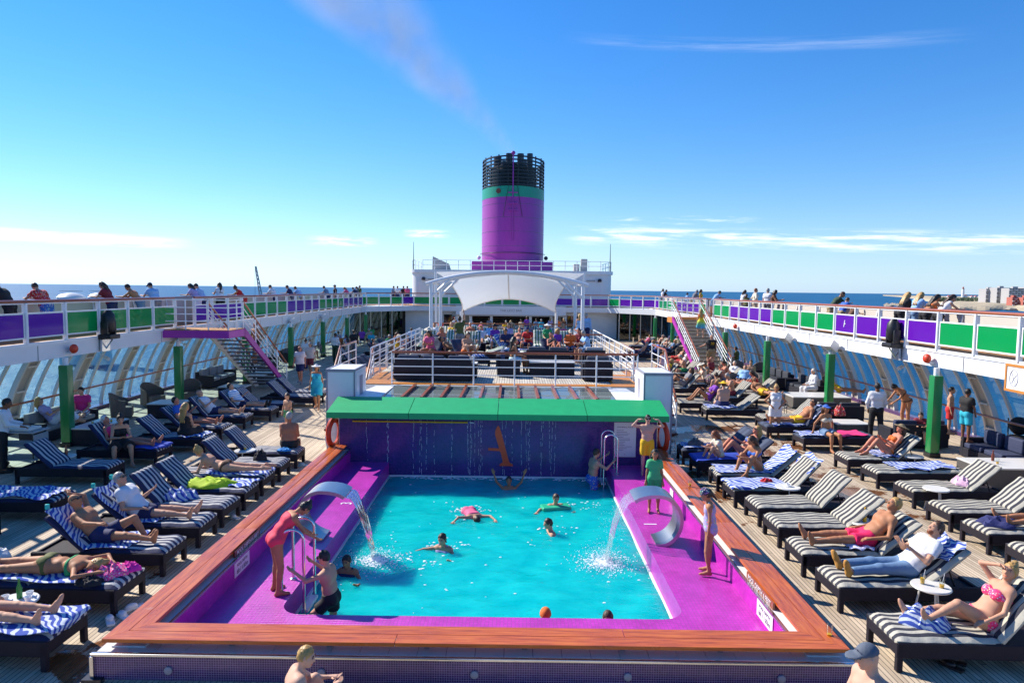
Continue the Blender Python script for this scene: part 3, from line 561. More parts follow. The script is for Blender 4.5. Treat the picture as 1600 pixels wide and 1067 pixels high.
def block(px, y, wd, h, dp, cat_label, floors, bays, mat='concrete_far'):
    p = at_far(px, y, WL + 6); e = empty('apartment_block', p, label=cat_label, cat='building')
    obj('wall', B(0, wd, 0, dp, 0, h).mesh('wall', mat), e); obj('roof_hut', B(wd * .3, wd * .6, 4, 10, h, h + 3).mesh('roof_hut', mat), e)
    wm = B(0, wd / bays * .6, -.25, .05, 0, h / floors * .5).mesh('window', 'window_far'); bl = B(0, wd / bays * .9, -1.2, 0, 0, .9).mesh('balcony', 'white_paint')
    for f in range(floors):
        for b in range(bays):
            x = wd / bays * (b + .2); z = h / floors * (f + .3); obj('window', wm, e, (x, 0, z))
            if (b + f) % 2 == 0: obj('balcony', bl, e, (x - wd / bays * .15, 0, z - 1))
block(1541, 1250, 20, 26, 20, 'dark grey apartment block at the lighthouse end of the waterfront row', 7, 4)
block(1558, 1230, 24, 28, 20, 'pale grey apartment block with stepped roof beside the dark one', 8, 5); block(1577, 1200, 30, 27, 20, 'long grey apartment block in the middle of the waterfront row', 7, 6)
block(1602, 1200, 40, 29, 20, 'long grey apartment block closing the waterfront row', 8, 8); block(1583, 1010, 14, 12, 12, 'low reddish house in front of the grey blocks', 4, 4, 'red_far'); block(1600, 1000, 18, 12, 12, 'wide reddish house at the edge of the town', 4, 5, 'red_far')
for k, px in enumerate((1482, 1492, 1518, 1524, 1531)):
    p = at_far(px, 2700, WL + 8); e = empty('coast_house', p, label='small pale house on the headland near the lighthouse', cat='house', group='small houses on the headland')
    obj('wall', B(0, 11, 0, 9, -3, 5.5).mesh('wall', 'white_paint'), e); obj('roof', MB().prism([(-.6, 5.5), (11.6, 5.5), (5.5, 9)], -.6, 9.6, 1).mesh('roof', 'red_far'), e)
sg = MB()
for k in range(900):
    px = random.uniform(1470, 1600); p = at_far(px, random.uniform(1500, 2600), WL + 7 + random.uniform(-1, 1.5)); s = random.uniform(1.5, 4); sg.ball(p, (s * 1.5, s, s * .8), 6, 4)
obj('scrub', sg.mesh('scrub', 'scrub'), kind='stuff', label='dark green scrub covering the headland', cat='scrub')
bw = empty('breakwater', (0, 0, 0), label='low stone breakwater running out from the headland', cat='breakwater'); p0 = at_far(1386, 1250, 0); p1 = at_far(1440, 1150, 0)
bmk = MB()
for k in range(160):
    q = p0.lerp(p1, k / 160); bmk.ball((q.x + random.uniform(-4, 4), q.y + random.uniform(-9, 9), WL + random.uniform(-.3, 1.6)), (random.uniform(1.5, 4),) * 3, 6, 4)
obj('stones', bmk.mesh('stones', 'rock'), bw, kind='stuff')
# harbour crane
cp = GY(405, 462, 330); e = empty('harbour_crane', (cp.x, 330, WL), label='lattice jib crane rising over the sea behind the railing', cat='crane')
obj('tower', MB().box(-2, 2, -2, 2, 0, 9).mesh('tower', 'concrete_far'), e)
jb = MB(); a, b = Vector((2.0, 0, 9)), Vector((-1.5, 0, 31))
for dx, dy in ((-.8, -.6), (.8, -.6), (.8, .6), (-.8, .6)): jb.tube([a + Vector((dx, dy, 0)), b + Vector((dx * .3, dy * .3, 0))], .17, 5)
for k in range(12):
    t0, t1 = k / 12, (k + 1) / 12; q0 = a.lerp(b, t0); q1 = a.lerp(b, t1); s0 = .8 * (1 - .7 * t0); s1 = .8 * (1 - .7 * t1)
    jb.tube([q0 + Vector((-s0, -.5 * s0, 0)), q1 + Vector((s1, -.5 * s1, 0))], .1, 4); jb.tube([q0 + Vector((s0, .5 * s0, 0)), q1 + Vector((-s1, .5 * s1, 0))], .1, 4)
obj('jib', jb.mesh('jib', 'concrete_far'), e); obj('cable', MB().tube([(-1.8, 0, 31), (-2.2, 0, 6)], .06, 4).mesh('cable', 'black_metal'), e)
for (px0, px1, lab) in ((78, 118, 'white domed harbour tank roof beyond the bulwark'), (133, 157, 'smaller white tank roof beyond the bulwark')):
    q0 = GY(px0, 466, 180); q1 = GY(px1, 466, 180); r = (q1.x - q0.x) / 2 * (1 if px0 < 100 else 1.3)
    e = empty('harbour_tank', ((q0.x + q1.x) / 2, 180 + r, WL), label=lab, cat='tank'); zt = q0.z - WL
    obj('shell', MB().lathe([(r, 0), (r, zt + .3), (r * .75, zt + 1.0), (r * .3, zt + 1.4), (.1, zt + 1.5)], 36).mesh('shell', 'tank', True), e)
    obj('roof_rail', MB().tube([(r * .8 * math.cos(k * math.pi / 12), r * .8 * math.sin(k * math.pi / 12), zt + 1.9) for k in range(25)], .05, 4).mesh('roof_rail', 'dark_steel'), e)
# ------------------------------------------------------------ swimming pool
PX, PY0, PY1, PW = 2.75, 8.86, 16.98, -.36
pool = empty('swimming_pool', (0, 12, 0), label='sunken magenta tiled pool framed by a wooden bench surround', cat='pool')
def pp(name, mb, mat, smooth=False, parent=None, **k):
    me = mb.mesh(name, mat, smooth); me.transform(Matrix.Translation((0, -12, 0))); return obj(name, me, parent or pool, **k)
ro = [(HX - .0, HY0), (HX, HY1), (-HX, HY1), (-HX, HY0)]
def ringfaces(outer, inner, z):
    m = MB(); bm = bmesh.new(); vo = [bm.verts.new((*p, z)) for p in outer]; vi = [bm.verts.new((*p, z)) for p in inner]
    eo = [bm.edges.new((vo[i], vo[(i + 1) % len(vo)])) for i in range(len(vo))]; ei = [bm.edges.new((vi[i], vi[(i + 1) % len(vi)])) for i in range(len(vi))]
    bmesh.ops.triangle_fill(bm, use_beauty=True, use_dissolve=False, edges=eo + ei); bm.verts.index_update()
    m.add([v.co[:] for v in bm.verts], [[v.index for v in f.verts] for f in bm.faces]); bm.free(); return m
inner = []
rr_ = .32
for cx, cy, a0 in ((PX - rr_, PY0 + rr_, -90), (PX - .02, PY1, None), (-PX + .02, PY1, None), (-PX + rr_, PY0 + rr_, 180)):
    if a0 is None: inner.append((math.copysign(PX, cx), cy)); continue
    for k in range(7): a = R(a0 + 90 * k / 6); inner.append((cx + rr_ * math.cos(a), cy + rr_ * math.sin(a)))
pp('ledge', ringfaces([(HX, HY0), (HX, HY1 + .01), (-HX, HY1 + .01), (-HX, HY0)], inner, .012), 'ledge_tile')
def wallstrip(poly, z0, z1):
    n = len(poly); return MB().add([(*p, z0) for p in poly] + [(*p, z1) for p in poly], [(i, i + 1, i + 1 + n, i + n) for i in range(n - 1)])
allp = inner + [inner[0]]
up_ = [p for p in inner]
# ledge face above the water (purple) and basin below
order = inner[:]
cl = order + [order[0]]
pp('ledge_face', wallstrip(cl, PW - .05, .012), 'wall_tile_yz')
pp('basin_wall', wallstrip(cl, -2.0, PW - .05), 'basin_yz')
pp('basin_floor', MB().add([(-PX, PY0, -1.99), (PX, PY0, -1.99), (PX, PY1, -1.99), (-PX, PY1, -1.99)], [(0, 1, 2, 3)]), 'basin_xy')
for sx in (-1, 1):
    pp('overflow_trim', B(min(sx * (PX - .035), sx * (PX - .003)), max(sx * (PX - .035), sx * (PX - .003)), PY0 + .35, PY1 - .02, PW - .01, PW + .035), 'white_trim')
pp('overflow_trim', B(-PX, PX, PY1 - .06, PY1 - .015, PW + .01, PW + .05), 'white_trim')
nx, ny = 110, 160
wv_ = MB().grid(lambda u, v: (-PX + .004 + u * (2 * PX - .008), PY0 + .004 + v * (PY1 - PY0 - .008), PW + .012 * math.sin(u * 17 + 3 * math.sin(v * 9)) + .010 * math.sin(v * 31 + 2.5 * math.sin(u * 11)) + .006 * math.sin(u * 47 - v * 39)), nx, ny)
obj('pool_water', wv_.mesh('pool_water', 'pool_water', True), kind='structure')
# bench surround: raised walls, plinth, boards
ZB = .45
for sx in (-1, 1):
    x0, x1 = sorted((sx * 3.74, sx * 4.12)); pp('side_plinth', B(x0, x1, 7.42, 16.95, 0, .33), 'white_wall')
    a, b = sorted((sx * 3.725, sx * 3.74)); pp('inner_wall', B(a, b, 7.80, 16.97, .012, .31), 'wall_tile_yz')
    a, b = sorted((sx * 3.70, sx * 3.745)); pp('steel_trim', B(a, b, 7.8, 16.97, .312, .338), 'steel')
    a, b = sorted((sx * 4.122, sx * 4.34)); pp('foot_kerb', B(a, b, 7.2, 16.95, 0, .05), 'dark_steel')
pp('front_plinth', B(-4.24, 4.24, 7.27, 7.72, 0, .30), 'mosaic_xz'); pp('inner_wall', B(-3.725, 3.725, 7.722, 7.80, .012, .30), 'wall_tile_xz')
pp('plinth_trim', MB().rbox(-4.26, 4.26, 7.245, 7.30, .295, .33, .012), 'steel', True); pp('plinth_trim', B(-4.26, 4.26, 7.24, 7.268, 0, .035), 'steel')
for sx in (-1, 1): pp('corner_trim', B(sx * 4.245 - .02, sx * 4.245 + .02, 7.24, 7.265, .036, .294), 'steel')
bt_ = B(0, .32, 7.302, 7.73, .302, .312).mesh('plinth_plank', 'tabletop'); bt_.transform(Matrix.Translation((0, -12, 0)))
for k in range(26): obj('plinth_plank', bt_, pool, (-4.23 + k * .3255, 0, 0))
lamp = MB().lathe([(.045, 0), (.045, .02), (.03, .03)], 12).mesh('spot_lamp', 'ink_grey', True)
for x in np.linspace(-3.4, 3.4, 5): obj('spot_lamp', lamp, pool, (x, 7.27 - 12, .14), rot=(R(90), 0, 0))
brk = B(-.03, .03, -.03, .03, .31, .41).mesh('board_bracket', 'steel')
for x in np.linspace(-3.9, 3.9, 8): obj('board_bracket', brk, pool, (x, 7.52 - 12, 0))
for sx in (-1, 1):
    for y in np.linspace(8.4, 16.5, 8): obj('board_bracket', brk, pool, (sx * 3.98, y - 12, 0))
def board(x0, x1, y0, y1, mit=None):
    """a varnished board, long side along its local x"""
    lx, ly = x1 - x0, y1 - y0; me = MB().rbox(-lx / 2, lx / 2, -ly / 2, ly / 2, ZB - .042, ZB, .012, 2)
    if ly > lx:
        me = MB().rbox(-ly / 2, ly / 2, -lx / 2, lx / 2, ZB - .042, ZB, .012, 2); rz = math.pi / 2
    else: rz = 0
    obj('board', me.mesh('board', 'wood_surround', True), pool, ((x0 + x1) / 2, (y0 + y1) / 2 - 12, 0), rz)
def miter(pts):
    cx = sum(p[0] for p in pts) / len(pts); cy = sum(p[1] for p in pts) / len(pts)
    lx = max(p[0] for p in pts) - min(p[0] for p in pts); ly = max(p[1] for p in pts) - min(p[1] for p in pts)
    if lx >= ly: loc = [(p[0] - cx, p[1] - cy) for p in pts]; rz = 0
    else: loc = [(p[1] - cy, -(p[0] - cx)) for p in pts]; rz = math.pi / 2
    obj('board', MB().prism(loc, ZB - .042, ZB, 2).mesh('board', 'wood_surround'), pool, (cx, cy - 12, 0), rz)
g = .004
xs_o, xs_m, xs_i = 4.18, 3.985, 3.79; ys_o, ys_m, ys_i = 7.34, 7.535, 7.73
splitx = (-.9, 1.7)
for (xo, yo, xi, yi) in ((xs_o, ys_o, xs_m + g, ys_m - g), (xs_m - g, ys_m + g, xs_i, ys_i)):
    for s in (-1, 1):
        ys = [yi, 11.2 + s * .3, 14.0 - s * .5, 16.95]
        miter([(s * xo, yo), (s * xo, ys[1] - g), (s * xi, ys[1] - g), (s * xi, yi)])
        for a, b in ((ys[1], ys[2]), (ys[2], ys[3])): board(*sorted((s * xi, s * xo)), a + g, b - g)
    sp_ = splitx[0] if xo == xs_o else splitx[1]
    miter([(-xo + g, yo), (sp_ - g, yo), (sp_ - g, yi), (-xi + g, yi)]); miter([(sp_ + g, yo), (xo - g, yo), (xi - g, yi), (sp_ + g, yi)])
# depth lettering on a wooden strip and depth plates
for sx in (-1, 1):
    yc = 10.45 if sx < 0 else 9.0
    st_ = obj('lettering_strip', B(-.5, .5, -.012, .012, -.05, .05).mesh('lettering_strip', 'dark_wood' if sx < 0 else 'rail_wood'), pool, (sx * 3.77, yc - 12, .375), sx * -math.pi / 2)
    obj('lettering', text_mesh('POOL DEPTH 6 FEET', .095, 'sign_white', .002), st_, (0, -.016, 0), rot=(R(90), 0, 0))
    pl_ = obj('depth_plate', B(-.28, .28, -.004, .004, -.11, .11).mesh('depth_plate', 'sign_white'), pool, (sx * 3.715, yc - .35 - 12, .185), sx * -math.pi / 2)
    for s_, z_, h_ in (('POOL DEPTH', .045, .065), ('6ft / 1.83m', -.045, .095)): obj('lettering', text_mesh(s_, h_, 'ink', .001), pl_, (0, -.006, z_), rot=(R(90), 0, 0))
pl_ = obj('depth_plate', B(-.14, .14, -.004, .004, -.09, .09).mesh('depth_plate', 'sign_white'), pool, (3.715, 14.0 - 12, .18), -math.pi / 2)
obj('floor_mark', text_mesh('3', .32, 'sign_white', .002), pool, (-2.98, 13.6 - 12, .016), rotz=math.pi / 2)
obj('floor_mark', B(-.12, .12, -.02, .02, 0, .002).mesh('floor_mark', 'sign_white'), pool, (3.0, 12.6 - 12, .014))
# ---- fountain wall with awning
fw = empty('fountain_wall', (0, 17.0, 0), label='dark blue mosaic fountain wall under the long green awning', cat='wall')
obj('wall', MB().box(-4.0, 4.0, -.03, .35, -2.0, 1.32).mesh('wall', 'fountain_tile'), fw)
obj('end_trim', B(-4.02, -3.99, -.01, .36, 0, 1.3).mesh('end_trim', 'steel'), fw); obj('end_trim', B(3.99, 4.02, -.01, .36, 0, 1.3).mesh('end_trim', 'steel'), fw)
A = [(0, .62), (.1, .60), (.33, -.45), (.40, -.52), (.40, -.6), (-.02, -.6), (-.02, -.54), (.12, -.46), (.06, -.22), (-.26, -.20), (-.26, -.10), (.02, -.12), (-.12, .30), (-.13, .42)]
A = [(-.02, .55), (.02, .57), (.06, .50), (.12, .34), (.30, -.24), (.33, -.34), (.37, -.40), (.45, -.43), (.45, -.48), (.06, -.48), (.06, -.44), (.15, -.38), (.14, -.30), (.09, -.13), (.05, -.09), (-.28, -.08), (-.28, -.01), (.04, -.02), (-.08, .33), (-.08, .43)]
lo_ = MB().prism([(x * .85, z * .98) for x, z in A], -.012, 0, 1).mesh('letter_emblem', 'orange_logo'); obj('letter_emblem', lo_, fw, (0, -.032, .42))
brd = obj('rules_board', B(-.46, .46, -.012, -.002, -.72, .72).mesh('rules_board', 'sign_white'), fw, (3.2, -.03, .66), scale=(.6, 1, .61))
obj('lettering', text_mesh('SWIMMING POOL', .085, 'ink', .001), brd, (0, -.014, .52), rot=(R(90), 0, 0))
random.seed(3)
for k in range(13):
    wl = random.uniform(.35, .72) if k % 4 else .3
    obj('print_line', B(-.36, -.36 + wl, -.0145, -.0125, 0, .02).mesh('print_line', 'ink_grey'), brd, (0, 0, .38 - k * .068))
obj('lettering', text_mesh('A', .07, 'orange_logo', .001), brd, (0, -.014, -.62), rot=(R(90), 0, 0))
aw = empty('green_awning', (0, 17.0, 0), label='long bright green awning capping the fountain wall', cat='awning')
def awsec(x0, x1): return MB().prism([(-.42, 1.19), (-.42, 1.335), (.72, 1.55), (.72, 1.40), (-.36, 1.20)], x0, x1, 0)
for a, b in ((-4.22, -2.2), (-2.19, 0), (.01, 2.2), (2.21, 4.22)): obj('awning_panel', awsec(a, b - .005).mesh('awning_panel', 'canopy_green'), aw)
rp = empty('rescue_pole', (-2.1, 16.90, 1.06), label='yellow rescue pole hung below the green awning', cat='pole')
obj('shaft', MB().tube([(-1.55, 0, 0), (1.35, 0, 0)], .02, 8).mesh('shaft', 'yellow_pole', True), rp); obj('tip', MB().tube([(1.35, 0, 0), (1.5, 0, 0)], .021, 8).mesh('tip', 'towel_blue', True), rp)
for sx, lab in ((-1, 'red lifebuoy on the wall end facing the shaded loungers'), (1, 'red lifebuoy on the wall end facing the wet sunny deck')):
    e = empty('lifebuoy', (sx * 4.14, 17.02, .74), label=lab, cat='lifebuoy'); rg = MB()
    for ring, (z, rc, m) in enumerate(((0, .30, 'buoy_red'),)):
        vs = []; n, k_ = 24, 10
        for i in range(n):
            a = 2 * math.pi * i / n
            for j in range(k_): b = 2 * math.pi * j / k_; vs.append((math.cos(b) * .07 * .9, (rc + .075 * math.sin(b)) * math.cos(a), (rc + .075 * math.sin(b)) * math.sin(a) * 1.12))
        rg.add(vs, [(i * k_ + j, i * k_ + (j + 1) % k_, ((i + 1) % n) * k_ + (j + 1) % k_, ((i + 1) % n) * k_ + j) for i in range(n) for j in range(k_)])
    obj('ring', rg.mesh('ring', 'buoy_red', True), e, (0, 0, 0), R(14) * sx)
    obj('rope', MB().tube([(.02 * sx, .40 * math.cos(a), -.45 * math.sin(a) - .02) for a in np.linspace(0, math.pi, 12)], .012, 5).mesh('rope', 'sign_white', True), e, (0, 0, 0), R(14) * sx)
    obj('strap', B(-.08, .08, -.05, .05, -.75, -.3).mesh('strap', 'dark_wood'), e)
# water running down the wall: thin beads
random.seed(5); dr = MB()
for k in range(30):
    x = random.uniform(-3.4, 2.0) if k % 3 else random.uniform(-.8, 1.6); z = 1.1
    while z > -.3:
        ln = random.uniform(.01, .09); w_ = random.uniform(.0012, .003); x += random.uniform(-.012, .012)
        dr.box(x - w_, x + w_, -.042, -.033, z - ln, z); z -= ln + random.choice((.004, .01, .05, .12)) * random.uniform(.5, 1.5)
obj('water_trickle', dr.mesh('water_trickle', 'foam'), kind='stuff', label='thin trickles of water running down the fountain wall', cat='water', loc=(0, 17.0, 0))
# ---- steel arch fountains and their water
def archf(sx, lab):
    e = empty('arch_fountain', (sx * 2.90, 11.75, .012), label=lab, cat='fountain'); pts = []
    P = [(-.41 * math.cos(R(a)), .44 + .435 * math.sin(R(a))) for a in np.linspace(-92, 92, 26)] + [(.13, .87), (.24, .85), (.33, .82), (.40, .78)]
    m = MB(); n = len(P); hw = .29
    def off(i, d):
        p, q = Vector(P[max(i - 1, 0)]), Vector(P[min(i + 1, n - 1)]); t_ = (q - p).normalized(); return (P[i][0] + t_.y * d, P[i][1] - t_.x * d)
    vs = []
    for i in range(n):
        w_ = hw * (1.0 if i > 3 else .85 + .05 * i)
        for d in (-.03, .03):
            x, z = off(i, d)
            for y in (-w_, w_): vs.append((-sx * x if False else sx * -x, y, z))
    fs = []
    for i in range(n - 1):
        a, b = i * 4, (i + 1) * 4; fs += [(a, a + 1, b + 1, b), (a + 2, b + 2, b + 3, a + 3), (a, b, b + 2, a + 2), (a + 1, a + 3, b + 3, b + 1)]
    fs += [(0, 2, 3, 1), (4 * n - 4, 4 * n - 3, 4 * n - 1, 4 * n - 2)]; m.add(vs, fs)
    obj('arch_strip', m.mesh('arch_strip', 'brushed_steel', True), e)
    return e
archf(-1, 'curved steel arch fountain on the ledge behind the girl in red'); archf(1, 'curved steel arch fountain on the ledge beside the girl in floral swimsuit')
random.seed(11)
for sx, lab in ((-1, 'glassy sheet of water falling from the arch on the shaded ledge'), (1, 'glassy sheet of water falling from the arch on the sunny ledge')):
    def fn(u, v, sx=sx):
        x = 2.50 - .45 * v ** .75; z = .79 - 1.15 * v ** 1.6; wd = .26 * (1 - .4 * v); return (sx * x + .015 * math.sin(u * 20 + v * 9), 11.75 + (u - .5) * 2 * wd + .02 * math.sin(v * 14), z)
    sh = MB().grid(fn, 14, 22)
    obj('water_sheet', sh.mesh('water_sheet', 'water_sheet', True), kind='stuff', label=lab, cat='water')
    dr = MB()
    for k in range(1700 if sx > 0 else 900):
        if k % 3 == 0:
            v = random.random(); p = fn(random.random(), v); q = (p[0] + random.gauss(0, .05 + .12 * v), p[1] + random.gauss(0, .05 + .12 * v), max(PW, p[2] + random.gauss(0, .03)))
        else: q = (sx * 2.0 + random.gauss(0, .2), 11.65 + random.gauss(0, .26), PW + abs(random.gauss(0, .035 if sx < 0 else .09)))
        r_ = random.uniform(.002, .0055); dr.ball(q, (r_, r_, r_), 5, 3)
    obj('splash_drops', dr.mesh('splash_drops', 'foam'), kind='stuff', label='white splash where the fountain sheet meets the water on the ' + ('shaded' if sx < 0 else 'sunny') + ' side', cat='splash')
    fo = MB()
    for k in range(800):
        a = random.uniform(0, 6.28); r0 = abs(random.gauss(0, .3)); q = (sx * 2.0 + r0 * math.cos(a), 11.65 + r0 * math.sin(a), PW + .012); s_ = random.uniform(.004, .018); fo.ball(q, (s_, s_ * random.uniform(.6, 1.2), .010), 6, 4)
    obj('foam_patch', fo.mesh('foam_patch', 'foam'), kind='stuff', label='patch of white foam below the fountain on the ' + ('shaded' if sx < 0 else 'sunny') + ' side', cat='foam')
# ---- ladders
for sx, ya, lab in ((-1, 9.45, 'polished steel pool ladder gripped by the boy in black trunks'), (1, 16.1, 'polished steel pool ladder below the rules board')):
    e = empty('pool_ladder', (sx * 2.75, ya + .26, .012), label=lab, cat='ladder')
    for dy in (-.26, .26):
        pts = [(sx * .14, dy, 0), (sx * .14, dy, .80)] + [(sx * (-.02 + .16 * math.cos(a)), dy, .80 + .15 * math.sin(a)) for a in np.linspace(.2, math.pi - .2, 8)] + [(-sx * .18, dy, .80), (-sx * .18, dy, -1.2)]
        obj('side_rail', MB().tube(pts, .022, 10).mesh('side_rail', 'steel', True), e); obj('collar', MB().lathe([(.05, 0), (.05, .015), (.03, .03)], 12).mesh('collar', 'steel', True), e, (sx * .14, dy, 0))
    for z in (-.25, -.52, -.8): obj('rung', B(-sx * .18 - .05, -sx * .18 + .05, -.25, .25, z - .02, z + .02).mesh('rung', 'white_trim'), e)
# floats / ripples
random.seed(21); fo = MB()
for cx, cy in [(G(733, 797, PW).x, G(733, 797, PW).y), (G(697, 850, PW).x, G(697, 850, PW).y), (G(870, 828, PW).x, G(870, 828, PW).y), (G(640, 880, PW).x, G(640, 880, PW).y), (G(570, 890, PW).x, G(570, 890, PW).y), (G(910, 790, PW).x, G(910, 790, PW).y)]:
    for k in range(26):
        a = random.uniform(0, 6.28); r0 = random.uniform(.2, .5); s_ = random.uniform(.006, .022); fo.ball((cx + r0 * math.cos(a), cy + r0 * math.sin(a) * .6, PW + .012), (s_ * 1.6, s_, .008), 6, 4)
for k in range(70):
    s_ = random.uniform(.005, .018); fo.ball((random.uniform(-2.5, 2.6), random.uniform(9, 16.5), PW + .012), (s_ * 1.8, s_, .006), 6, 4)
for k in range(120):
    s_ = random.uniform(.01, .03); fo.ball((random.uniform(-2.6, 2.6), 16.85 + random.gauss(0, .06), PW + .012), (s_ * 1.8, s_, .008), 6, 4)
obj('water_flecks', fo.mesh('water_flecks', 'foam'), kind='stuff', label='small white flecks and ripples around the swimmers', cat='foam')

# ---- skylight between awning and platform, white service cabinets
sk = empty('skylight', (0, 19.2, 0), label='low glass skylight with slanting wooden bars behind the green awning', cat='skylight')
obj('curb', MB().box(-3.3, 3.3, -1.1, -1.0, 0, 1.38).box(-3.3, 3.3, 1.06, 1.16, 0, 1.5).box(-4.3, -4.2, -1.45, .0, 0, 1.3).box(4.2, 4.3, -1.45, .0, 0, 1.3).mesh('curb', 'white_wall'), sk)
obj('well_floor', B(-3.2, 3.2, -1, 1.06, .3, .5).mesh('well_floor', 'concrete_far'), sk)
for k in range(12):
    x0, x1 = -3.16 + k * .528, -3.16 + (k + 1) * .528
    obj('pane', MB().prism([(-1.0, 1.41), (1.1, 1.485), (1.1, 1.495), (-1.0, 1.42)], x0 + .01, x1 - .01, 0).mesh('pane', 'skylight_glass'), sk)
for k in range(11):
    x = -2.64 + k * .528; a = Vector((x * 1.0, -.95, 1.45)); b = Vector((x * .96, .95, 1.54)); obj('wooden_bar', MB().tube([a, b], .05, 4).mesh('wooden_bar', 'rail_wood'), sk)
for sx in (-1, 1): obj('side_cheek', MB().prism([(sx * 3.2, -1.15), (sx * 3.2, 1.1), (sx * 3.75, 1.1), (sx * 4.05, -1.15)], 1.39, 1.47, 2).mesh('side_cheek', 'white_paint'), sk)
for sx, lab in ((-1, 'tall white service cabinet beside the woman in turquoise dress'), (1, 'tall white service cabinet beside the wet sunny deck')):
    e = empty('service_cabinet', (sx * 4.22, 18.6, 0), label=lab, cat='cabinet')
    obj('carcass', MB().rbox(-.38, .38, -.6, .75, 0, 2.22, .02).mesh('carcass', 'white_wall'), e); obj('front_panel', B(-.34, .34, -.612, -.602, .1, 2.15).mesh('front_panel', 'white_paint'), e)
    obj('top_frame', MB().box(-.39, .39, -.62, -.58, 2.16, 2.235).box(-.39, -.35, -.615, -.6, .05, 2.16).box(.35, .39, -.615, -.6, .05, 2.16).box(-.39, -.35, -.58, .76, 2.18, 2.235).box(.35, .39, -.58, .76, 2.18, 2.235).mesh('top_frame', 'ink_grey'), e)
    obj('side_door', B(-sx * .385 - .005, -sx * .385 + .005, -.45, .62, .1, 2.1).mesh('side_door', 'white_paint'), e); obj('side_window', MB().rbox(-sx * .393 - .004, -sx * .393 + .004, -.1, .25, 1.0, 2.0, .003).mesh('side_window', 'ink_grey'), e)
# ---- raised platform
PZ, PF, PB, PWX = 1.5, 20.4, 38.0, 4.25
pf_ = obj('platform', MB().box(-PWX, PWX, PF, PB, 0, PZ - .01).mesh('platform', 'white_wall'), kind='structure')
obj('planking', MB().add([(-PWX, PF, PZ), (PWX, PF, PZ), (PWX, PB, PZ), (-PWX, PB, PZ)], [(0, 1, 2, 3)]).mesh('planking', 'platform_teak'), pf_)
wb = B(-.1, .1, -.5, .5, 0, .012).mesh('edge_board', 'orange_deck')
for k in range(44): obj('edge_board', B(0, .187, 0, .42, 0, .012).mesh('edge_board', 'orange_deck'), pf_, (-PWX + .02 + k * .192, PF + .02, PZ + .004))
for sx in (-1, 1):
    for k in range(10): obj('edge_board', B(0, .8, 0, .24, 0, .012).mesh('edge_board', 'orange_deck'), pf_, (sx * 3.8 - .4, PF + .46 + k * .25, PZ + .004))
def railing(label, pts, h=.98, bars=(.3, .55, .78), wood=True, step=1.35, ends=True):
    rt = empty('railing', pts[0], label=label, cat='railing'); O = Vector(pts[0]); P = [Vector(p) - O for p in pts]
    up = Vector((0, 0, 1)); seg = []
    for a, b in zip(P, P[1:]):
        n = max(1, round((b - a).length / step))
        for i in range(n + 1): seg.append(a.lerp(b, i / n))
    pm_ = MB().tube([(0, 0, 0), (0, 0, h)], .024, 6).mesh('post', 'white_paint', True); last = None
    for s in seg:
        if last is None or (s - last).length > .02: obj('post', pm_, rt, s)
        last = s
    obj('handrail', MB().tube([p + up * h for p in P], .034 if wood else .026, 8).mesh('handrail', 'rail_wood' if wood else 'white_paint', True), rt)
    for z in bars: obj('bar', MB().tube([p + up * z for p in P], .016, 6).mesh('bar', 'white_paint', True), rt)
    return rt
railing('white railing with wooden top across the front of the raised platform', [(-3.3, PF + .05, PZ), (4.1, PF + .05, PZ)], step=1.25)
railing('white side railing of the raised platform towards the walking couple', [(-4.2, PF + 1.3, PZ), (-4.2, PB - 5, PZ)], wood=False)
railing('white side railing of the raised platform towards the girl in pale dress', [(4.2, PF + 1.3, PZ), (4.2, PB - 5, PZ)], wood=False)
railing('white railing across the back of the raised platform before the bar', [(-4.2, PB - .1, PZ), (4.2, PB - .1, PZ)], step=2.0)
railing('white railing of the inner stairway among the green loungers, shaded side', [(-4.2, 31.5, PZ), (-3.2, 31.5, PZ), (-3.2, 34.5, PZ)], wood=False, step=.7)
railing('white railing of the inner stairway among the green loungers, sunny side', [(4.2, 29.5, PZ), (3.3, 29.5, PZ), (3.3, 33.5, PZ)], wood=True, step=.7)
for sx, lab in ((-1, 'dark red steps down from the platform beside the white cabinet, shaded side'), (1, 'dark red steps down from the platform beside the white cabinet, sunny side')):
    e = empty('platform_steps', (sx * 4.85, 22.6, 0), label=lab, cat='steps')
    for k in range(6): obj('step', MB().rbox(-.58, .58, -.28 * (k + 1) - .28, -.28 * k, max(0, PZ - .24 * (k + 1) - .05), PZ - .24 * (k + 1) + .0, .01).mesh('step', 'dark_wood'), e)
    obj('landing', MB().box(-.6, .6, 0, 2.2, 0, PZ - .012).mesh('landing', 'white_wall'), e)
    for k in range(9): obj('landing_board', B(-.6, .6, k * .244, k * .244 + .235, PZ - .01, PZ + .004).mesh('landing_board', 'orange_deck'), e)
    for q in (-1, 1):
        p0, p1 = Vector((q * .55, 0, PZ)), Vector((q * .55, -1.75, .05)); obj('handrail', MB().tube([p0 + Vector((0, 2.2, .95)), p0 + Vector((0, 0, .95)), p1 + Vector((0, 0, .95))], .034, 8).mesh('handrail', 'rail_wood', True), e)
        for z in (.35, .65): obj('bar', MB().tube([p0 + Vector((0, 2.2, z)), p0 + Vector((0, 0, z)), p1 + Vector((0, 0, z))], .017, 6).mesh('bar', 'white_paint', True), e)
        for s_ in (p0 + Vector((0, 2.2, 0)), p0 + Vector((0, 1.1, 0)), p0, p0.lerp(p1, .5), p1): obj('post', MB().tube([s_, s_ + Vector((0, 0, .95))], .024, 6).mesh('post', 'white_paint', True), e)
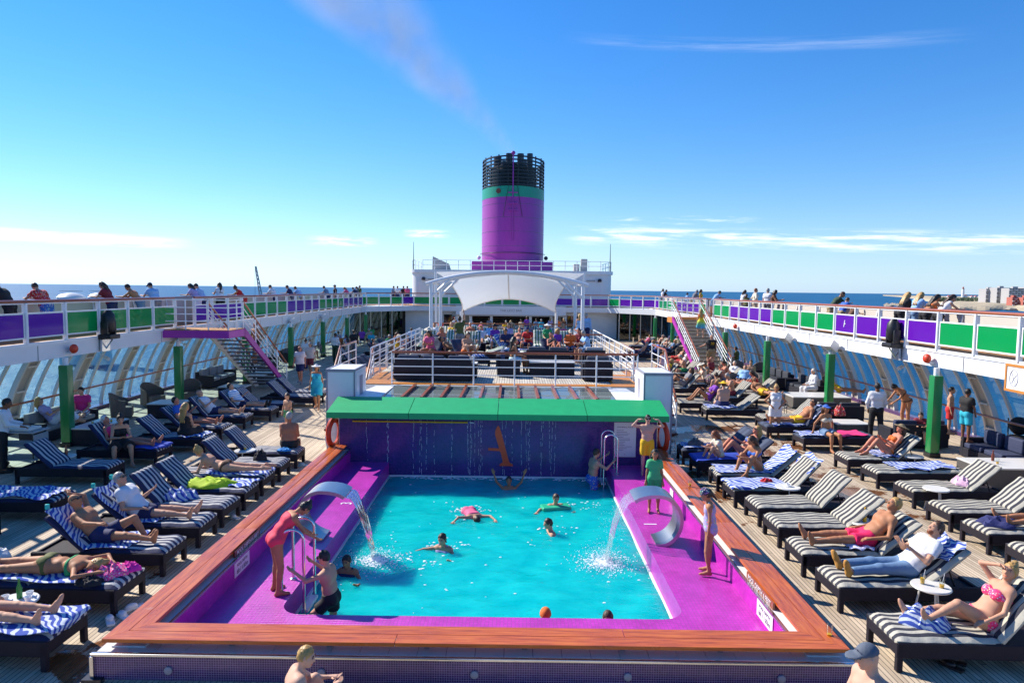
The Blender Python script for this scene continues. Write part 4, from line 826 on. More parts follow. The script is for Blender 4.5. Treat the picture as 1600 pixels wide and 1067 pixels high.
# ---- tensile shade
sh = empty('shade_sail', (0, 34, PZ), label='white tensioned shade sail on arched white steel frame', cat='canopy'); ox = Vector((0, 34, PZ))
def arc(x, zs, za, hw): return zs + (za - zs) * (1 - (x / hw) ** 2)
for y in (32.0, 36.0):
    zs, za, hw = (4.62, 5.2, 3.75) if y < 34 else (4.66, 5.24, 3.7)
    obj('arch', MB().tube([Vector((x, y, arc(x, zs, za, hw))) - ox for x in np.linspace(-hw - .05, hw + .05, 25)], .085, 8).mesh('arch', 'white_paint', True), sh)
    for sx in (-1, 1):
        obj('post', MB().tube([Vector((sx * 3.55, y, PZ)) - ox, Vector((sx * 3.55, y, arc(3.55, zs, za, hw))) - ox], .085, 8).mesh('post', 'white_paint', True), sh)
        obj('strut', MB().tube([Vector((sx * 3.55, y, 4.0)) - ox, Vector((sx * 2.55, y, arc(2.55, zs, za, hw))) - ox], .06, 8).mesh('strut', 'white_paint', True), sh)
for sx in (-1, 1): obj('purlin', MB().tube([Vector((sx * 3.7, 31.9, 4.64)) - ox, Vector((sx * 3.7, 36.1, 4.68)) - ox], .06, 8).mesh('purlin', 'white_paint', True), sh)
def mem(u, v):
    x = (u - .5) * 2; hw = 3.0 - .1 * v - .25 * math.sin(v * math.pi); xx = x * hw
    za = (4.62 + .56 * (1 - x * x)); zb = 3.02 + .8 * (1 - x * x); z = za * (1 - v) + zb * v - .16 * math.sin(v * math.pi); return (xx, 36 + v * 6 - 34, z - PZ)
obj('sail', MB().slab(mem, 28, 18, .012).mesh('sail', 'membrane', True), sh)
for u_ in (.0, .5, 1.0): obj('seam', MB().tube([mem(u_, v) for v in np.linspace(0, 1, 14)], .03, 5).mesh('seam', 'white_paint', True), sh)
obj('edge_cable', MB().tube([mem(u, 1) for u in np.linspace(0, 1, 25)], .06, 6).mesh('edge_cable', 'white_paint', True), sh)
for sx in (-1, 1): obj('low_post', MB().tube([(sx * 2.95, 8.05, -PZ), (sx * 2.92, 8.0, 3.0 - PZ)], .09, 8).mesh('low_post', 'white_paint', True), sh)
def mem2(u, v):
    x = (u - .5) * 2; return (x * (5.0 - 2.0 * v - .8 * math.sin(v * 3.14) * abs(x)), 46 + v * 5, 5.5 + .1 * (1 - x * x) - 1.3 * v - .5 * math.sin(v * math.pi) * (x * x))
s2 = empty('shade_sail', (0, 0, 0), label='second white sail with flared corners behind the arched one', cat='canopy')
obj('sail', MB().slab(mem2, 28, 12, .012).mesh('sail', 'membrane', True), s2)
for sx in (-1, 1): obj('post', MB().tube([(sx * 4.9, 46, 0), (sx * 4.98, 46, 5.52)], .08, 8).mesh('post', 'white_paint', True), s2)
# ---- side stairs to the upper deck
def stairs(x0, x1, ytop, ybot, label, stringer_mat, far):
    e = empty('stairway', ((x0 + x1) / 2, ybot, 0), label=label, cat='stairs'); hw = (x1 - x0) / 2; n = 15; dy = ytop - ybot
    tm = MB().rbox(-hw + .05, hw - .05, -.15, .15, -.02, .02, .008, 1).mesh('tread', 'tread')
    ns = MB().box(-hw + .05, hw - .05, -.152, -.12, .0205, .026).mesh('nosing', 'tabletop')
    sgn = 1 if dy > 0 else -1
    for k in range(n):
        f = (k + 1) / (n + 1); tr_ = obj('tread', tm, e, (0, dy * f, UZ * f)); obj('nosing', ns, tr_, (0, 0, 0), 0 if sgn > 0 else math.pi)
        if far: obj('riser', B(-hw + .06, hw - .06, .13, .15, -.19, -.021).mesh('riser', 'tabletop'), tr_)
    for sx in (-1, 1):
        xx = sx * hw; w_ = .04
        poly = [(0, 0), (0, .0), (dy, UZ - .12), (dy, UZ + .12), (-.25 * sgn, .0)]
        poly = [(-.3 * sgn, 0), (.12 * sgn, 0), (dy, UZ - .27), (dy, UZ + .03)]
        obj('stringer', MB().prism(poly, xx - w_, xx + w_, 0).mesh('stringer', stringer_mat[0 if sx < 0 else 1]), e)
        a, b = Vector((xx, -.1 * sgn, .1)), Vector((xx, dy, UZ))
        obj('handrail', MB().tube([a + Vector((0, 0, .95)), b + Vector((0, 0, .98))], .035, 8).mesh('handrail', 'rail_wood', True), e)
        for z in (.3, .52, .74): obj('bar', MB().tube([a + Vector((0, 0, z)), b + Vector((0, 0, z))], .017, 6).mesh('bar', 'white_paint', True), e)
        for f in np.linspace(0, 1, 5): q = a.lerp(b, f); obj('post', MB().tube([q, q + Vector((0, 0, .97))], .024, 6).mesh('post', 'white_paint', True), e)
    return e
se = stairs(-11.05, -9.7, 25.3, 29.9, 'steep stairway with purple stringers and open dark treads', ('tabletop', 'purple_paint'), False)
lx = -10.375
obj('landing', B(-12.0 - lx, -9.66 - lx, -6.0, -4.55, UB + .16, UZ - .03).mesh('landing', 'magenta_side'), se); obj('landing_floor', B(-12.0 - lx, -9.68 - lx, -5.95, -4.6, UZ - .03, UZ).mesh('landing_floor', 'teak_upper'), se)
for z in (.3, .55, .78, 1.05): obj('landing_bar', MB().tube([(-11.9 - lx, -5.95, UZ + z), (-9.7 - lx, -5.95, UZ + z), (-9.7 - lx, -4.6, UZ + z)], .02, 6).mesh('landing_bar', 'white_paint', True), se)
for q in ((-11.2, -5.95), (-10.4, -5.95), (-9.7, -5.95), (-9.7, -5.2)): obj('landing_post', MB().tube([(q[0] - lx, q[1], UZ), (q[0] - lx, q[1], UZ + 1.05)], .026, 6).mesh('landing_post', 'white_paint', True), se)
sr = stairs(9.85, 11.5, 41.0, 35.0, 'steep stairway with magenta side climbed by the barefoot woman', ('magenta_side', 'white_paint'), True)
rx = 10.675
obj('landing', B(9.8 - rx, 12.0 - rx, 6.0, 7.3, UB + .1, UZ - .03).mesh('landing', 'orange_deck'), sr)
for z in (.3, .55, .78, 1.05): obj('landing_bar', MB().tube([(9.85 - rx, 6.0, UZ + z), (9.85 - rx, 7.2, UZ + z), (11.9 - rx, 7.2, UZ + z)], .02, 6).mesh('landing_bar', 'white_paint', True), sr)
# ---- equipment on the fascias
def stage_light(sx, y, lab):
    e = empty('stage_light', (sx * 11.8, y, UB + .16), label=lab, cat='stage light')
    obj('bracket', MB().box(-.03, .03, -.2, .2, -.15, .2).tube([(0, 0, -.1), (-sx * .22, 0, .2)], .02, 6).mesh('bracket', 'steel'), e, (sx * .12, 0, 0))
    obj('base', MB().rbox(-.2, .2, -.26, .26, .22, .36, .03).mesh('base', 'black_metal', True), e); [obj('yoke_arm', MB().rbox(-.1, .1, q, q + .07, .36, .75, .02).mesh('yoke_arm', 'black_metal', True), e) for q in (-.24, .17)]
    obj('head', MB().lathe([(.12, .42), (.17, .5), (.19, .75), (.17, .95), (.08, 1.08)], 16).mesh('head', 'black_metal', True), e)
stage_light(-1, 20.4, 'black moving head stage light beside the shirtless leaning man'); stage_light(1, 20.6, 'black moving head stage light below the four women at the rail')
def flood(sx, y, lab, kind=0):
    e = empty('floodlight', (sx * 11.86, y, UB + .1), label=lab, cat='floodlight', group='white floodlights on the deck edge')
    obj('arm', MB().tube([(sx * .14, 0, 0), (-sx * .1, 0, -.08)], .025, 6).mesh('arm', 'steel', True), e)
    h = obj('housing', MB().prism([(-.2, -.1), (.2, -.16), (.16, .14), (-.16, .18)], -.22, .22, 1).mesh('housing', 'speaker_white'), e, (-sx * .18, 0, .02), rot=(0, R(25) * sx, R(20)))
    obj('lens', B(-.15, .15, -.18, .18, -.17, -.155).mesh('lens', 'clear_glass'), h)
for y in (24.8, 31, 37.2, 43.3): flood(-1, y, 'white floodlight bracket under the deck edge above a green pillar, shaded side')
for y in (24.4, 28.5, 43.3, 48): flood(1, y, 'white floodlight bracket under the deck edge above a green pillar, sunny side')
for sx, y, lab in ((-1, 18.8, 'red alarm bell on the shaded white fascia'), (1, 18.9, 'red alarm bell above the nearest sunny green pillar'), (1, 35.5, 'red alarm bell near the magenta stairway'), (-1, 28.5, 'red alarm bell behind the purple stairway')):
    e = empty('alarm_bell', (sx * 11.93, y, UB + .22), label=lab, cat='alarm bell'); obj('bell', MB().ball((-sx * .1, 0, 0), (.1, .13, .13), 14, 10).mesh('bell', 'buoy_red', True), e); obj('bell_base', MB().box(-.07, .07, -.1, .1, -.14, -.09).tube([(0, 0, 0), (-sx * .05, .2, -.05)], .04, 6).mesh('bell_base', 'speaker_white'), e)
cm = MB().tube([(0, 0, 0), (-.16, -.08, -.05)], .065, 10).mesh('camera_body', 'speaker_white', True); cmn = MB().tube([(0, 0, 0), (.18, .02, .1)], .02, 6).mesh('camera_arm', 'speaker_white', True)
for sx in (-1, 1):
    for k in range(6):
        e = empty('security_camera', (sx * 13.15, 17.0 + 2.7 * 2 * k, 2.0), label='small white security camera on a window rib, ' + ('glittering' if sx < 0 else 'blue') + ' sea side', cat='camera', group='security cameras on the ribs'); e.scale = (sx, 1, 1)
        obj('camera_body', cm, e); obj('camera_arm', cmn, e)
# notice on the sunny fascia
ns_ = empty('notice_board', (11.92, 14.95, UB + .05), rotz=-math.pi / 2, label='white notice in a wooden frame with a no jumping symbol', cat='sign')
obj('face', B(-.95, .95, -.02, 0, -.22, .3).mesh('face', 'sign_white'), ns_)
obj('frame', MB().box(-1, 1, -.035, 0, .3, .36).box(-1, 1, -.035, 0, -.28, -.22).box(-1, -.95, -.035, 0, -.22, .3).box(.95, 1, -.035, 0, -.22, .3).mesh('frame', 'orange_deck'), ns_)
obj('lettering', text_mesh('No Jumping', .17, 'ink_grey', .002), ns_, (.18, -.024, .13), rot=(R(90), 0, 0)); obj('lettering', text_mesh('or Diving', .17, 'ink_grey', .002), ns_, (.18, -.024, -.07), rot=(R(90), 0, 0))
sy = MB().tube([(.13 * math.cos(a), -.024, .19 * math.sin(a)) for a in np.linspace(0, 2 * math.pi, 25)], .008, 4).tube([(-.08, -.024, .13), (0, -.024, -.02), (.08, -.024, .08)], .007, 4).tube([(0, -.024, -.02), (.06, -.024, -.12), (-.06, -.024, -.12), (0, -.024, -.02)], .007, 4)
obj('symbol', sy.mesh('symbol', 'ink_grey'), ns_, (-.72, 0, .04))
# ------------------------------------------------------------ sun loungers
LW, LLn, SEAT = .37, 2.02, .42
HINGE, BACKL = 1.22, .80
def bev(me): return me
lm_leg = MB().rbox(-.035, .035, -.035, .035, 0, .34, .008, 1).mesh('leg', 'wicker')
lm_side = MB().rbox(0, LLn, -.03, .03, .17, .36, .012, 1).mesh('side_rail', 'wicker')
lm_end = MB().rbox(-.028, .028, -LW + .03, LW - .03, .19, .335, .012, 1).mesh('end_rail', 'wicker')
lm_slat = B(.05, LLn - .05, -LW + .04, LW - .04, .285, .305).mesh('slat_bed', 'wicker')
def cushion_mesh(mat, L_, th=.085, seed=0):
    """soft box: local x along, slightly pillowed with cross seams"""
    n, m = 26, 10; rnd = random.Random(seed)
    ph = rnd.uniform(0, 6)
    def top(u, v):
        x = u * L_; y = (v - .5) * 2 * (LW - .02); e = min(1, min(u, 1 - u) * 14) ** .5 * min(1, min(v, 1 - v) * 9) ** .5
        return (x, y, .03 + (th - .03) * e + .006 * math.sin(x * 16 + ph) + .005 * math.sin(y * 13 + x * 5 + ph))
    mb = MB().grid(top, n, m); k = len(mb.v)
    mb.v += [(x, y, 0) for x, y, z in mb.v]; q = lambda i, j: j * (n + 1) + i
    for i in range(n): mb.f += [(q(i, 0), q(i, 0) + k, q(i + 1, 0) + k, q(i + 1, 0)), (q(i + 1, m), q(i + 1, m) + k, q(i, m) + k, q(i, m))]
    for j in range(m): mb.f += [(q(0, j + 1), q(0, j + 1) + k, q(0, j) + k, q(0, j)), (q(n, j), q(n, j) + k, q(n, j + 1) + k, q(n, j + 1))]
    mb.f.append((q(0, 0) + k, q(0, m) + k, q(n, m) + k, q(n, 0) + k))
    return mb.mesh('cushion', mat, True)
CU = {}
def cush(mat, L_, sd):
    key = (mat, L_, sd)
    if key not in CU: CU[key] = cushion_mesh(mat, L_, seed=sd)
    return CU[key]
lm_bf = MB().rbox(0, BACKL, -LW + .045, LW - .045, -.03, 0, .01, 1).mesh('back_frame', 'wicker')
lm_prop = MB().tube([(0, -.2, .02), (0, .2, .02)], .012, 6).tube([(0, -.2, .02), (-.32, -.2, .33)], .012, 6).tube([(0, .2, .02), (-.32, .2, .33)], .012, 6).mesh('prop', 'dark_steel')
DARK = (.018, .014, .022)
def lounger(x, ynear, side, label, back=42, stripe='stripe_navy', z=0, group=None, rot=0, frame=DARK, w=.74):
    """foot end at x, near edge at ynear; side -1: head to port (-x), +1: head to starboard"""
    rot = rot or ((x * 37.7 + ynear * 53.1) % 5 - 2.5); back = back + ((ynear * 31.7) % 7 - 3.5 if back > 12 else 0); rz = (0 if side > 0 else math.pi) + R(rot); e = empty('sun_lounger', (x, ynear + w / 2, z), rz, label, 'sun lounger', group)
    for px in (.04, LLn - .04):
        for sy in (-1, 1): obj('leg', lm_leg, e, (px, sy * (LW - .035), 0), color=frame)
    for sy in (-1, 1): obj('side_rail', lm_side, e, (0, sy * (LW - .03), 0), color=frame)
    obj('end_rail', lm_end, e, (.03, 0, 0), color=frame); obj('end_rail', lm_end, e, (LLn - .03, 0, 0), color=frame); obj('slat_bed', lm_slat, e, color=frame)
    sd = int(abs(x * 7 + ynear * 13)) % 3
    obj('seat_cushion', cush(stripe, HINGE, sd), e, (.0, 0, SEAT - .085))
    bf = obj('back_frame', lm_bf, e, (HINGE, 0, SEAT - .085), rot=(0, -R(back), 0), color=frame); obj('back_cushion', cush(stripe, BACKL, sd), bf, (0, 0, .003))
    if back > 12:
        s_ = math.sin(R(back)); obj('prop', MB().tube([(HINGE + BACKL * .62 * math.cos(R(back)), q, SEAT - .1 + BACKL * .62 * s_ - .02) if i == 0 else (HINGE + BACKL * .62 * math.cos(R(back)) + .12, q, .31) for i, q in enumerate((-.2, -.2))], .012, 6).mesh('prop', 'dark_steel', True), e)
    return e
def lpt(e, lx, ly, z=SEAT):
    """world point and heading of a place on a lounger"""
    return Matrix.Translation(e.location) @ Matrix.Rotation(e.rotation_euler.z, 4, 'Z') @ Vector((lx, ly, z))
def towel(e, x0, x1, y0, y1, label, mat='towel_blue', back=None, color=None, bump_=.025, drape=0, seed=0):
    """a towel lying on a lounger: follows seat and, past the hinge, the backrest"""
    rnd = random.Random(seed); a, b, c = [rnd.uniform(0, 6) for _ in range(3)]; ang = R(back or 0)
    def fn(u, v):
        s = x0 + u * (x1 - x0) + .03 * math.sin(v * 7 + a); y = y0 + v * (y1 - y0) + .03 * math.sin(u * 9 + b)
        h = .012 + bump_ * (.5 + .5 * math.sin(u * 13 + 4 * math.sin(v * 5 + a)) * math.cos(v * 11 + b)) * 1.0
        if s > HINGE: return (HINGE + (s - HINGE) * math.cos(ang) - math.sin(ang) * h, y, SEAT + (s - HINGE) * math.sin(ang) + math.cos(ang) * h)
        z = SEAT + h
        if s < 0: z -= min(.3, -s * 1.0); s = max(s, -.03)
        if abs(y) > LW: z -= (abs(y) - LW) * 1.2; y = math.copysign(LW + .02 + .02 * math.sin(u * 20), y)
        return (s, y, z)
    o = obj('beach_towel', MB().slab(fn, 40, 18, .008).mesh('beach_towel', mat, True), None, e.location, e.rotation_euler.z, color=color, label=label, cat='towel'); return o
def heap(loc, size, label, mat, cat, name, color=None, seed=0, rotz=0):
    rnd = random.Random(seed); a, b, c = [rnd.uniform(0, 6) for _ in range(3)]; sx, sy, sz = size; mb = MB(); n, m = 26, 14; vs = []
    mb.ball((0, 0, 0), (1, 1, 1), n, m)
    mb.v = [(x * sx * (1 + .18 * math.sin(5 * math.atan2(y, x) + a)), y * sy * (1 + .15 * math.cos(4 * math.atan2(y, x) + b)), max(0, z) * sz * (1 + .4 * math.sin(x * 9 + a) * math.cos(y * 8 + b)) + .15 * sz * math.sin(x * 17 + y * 13 + c) * (z > .15)) for x, y, z in mb.v]
    return obj(name, mb.mesh(name, mat, True), None, loc, rotz, color=color, label=label, cat=cat)
# pair of foot ends: inner columns at |x| = 4.85, outer columns at |x| = 8.55
XL, XR = -4.86, 4.9
LO = {}
def addL(key, *a, **k): LO[key] = lounger(*a, **k); return LO[key]
addL('L1', XL, 7.42, -1, 'navy striped lounger under the bare legs beside the wooden surround corner', 40)
addL('L2', XL, 8.75, -1, 'flat navy striped lounger of the prone woman in green bikini', 3)
addL('L3', XL, 10.0, -1, 'navy striped lounger with the bald shirtless man', 44)
addL('L4', XL, 11.15, -1, 'navy striped lounger of the reclining man in white tee', 44)
addL('L5', XL, 12.12, -1, 'navy striped lounger carrying a bundled blue towel', 46)
addL('L6', XL, 13.1, -1, 'navy striped lounger with a lime green garment', 46)
addL('L7', XL, 14.05, -1, 'flat navy striped lounger of the prone blonde woman', 3)
addL('L8', XL, 15.1, -1, 'empty navy striped lounger with a dark bag on its seat', 46)
addL('L9', XL, 16.25, -1, 'navy striped lounger with a shirtless man sitting on its foot', 46)
addL('O0', -8.15, 12.35, -1, 'flat lounger covered by a crumpled blue towel, in shade', 3)
addL('Oa', -8.6, 10.95, -1, 'empty flat lounger beside the white trainers in shade', 3, stripe='cushion_blue')
addL('O1', -8.55, 14.7, -1, 'empty navy striped lounger in front of the drinks trolley', 42)
addL('O2', -8.3, 16.35, -1, 'navy striped lounger of the woman in neon pink swimsuit', 55)
addL('O3', -7.75, 17.7, -1, 'navy striped lounger behind the seated blonde woman in black', 44)
addL('O3b', -7.9, 19.1, -1, 'navy striped lounger of the man holding a glass', 44)
addL('O4', -7.9, 20.75, -1, 'navy striped lounger of the bald man in white vest', 46)
addL('O5', -7.55, 22.05, -1, 'navy striped lounger of the man in striped polo shirt', 46)
addL('O6', -7.4, 23.1, -1, 'empty striped lounger beyond the man in striped polo', 42)
addL('O7', -6.9, 24.7, -1, 'empty striped lounger at the foot of the purple stairway', 42)
addL('O8', -6.9, 25.8, -1, 'empty striped lounger behind another one at the foot of the purple stairway', 42)
for k in range(4): addL(f'F{k}', -5.7 - .05 * k, 31.6 + 1.25 * k, -1, 'empty greyish lounger in the row beyond the walking couple', 44, 'cushion_blue', group='row of empty greyish loungers')
addL('F5', -7.6, 37.5, -1, 'single striped lounger beside the man in black shirt', 50)
for k in range(3): addL(f'F6{k}', -6.0, 39.0 + 1.3 * k, -1, 'far lounger with dark blue cushion near the cafe tables', 46, 'cushion_blue', group='far dark loungers near the cafe')
addL('R1', XR, 7.66, 1, 'grey striped lounger of the woman in pink bikini', 50, 'stripe_grey')
addL('R2', XR, 9.12, 1, 'grey striped lounger of the bearded man in jeans', 42, 'stripe_grey')
addL('R3', XR, 10.3, 1, 'grey striped lounger of the man in red shorts', 40, 'stripe_grey')
addL('R4', XR + .08, 11.5, 1, 'empty grey striped lounger behind the man in red shorts', 42, 'stripe_grey')
addL('R5', XR + .1, 12.55, 1, 'empty grey striped lounger between a bare one and one with towels', 44, 'stripe_grey')
addL('R6', XR, 13.65, 1, 'grey striped lounger with zebra towels and a red cap', 44, 'stripe_grey')
addL('R7', XR, 14.8, 1, 'grey striped lounger of the woman in blue bikini', 44, 'stripe_grey')
addL('R8', XR - .15, 15.9, 1, 'lounger shared by the woman in sunglasses and a child', 46, 'cushion_blue')
addL('R9', XR - .2, 17.1, 1, 'lounger with a bag on a zebra towel beside the wet deck', 44, 'cushion_blue')
addL('Q0', 8.45, 10.2, 1, 'empty grey striped lounger in the outer sunny column with a bare foot end', 40, 'stripe_grey')
addL('Q1', 8.45, 11.3, 1, 'grey striped lounger with a navy scarf and bare legs', 3, 'stripe_grey')
addL('Q2', 8.5, 12.4, 1, 'empty grey striped lounger beside the round table in the outer sunny column', 42, 'stripe_grey')
addL('Q3', 8.6, 13.75, 1, 'grey striped lounger with a pink bundle on its backrest', 42, 'stripe_grey')
addL('Q4', 8.6, 15.15, 1, 'flat grey striped lounger with zebra towels', 3, 'stripe_grey')
addL('Q5', 8.55, 16.4, 1, 'grey striped lounger of the woman in straw hat', 46, 'stripe_grey')
addL('Q6', 8.45, 18.75, 1, 'flat lounger of the woman in blue cap with pink towel', 3, 'cushion_blue')
addL('Q7', 8.0, 20.3, 1, 'lounger of the man in yellow shorts', 44, 'cushion_blue')
addL('Q8', 7.0, 23.2, 1, 'lounger with the man in straw hat turned away', 42, 'stripe_grey')
addL('Q9', 8.4, 21.7, 1, 'striped lounger beyond the man in yellow shorts', 44, 'stripe_grey')
# extra loungers in front, only just below the frame
addL('N1', -2.4, 5.65, 1, 'navy striped lounger of the blond boy in front of the pool', 3); addL('N2', 4.6, 5.5, -1, 'navy striped lounger of the man in grey cap', 3)
# towels
towel(LO['L1'], -.06, 1.2, -.36, .34, 'blue and white towel under the bare legs by the surround corner', 'towel_stripe', 40, seed=1)
towel(LO['L2'], .45, 1.95, -.40, .34, 'blue and white towel under the prone woman in green bikini', 'towel_blue', 3, seed=2)
towel(LO['L3'], .55, 2.0, -.36, .36, 'striped blue towel draped over the bald man\'s backrest', 'towel_stripe', 44, seed=3)
towel(LO['L4'], .7, 2.0, -.34, .34, 'striped blue towel behind the man in white tee', 'towel_stripe', 44, seed=4)
towel(LO['L6'], .0, .55, -.38, .2, 'rolled blue towel at the foot of the lounger with lime garment', 'towel_blue', 46, seed=5)
towel(LO['L7'], -.03, 1.3, -.3, .3, 'blue patterned towel under the prone blonde woman', 'towel_blue', 3, seed=6)
towel(LO['O0'], .05, 1.6, -.36, .36, 'crumpled blue towel spread over the flat shaded lounger', 'towel_stripe', 3, bump_=.05, seed=7)
towel(LO['O2'], -.05, .75, -.39, .36, 'plain royal blue towel over the foot of the pink swimsuit lounger', 'cloth', 55, (.02, .06, .42), seed=8)
towel(LO['O3'], .05, .75, -.3, .36, 'zebra towel beside the seated blonde woman in black', 'towel_blue', 44, seed=9)
towel(LO['R6'], -.04, 1.15, -.38, .36, 'zebra towel spread on the lounger with a red cap', 'towel_blue', 44, seed=10)
towel(LO['R6'], 1.62, 2.05, -.36, .37, 'zebra towel folded over the backrest above the red cap', 'towel_blue', 44, seed=11)
towel(LO['R7'], .05, 1.95, -.34, .34, 'zebra towel under the woman in blue bikini', 'towel_blue', 44, seed=12)
towel(LO['R8'], -.06, 1.5, -.36, .36, 'royal blue towel under the woman in sunglasses', 'cloth', 46, (.02, .06, .42), seed=13)
towel(LO['R9'], .05, .9, -.3, .3, 'zebra towel beneath the bag near the wet deck', 'towel_blue', 44, seed=14)
towel(LO['Q4'], .5, 1.85, -.3, .34, 'crumpled zebra towel on the flat empty lounger', 'towel_blue', 3, bump_=.045, seed=15)
towel(LO['Q5'], .75, 1.3, -.36, .36, 'zebra towel under the woman in straw hat', 'towel_blue', 46, seed=16)
towel(LO['Q6'], .0, .8, -.3, .3, 'zebra towel under the woman in blue cap', 'towel_blue', 3, seed=17)
towel(LO['Q6'], 1.0, 1.8, -.36, .3, 'hot pink towel beside the woman in blue cap', 'cloth', 3, (.8, .03, .18), seed=18)
towel(LO['Q7'], .2, 1.2, -.38, .2, 'zebra towel beside the man in yellow shorts', 'towel_blue', 44, seed=19)
towel(LO['Q7'], 1.5, 2.0, -.36, .36, 'striped towel over the backrest of the man in yellow shorts', 'towel_stripe', 44, seed=20)
towel(LO['R2'], 1.62, 1.98, -.32, .18, 'rolled blue towel behind the bearded man\'s neck', 'towel_stripe', 42, bump_=.06, seed=21)
towel(LO['R3'], .75, 1.12, -.33, -.05, 'pale lilac cloth beside the man in red shorts', 'cloth', 40, (.55, .55, .72), bump_=.05, seed=22)
towel(LO['Q8'], .05, 1.1, -.36, .36, 'navy towel under the man in straw hat turned away', 'towel_blue', 42, seed=23)
heap(lpt(LO['L5'], 1.0, -.02), (.30, .22, .16), 'bundled blue zebra towel on the empty lounger', 'towel_blue', 'towel', 'towel_bundle', seed=1)
heap(lpt(LO['L6'], .85, .05), (.52, .27, .12), 'lime green garment thrown over the lounger', 'cloth', 'garment', 'garment', (.42, .58, .01), seed=2)
heap(lpt(LO['L2'], .33, .0), (.26, .24, .13), 'pink and white bundle beside the prone woman in green bikini', 'cloth_dots', 'towel', 'towel_bundle', (.75, .05, .28), seed=3)
heap(lpt(LO['L2'], .12, -.16), (.16, .13, .09), 'magenta towel at the foot of the prone woman\'s lounger', 'cloth', 'towel', 'towel_bundle', (.7, .02, .35), seed=4)
heap(lpt(LO['L2'], .38, .30), (.17, .13, .08), 'black bag with red flower beside the prone woman', 'cloth', 'bag', 'hand_bag', (.01, .01, .015), seed=5)
heap(lpt(LO['R1'], .52, .02), (.27, .24, .17), 'bundled blue towel at the feet of the woman in pink bikini', 'towel_stripe', 'towel', 'towel_bundle', seed=6)
heap(lpt(LO['Q3'], 1.25, .0), (.17, .2, .14), 'pale pink bundle on the empty grey striped lounger', 'cloth', 'garment', 'garment', (.75, .45, .6), seed=7)
heap(lpt(LO['Q1'], .4, .0), (.32, .25, .1), 'navy scarf on the flat lounger with bare legs', 'cloth', 'scarf', 'scarf', (.02, .025, .12), seed=8)
heap(lpt(LO['R6'], .82, .05), (.13, .1, .08), 'small red cap on the zebra towel', 'cloth', 'cap', 'cap', (.5, .01, .02), seed=9)
heap(lpt(LO['L8'], .55, .05), (.15, .1, .2), 'dark handbag on the empty striped lounger', 'cloth', 'bag', 'hand_bag', (.02, .015, .02), seed=10)
heap(lpt(LO['R9'], .4, -.02), (.2, .14, .16), 'grey beach bag on the zebra towel near the wet deck', 'cloth', 'bag', 'beach_bag', (.12, .12, .13), seed=11)
heap(lpt(LO['L9'], .35, .22), (.16, .13, .06), 'bright blue cap beside the shirtless sitting man', 'cloth', 'cap', 'cap', (.02, .25, .6), seed=12)
heap((-8.0, 10.7, 0), (.26, .2, .12), 'white trainers heaped under the shaded flat lounger', 'cloth', 'shoes', 'trainers', (.7, .7, .72), seed=13)
# turquoise towel clips
clip = MB().rbox(-.03, .03, -.02, .02, -.03, .05, .01).mesh('towel_clip', 'plastic', True)
for kx, key, b in ((0, 'L3', 44), (1, 'L4', 44)):
    for sy in (-1, 1):
        p = lpt(LO[key], HINGE + .80 * math.cos(R(b)), sy * .27, SEAT + .80 * math.sin(R(b)) + .05); obj('towel_clip', clip, None, p, color=(.02, .5, .45), label='turquoise towel clip on the ' + ('bald man\'s' if kx == 0 else 'white tee man\'s') + ' backrest', cat='clip', group='turquoise towel clips on ' + key)
# ------------------------------------------------------------ small tables, drinks
tt = MB().lathe([(.0, .425), (.24, .425), (.25, .44), (.24, .455), (0, .455)], 24).mesh('table_top', 'tabletop', True); tl = MB().tube([(.12, 0, .43), (.19, 0, 0)], .014, 6).mesh('leg', 'tabletop', True)
def side_table(x, y, label, z=0):
    e = empty('side_table', (x, y, z), label=label, cat='table'); obj('table_top', tt, e)
    for k in range(3): obj('leg', tl, e, rotz=2.09 * k + .4)
    return e
gl_ = MB().lathe([(.028, 0), (.036, .13), (.033, .13), (.026, .01), (.0, .01)], 12).mesh('glass', 'clear_glass', True); dk_ = MB().lathe([(0, .012), (.025, .012), (.030, .085), (0, .085)], 12).mesh('drink', 'glass_drink', True); stw = MB().tube([(0, 0, .02), (.03, 0, .2)], .004, 5).mesh('straw', 'sign_white')
def glass(p, label, full=1.0, straw=True):
    e = obj('drink_glass', gl_, None, p, label=label, cat='glass')
    if full: obj('drink', dk_, e, scale=(1, 1, full))
    if straw: obj('straw', stw, e)
bo = MB().lathe([(.032, 0), (.033, .13), (.014, .19), (.013, .25)], 12)
def bottle(p, label, mat='bottle_green'): obj('bottle', bo.mesh('bottle', mat, True), None, p, label=label, cat='bottle')
t1 = G(1455, 915, .45); side_table(t1.x, t1.y, 'round side table with two orange drinks beside the bearded man'); glass((t1.x - .09, t1.y + .05, .456), 'fuller orange drink with straw on the round table', 1.0); glass((t1.x + .1, t1.y - .07, .456), 'half empty orange drink with straw on the round table', .5)
p = G(25, 938, .45); side_table(p.x, p.y, 'small white side table with cups beside the bare legs'); bottle((p.x + .0, p.y + .06, .456), 'green beer bottle on the table with cups')
cup = MB().lathe([(.0, 0), (.07, .0), (.075, .012), (.03, .012), (.045, .07), (.04, .07), (.02, .02), (0, .02)], 14).mesh('cup', 'porcelain', True)
for k, (dx, dy) in enumerate(((.10, .1), (.18, -.04), (-.12, -.02))): obj('coffee_cup', cup, None, (p.x + dx, p.y + dy, .456), label='white cup on saucer on the table with the green bottle', cat='cup', group='white cups by the green bottle')
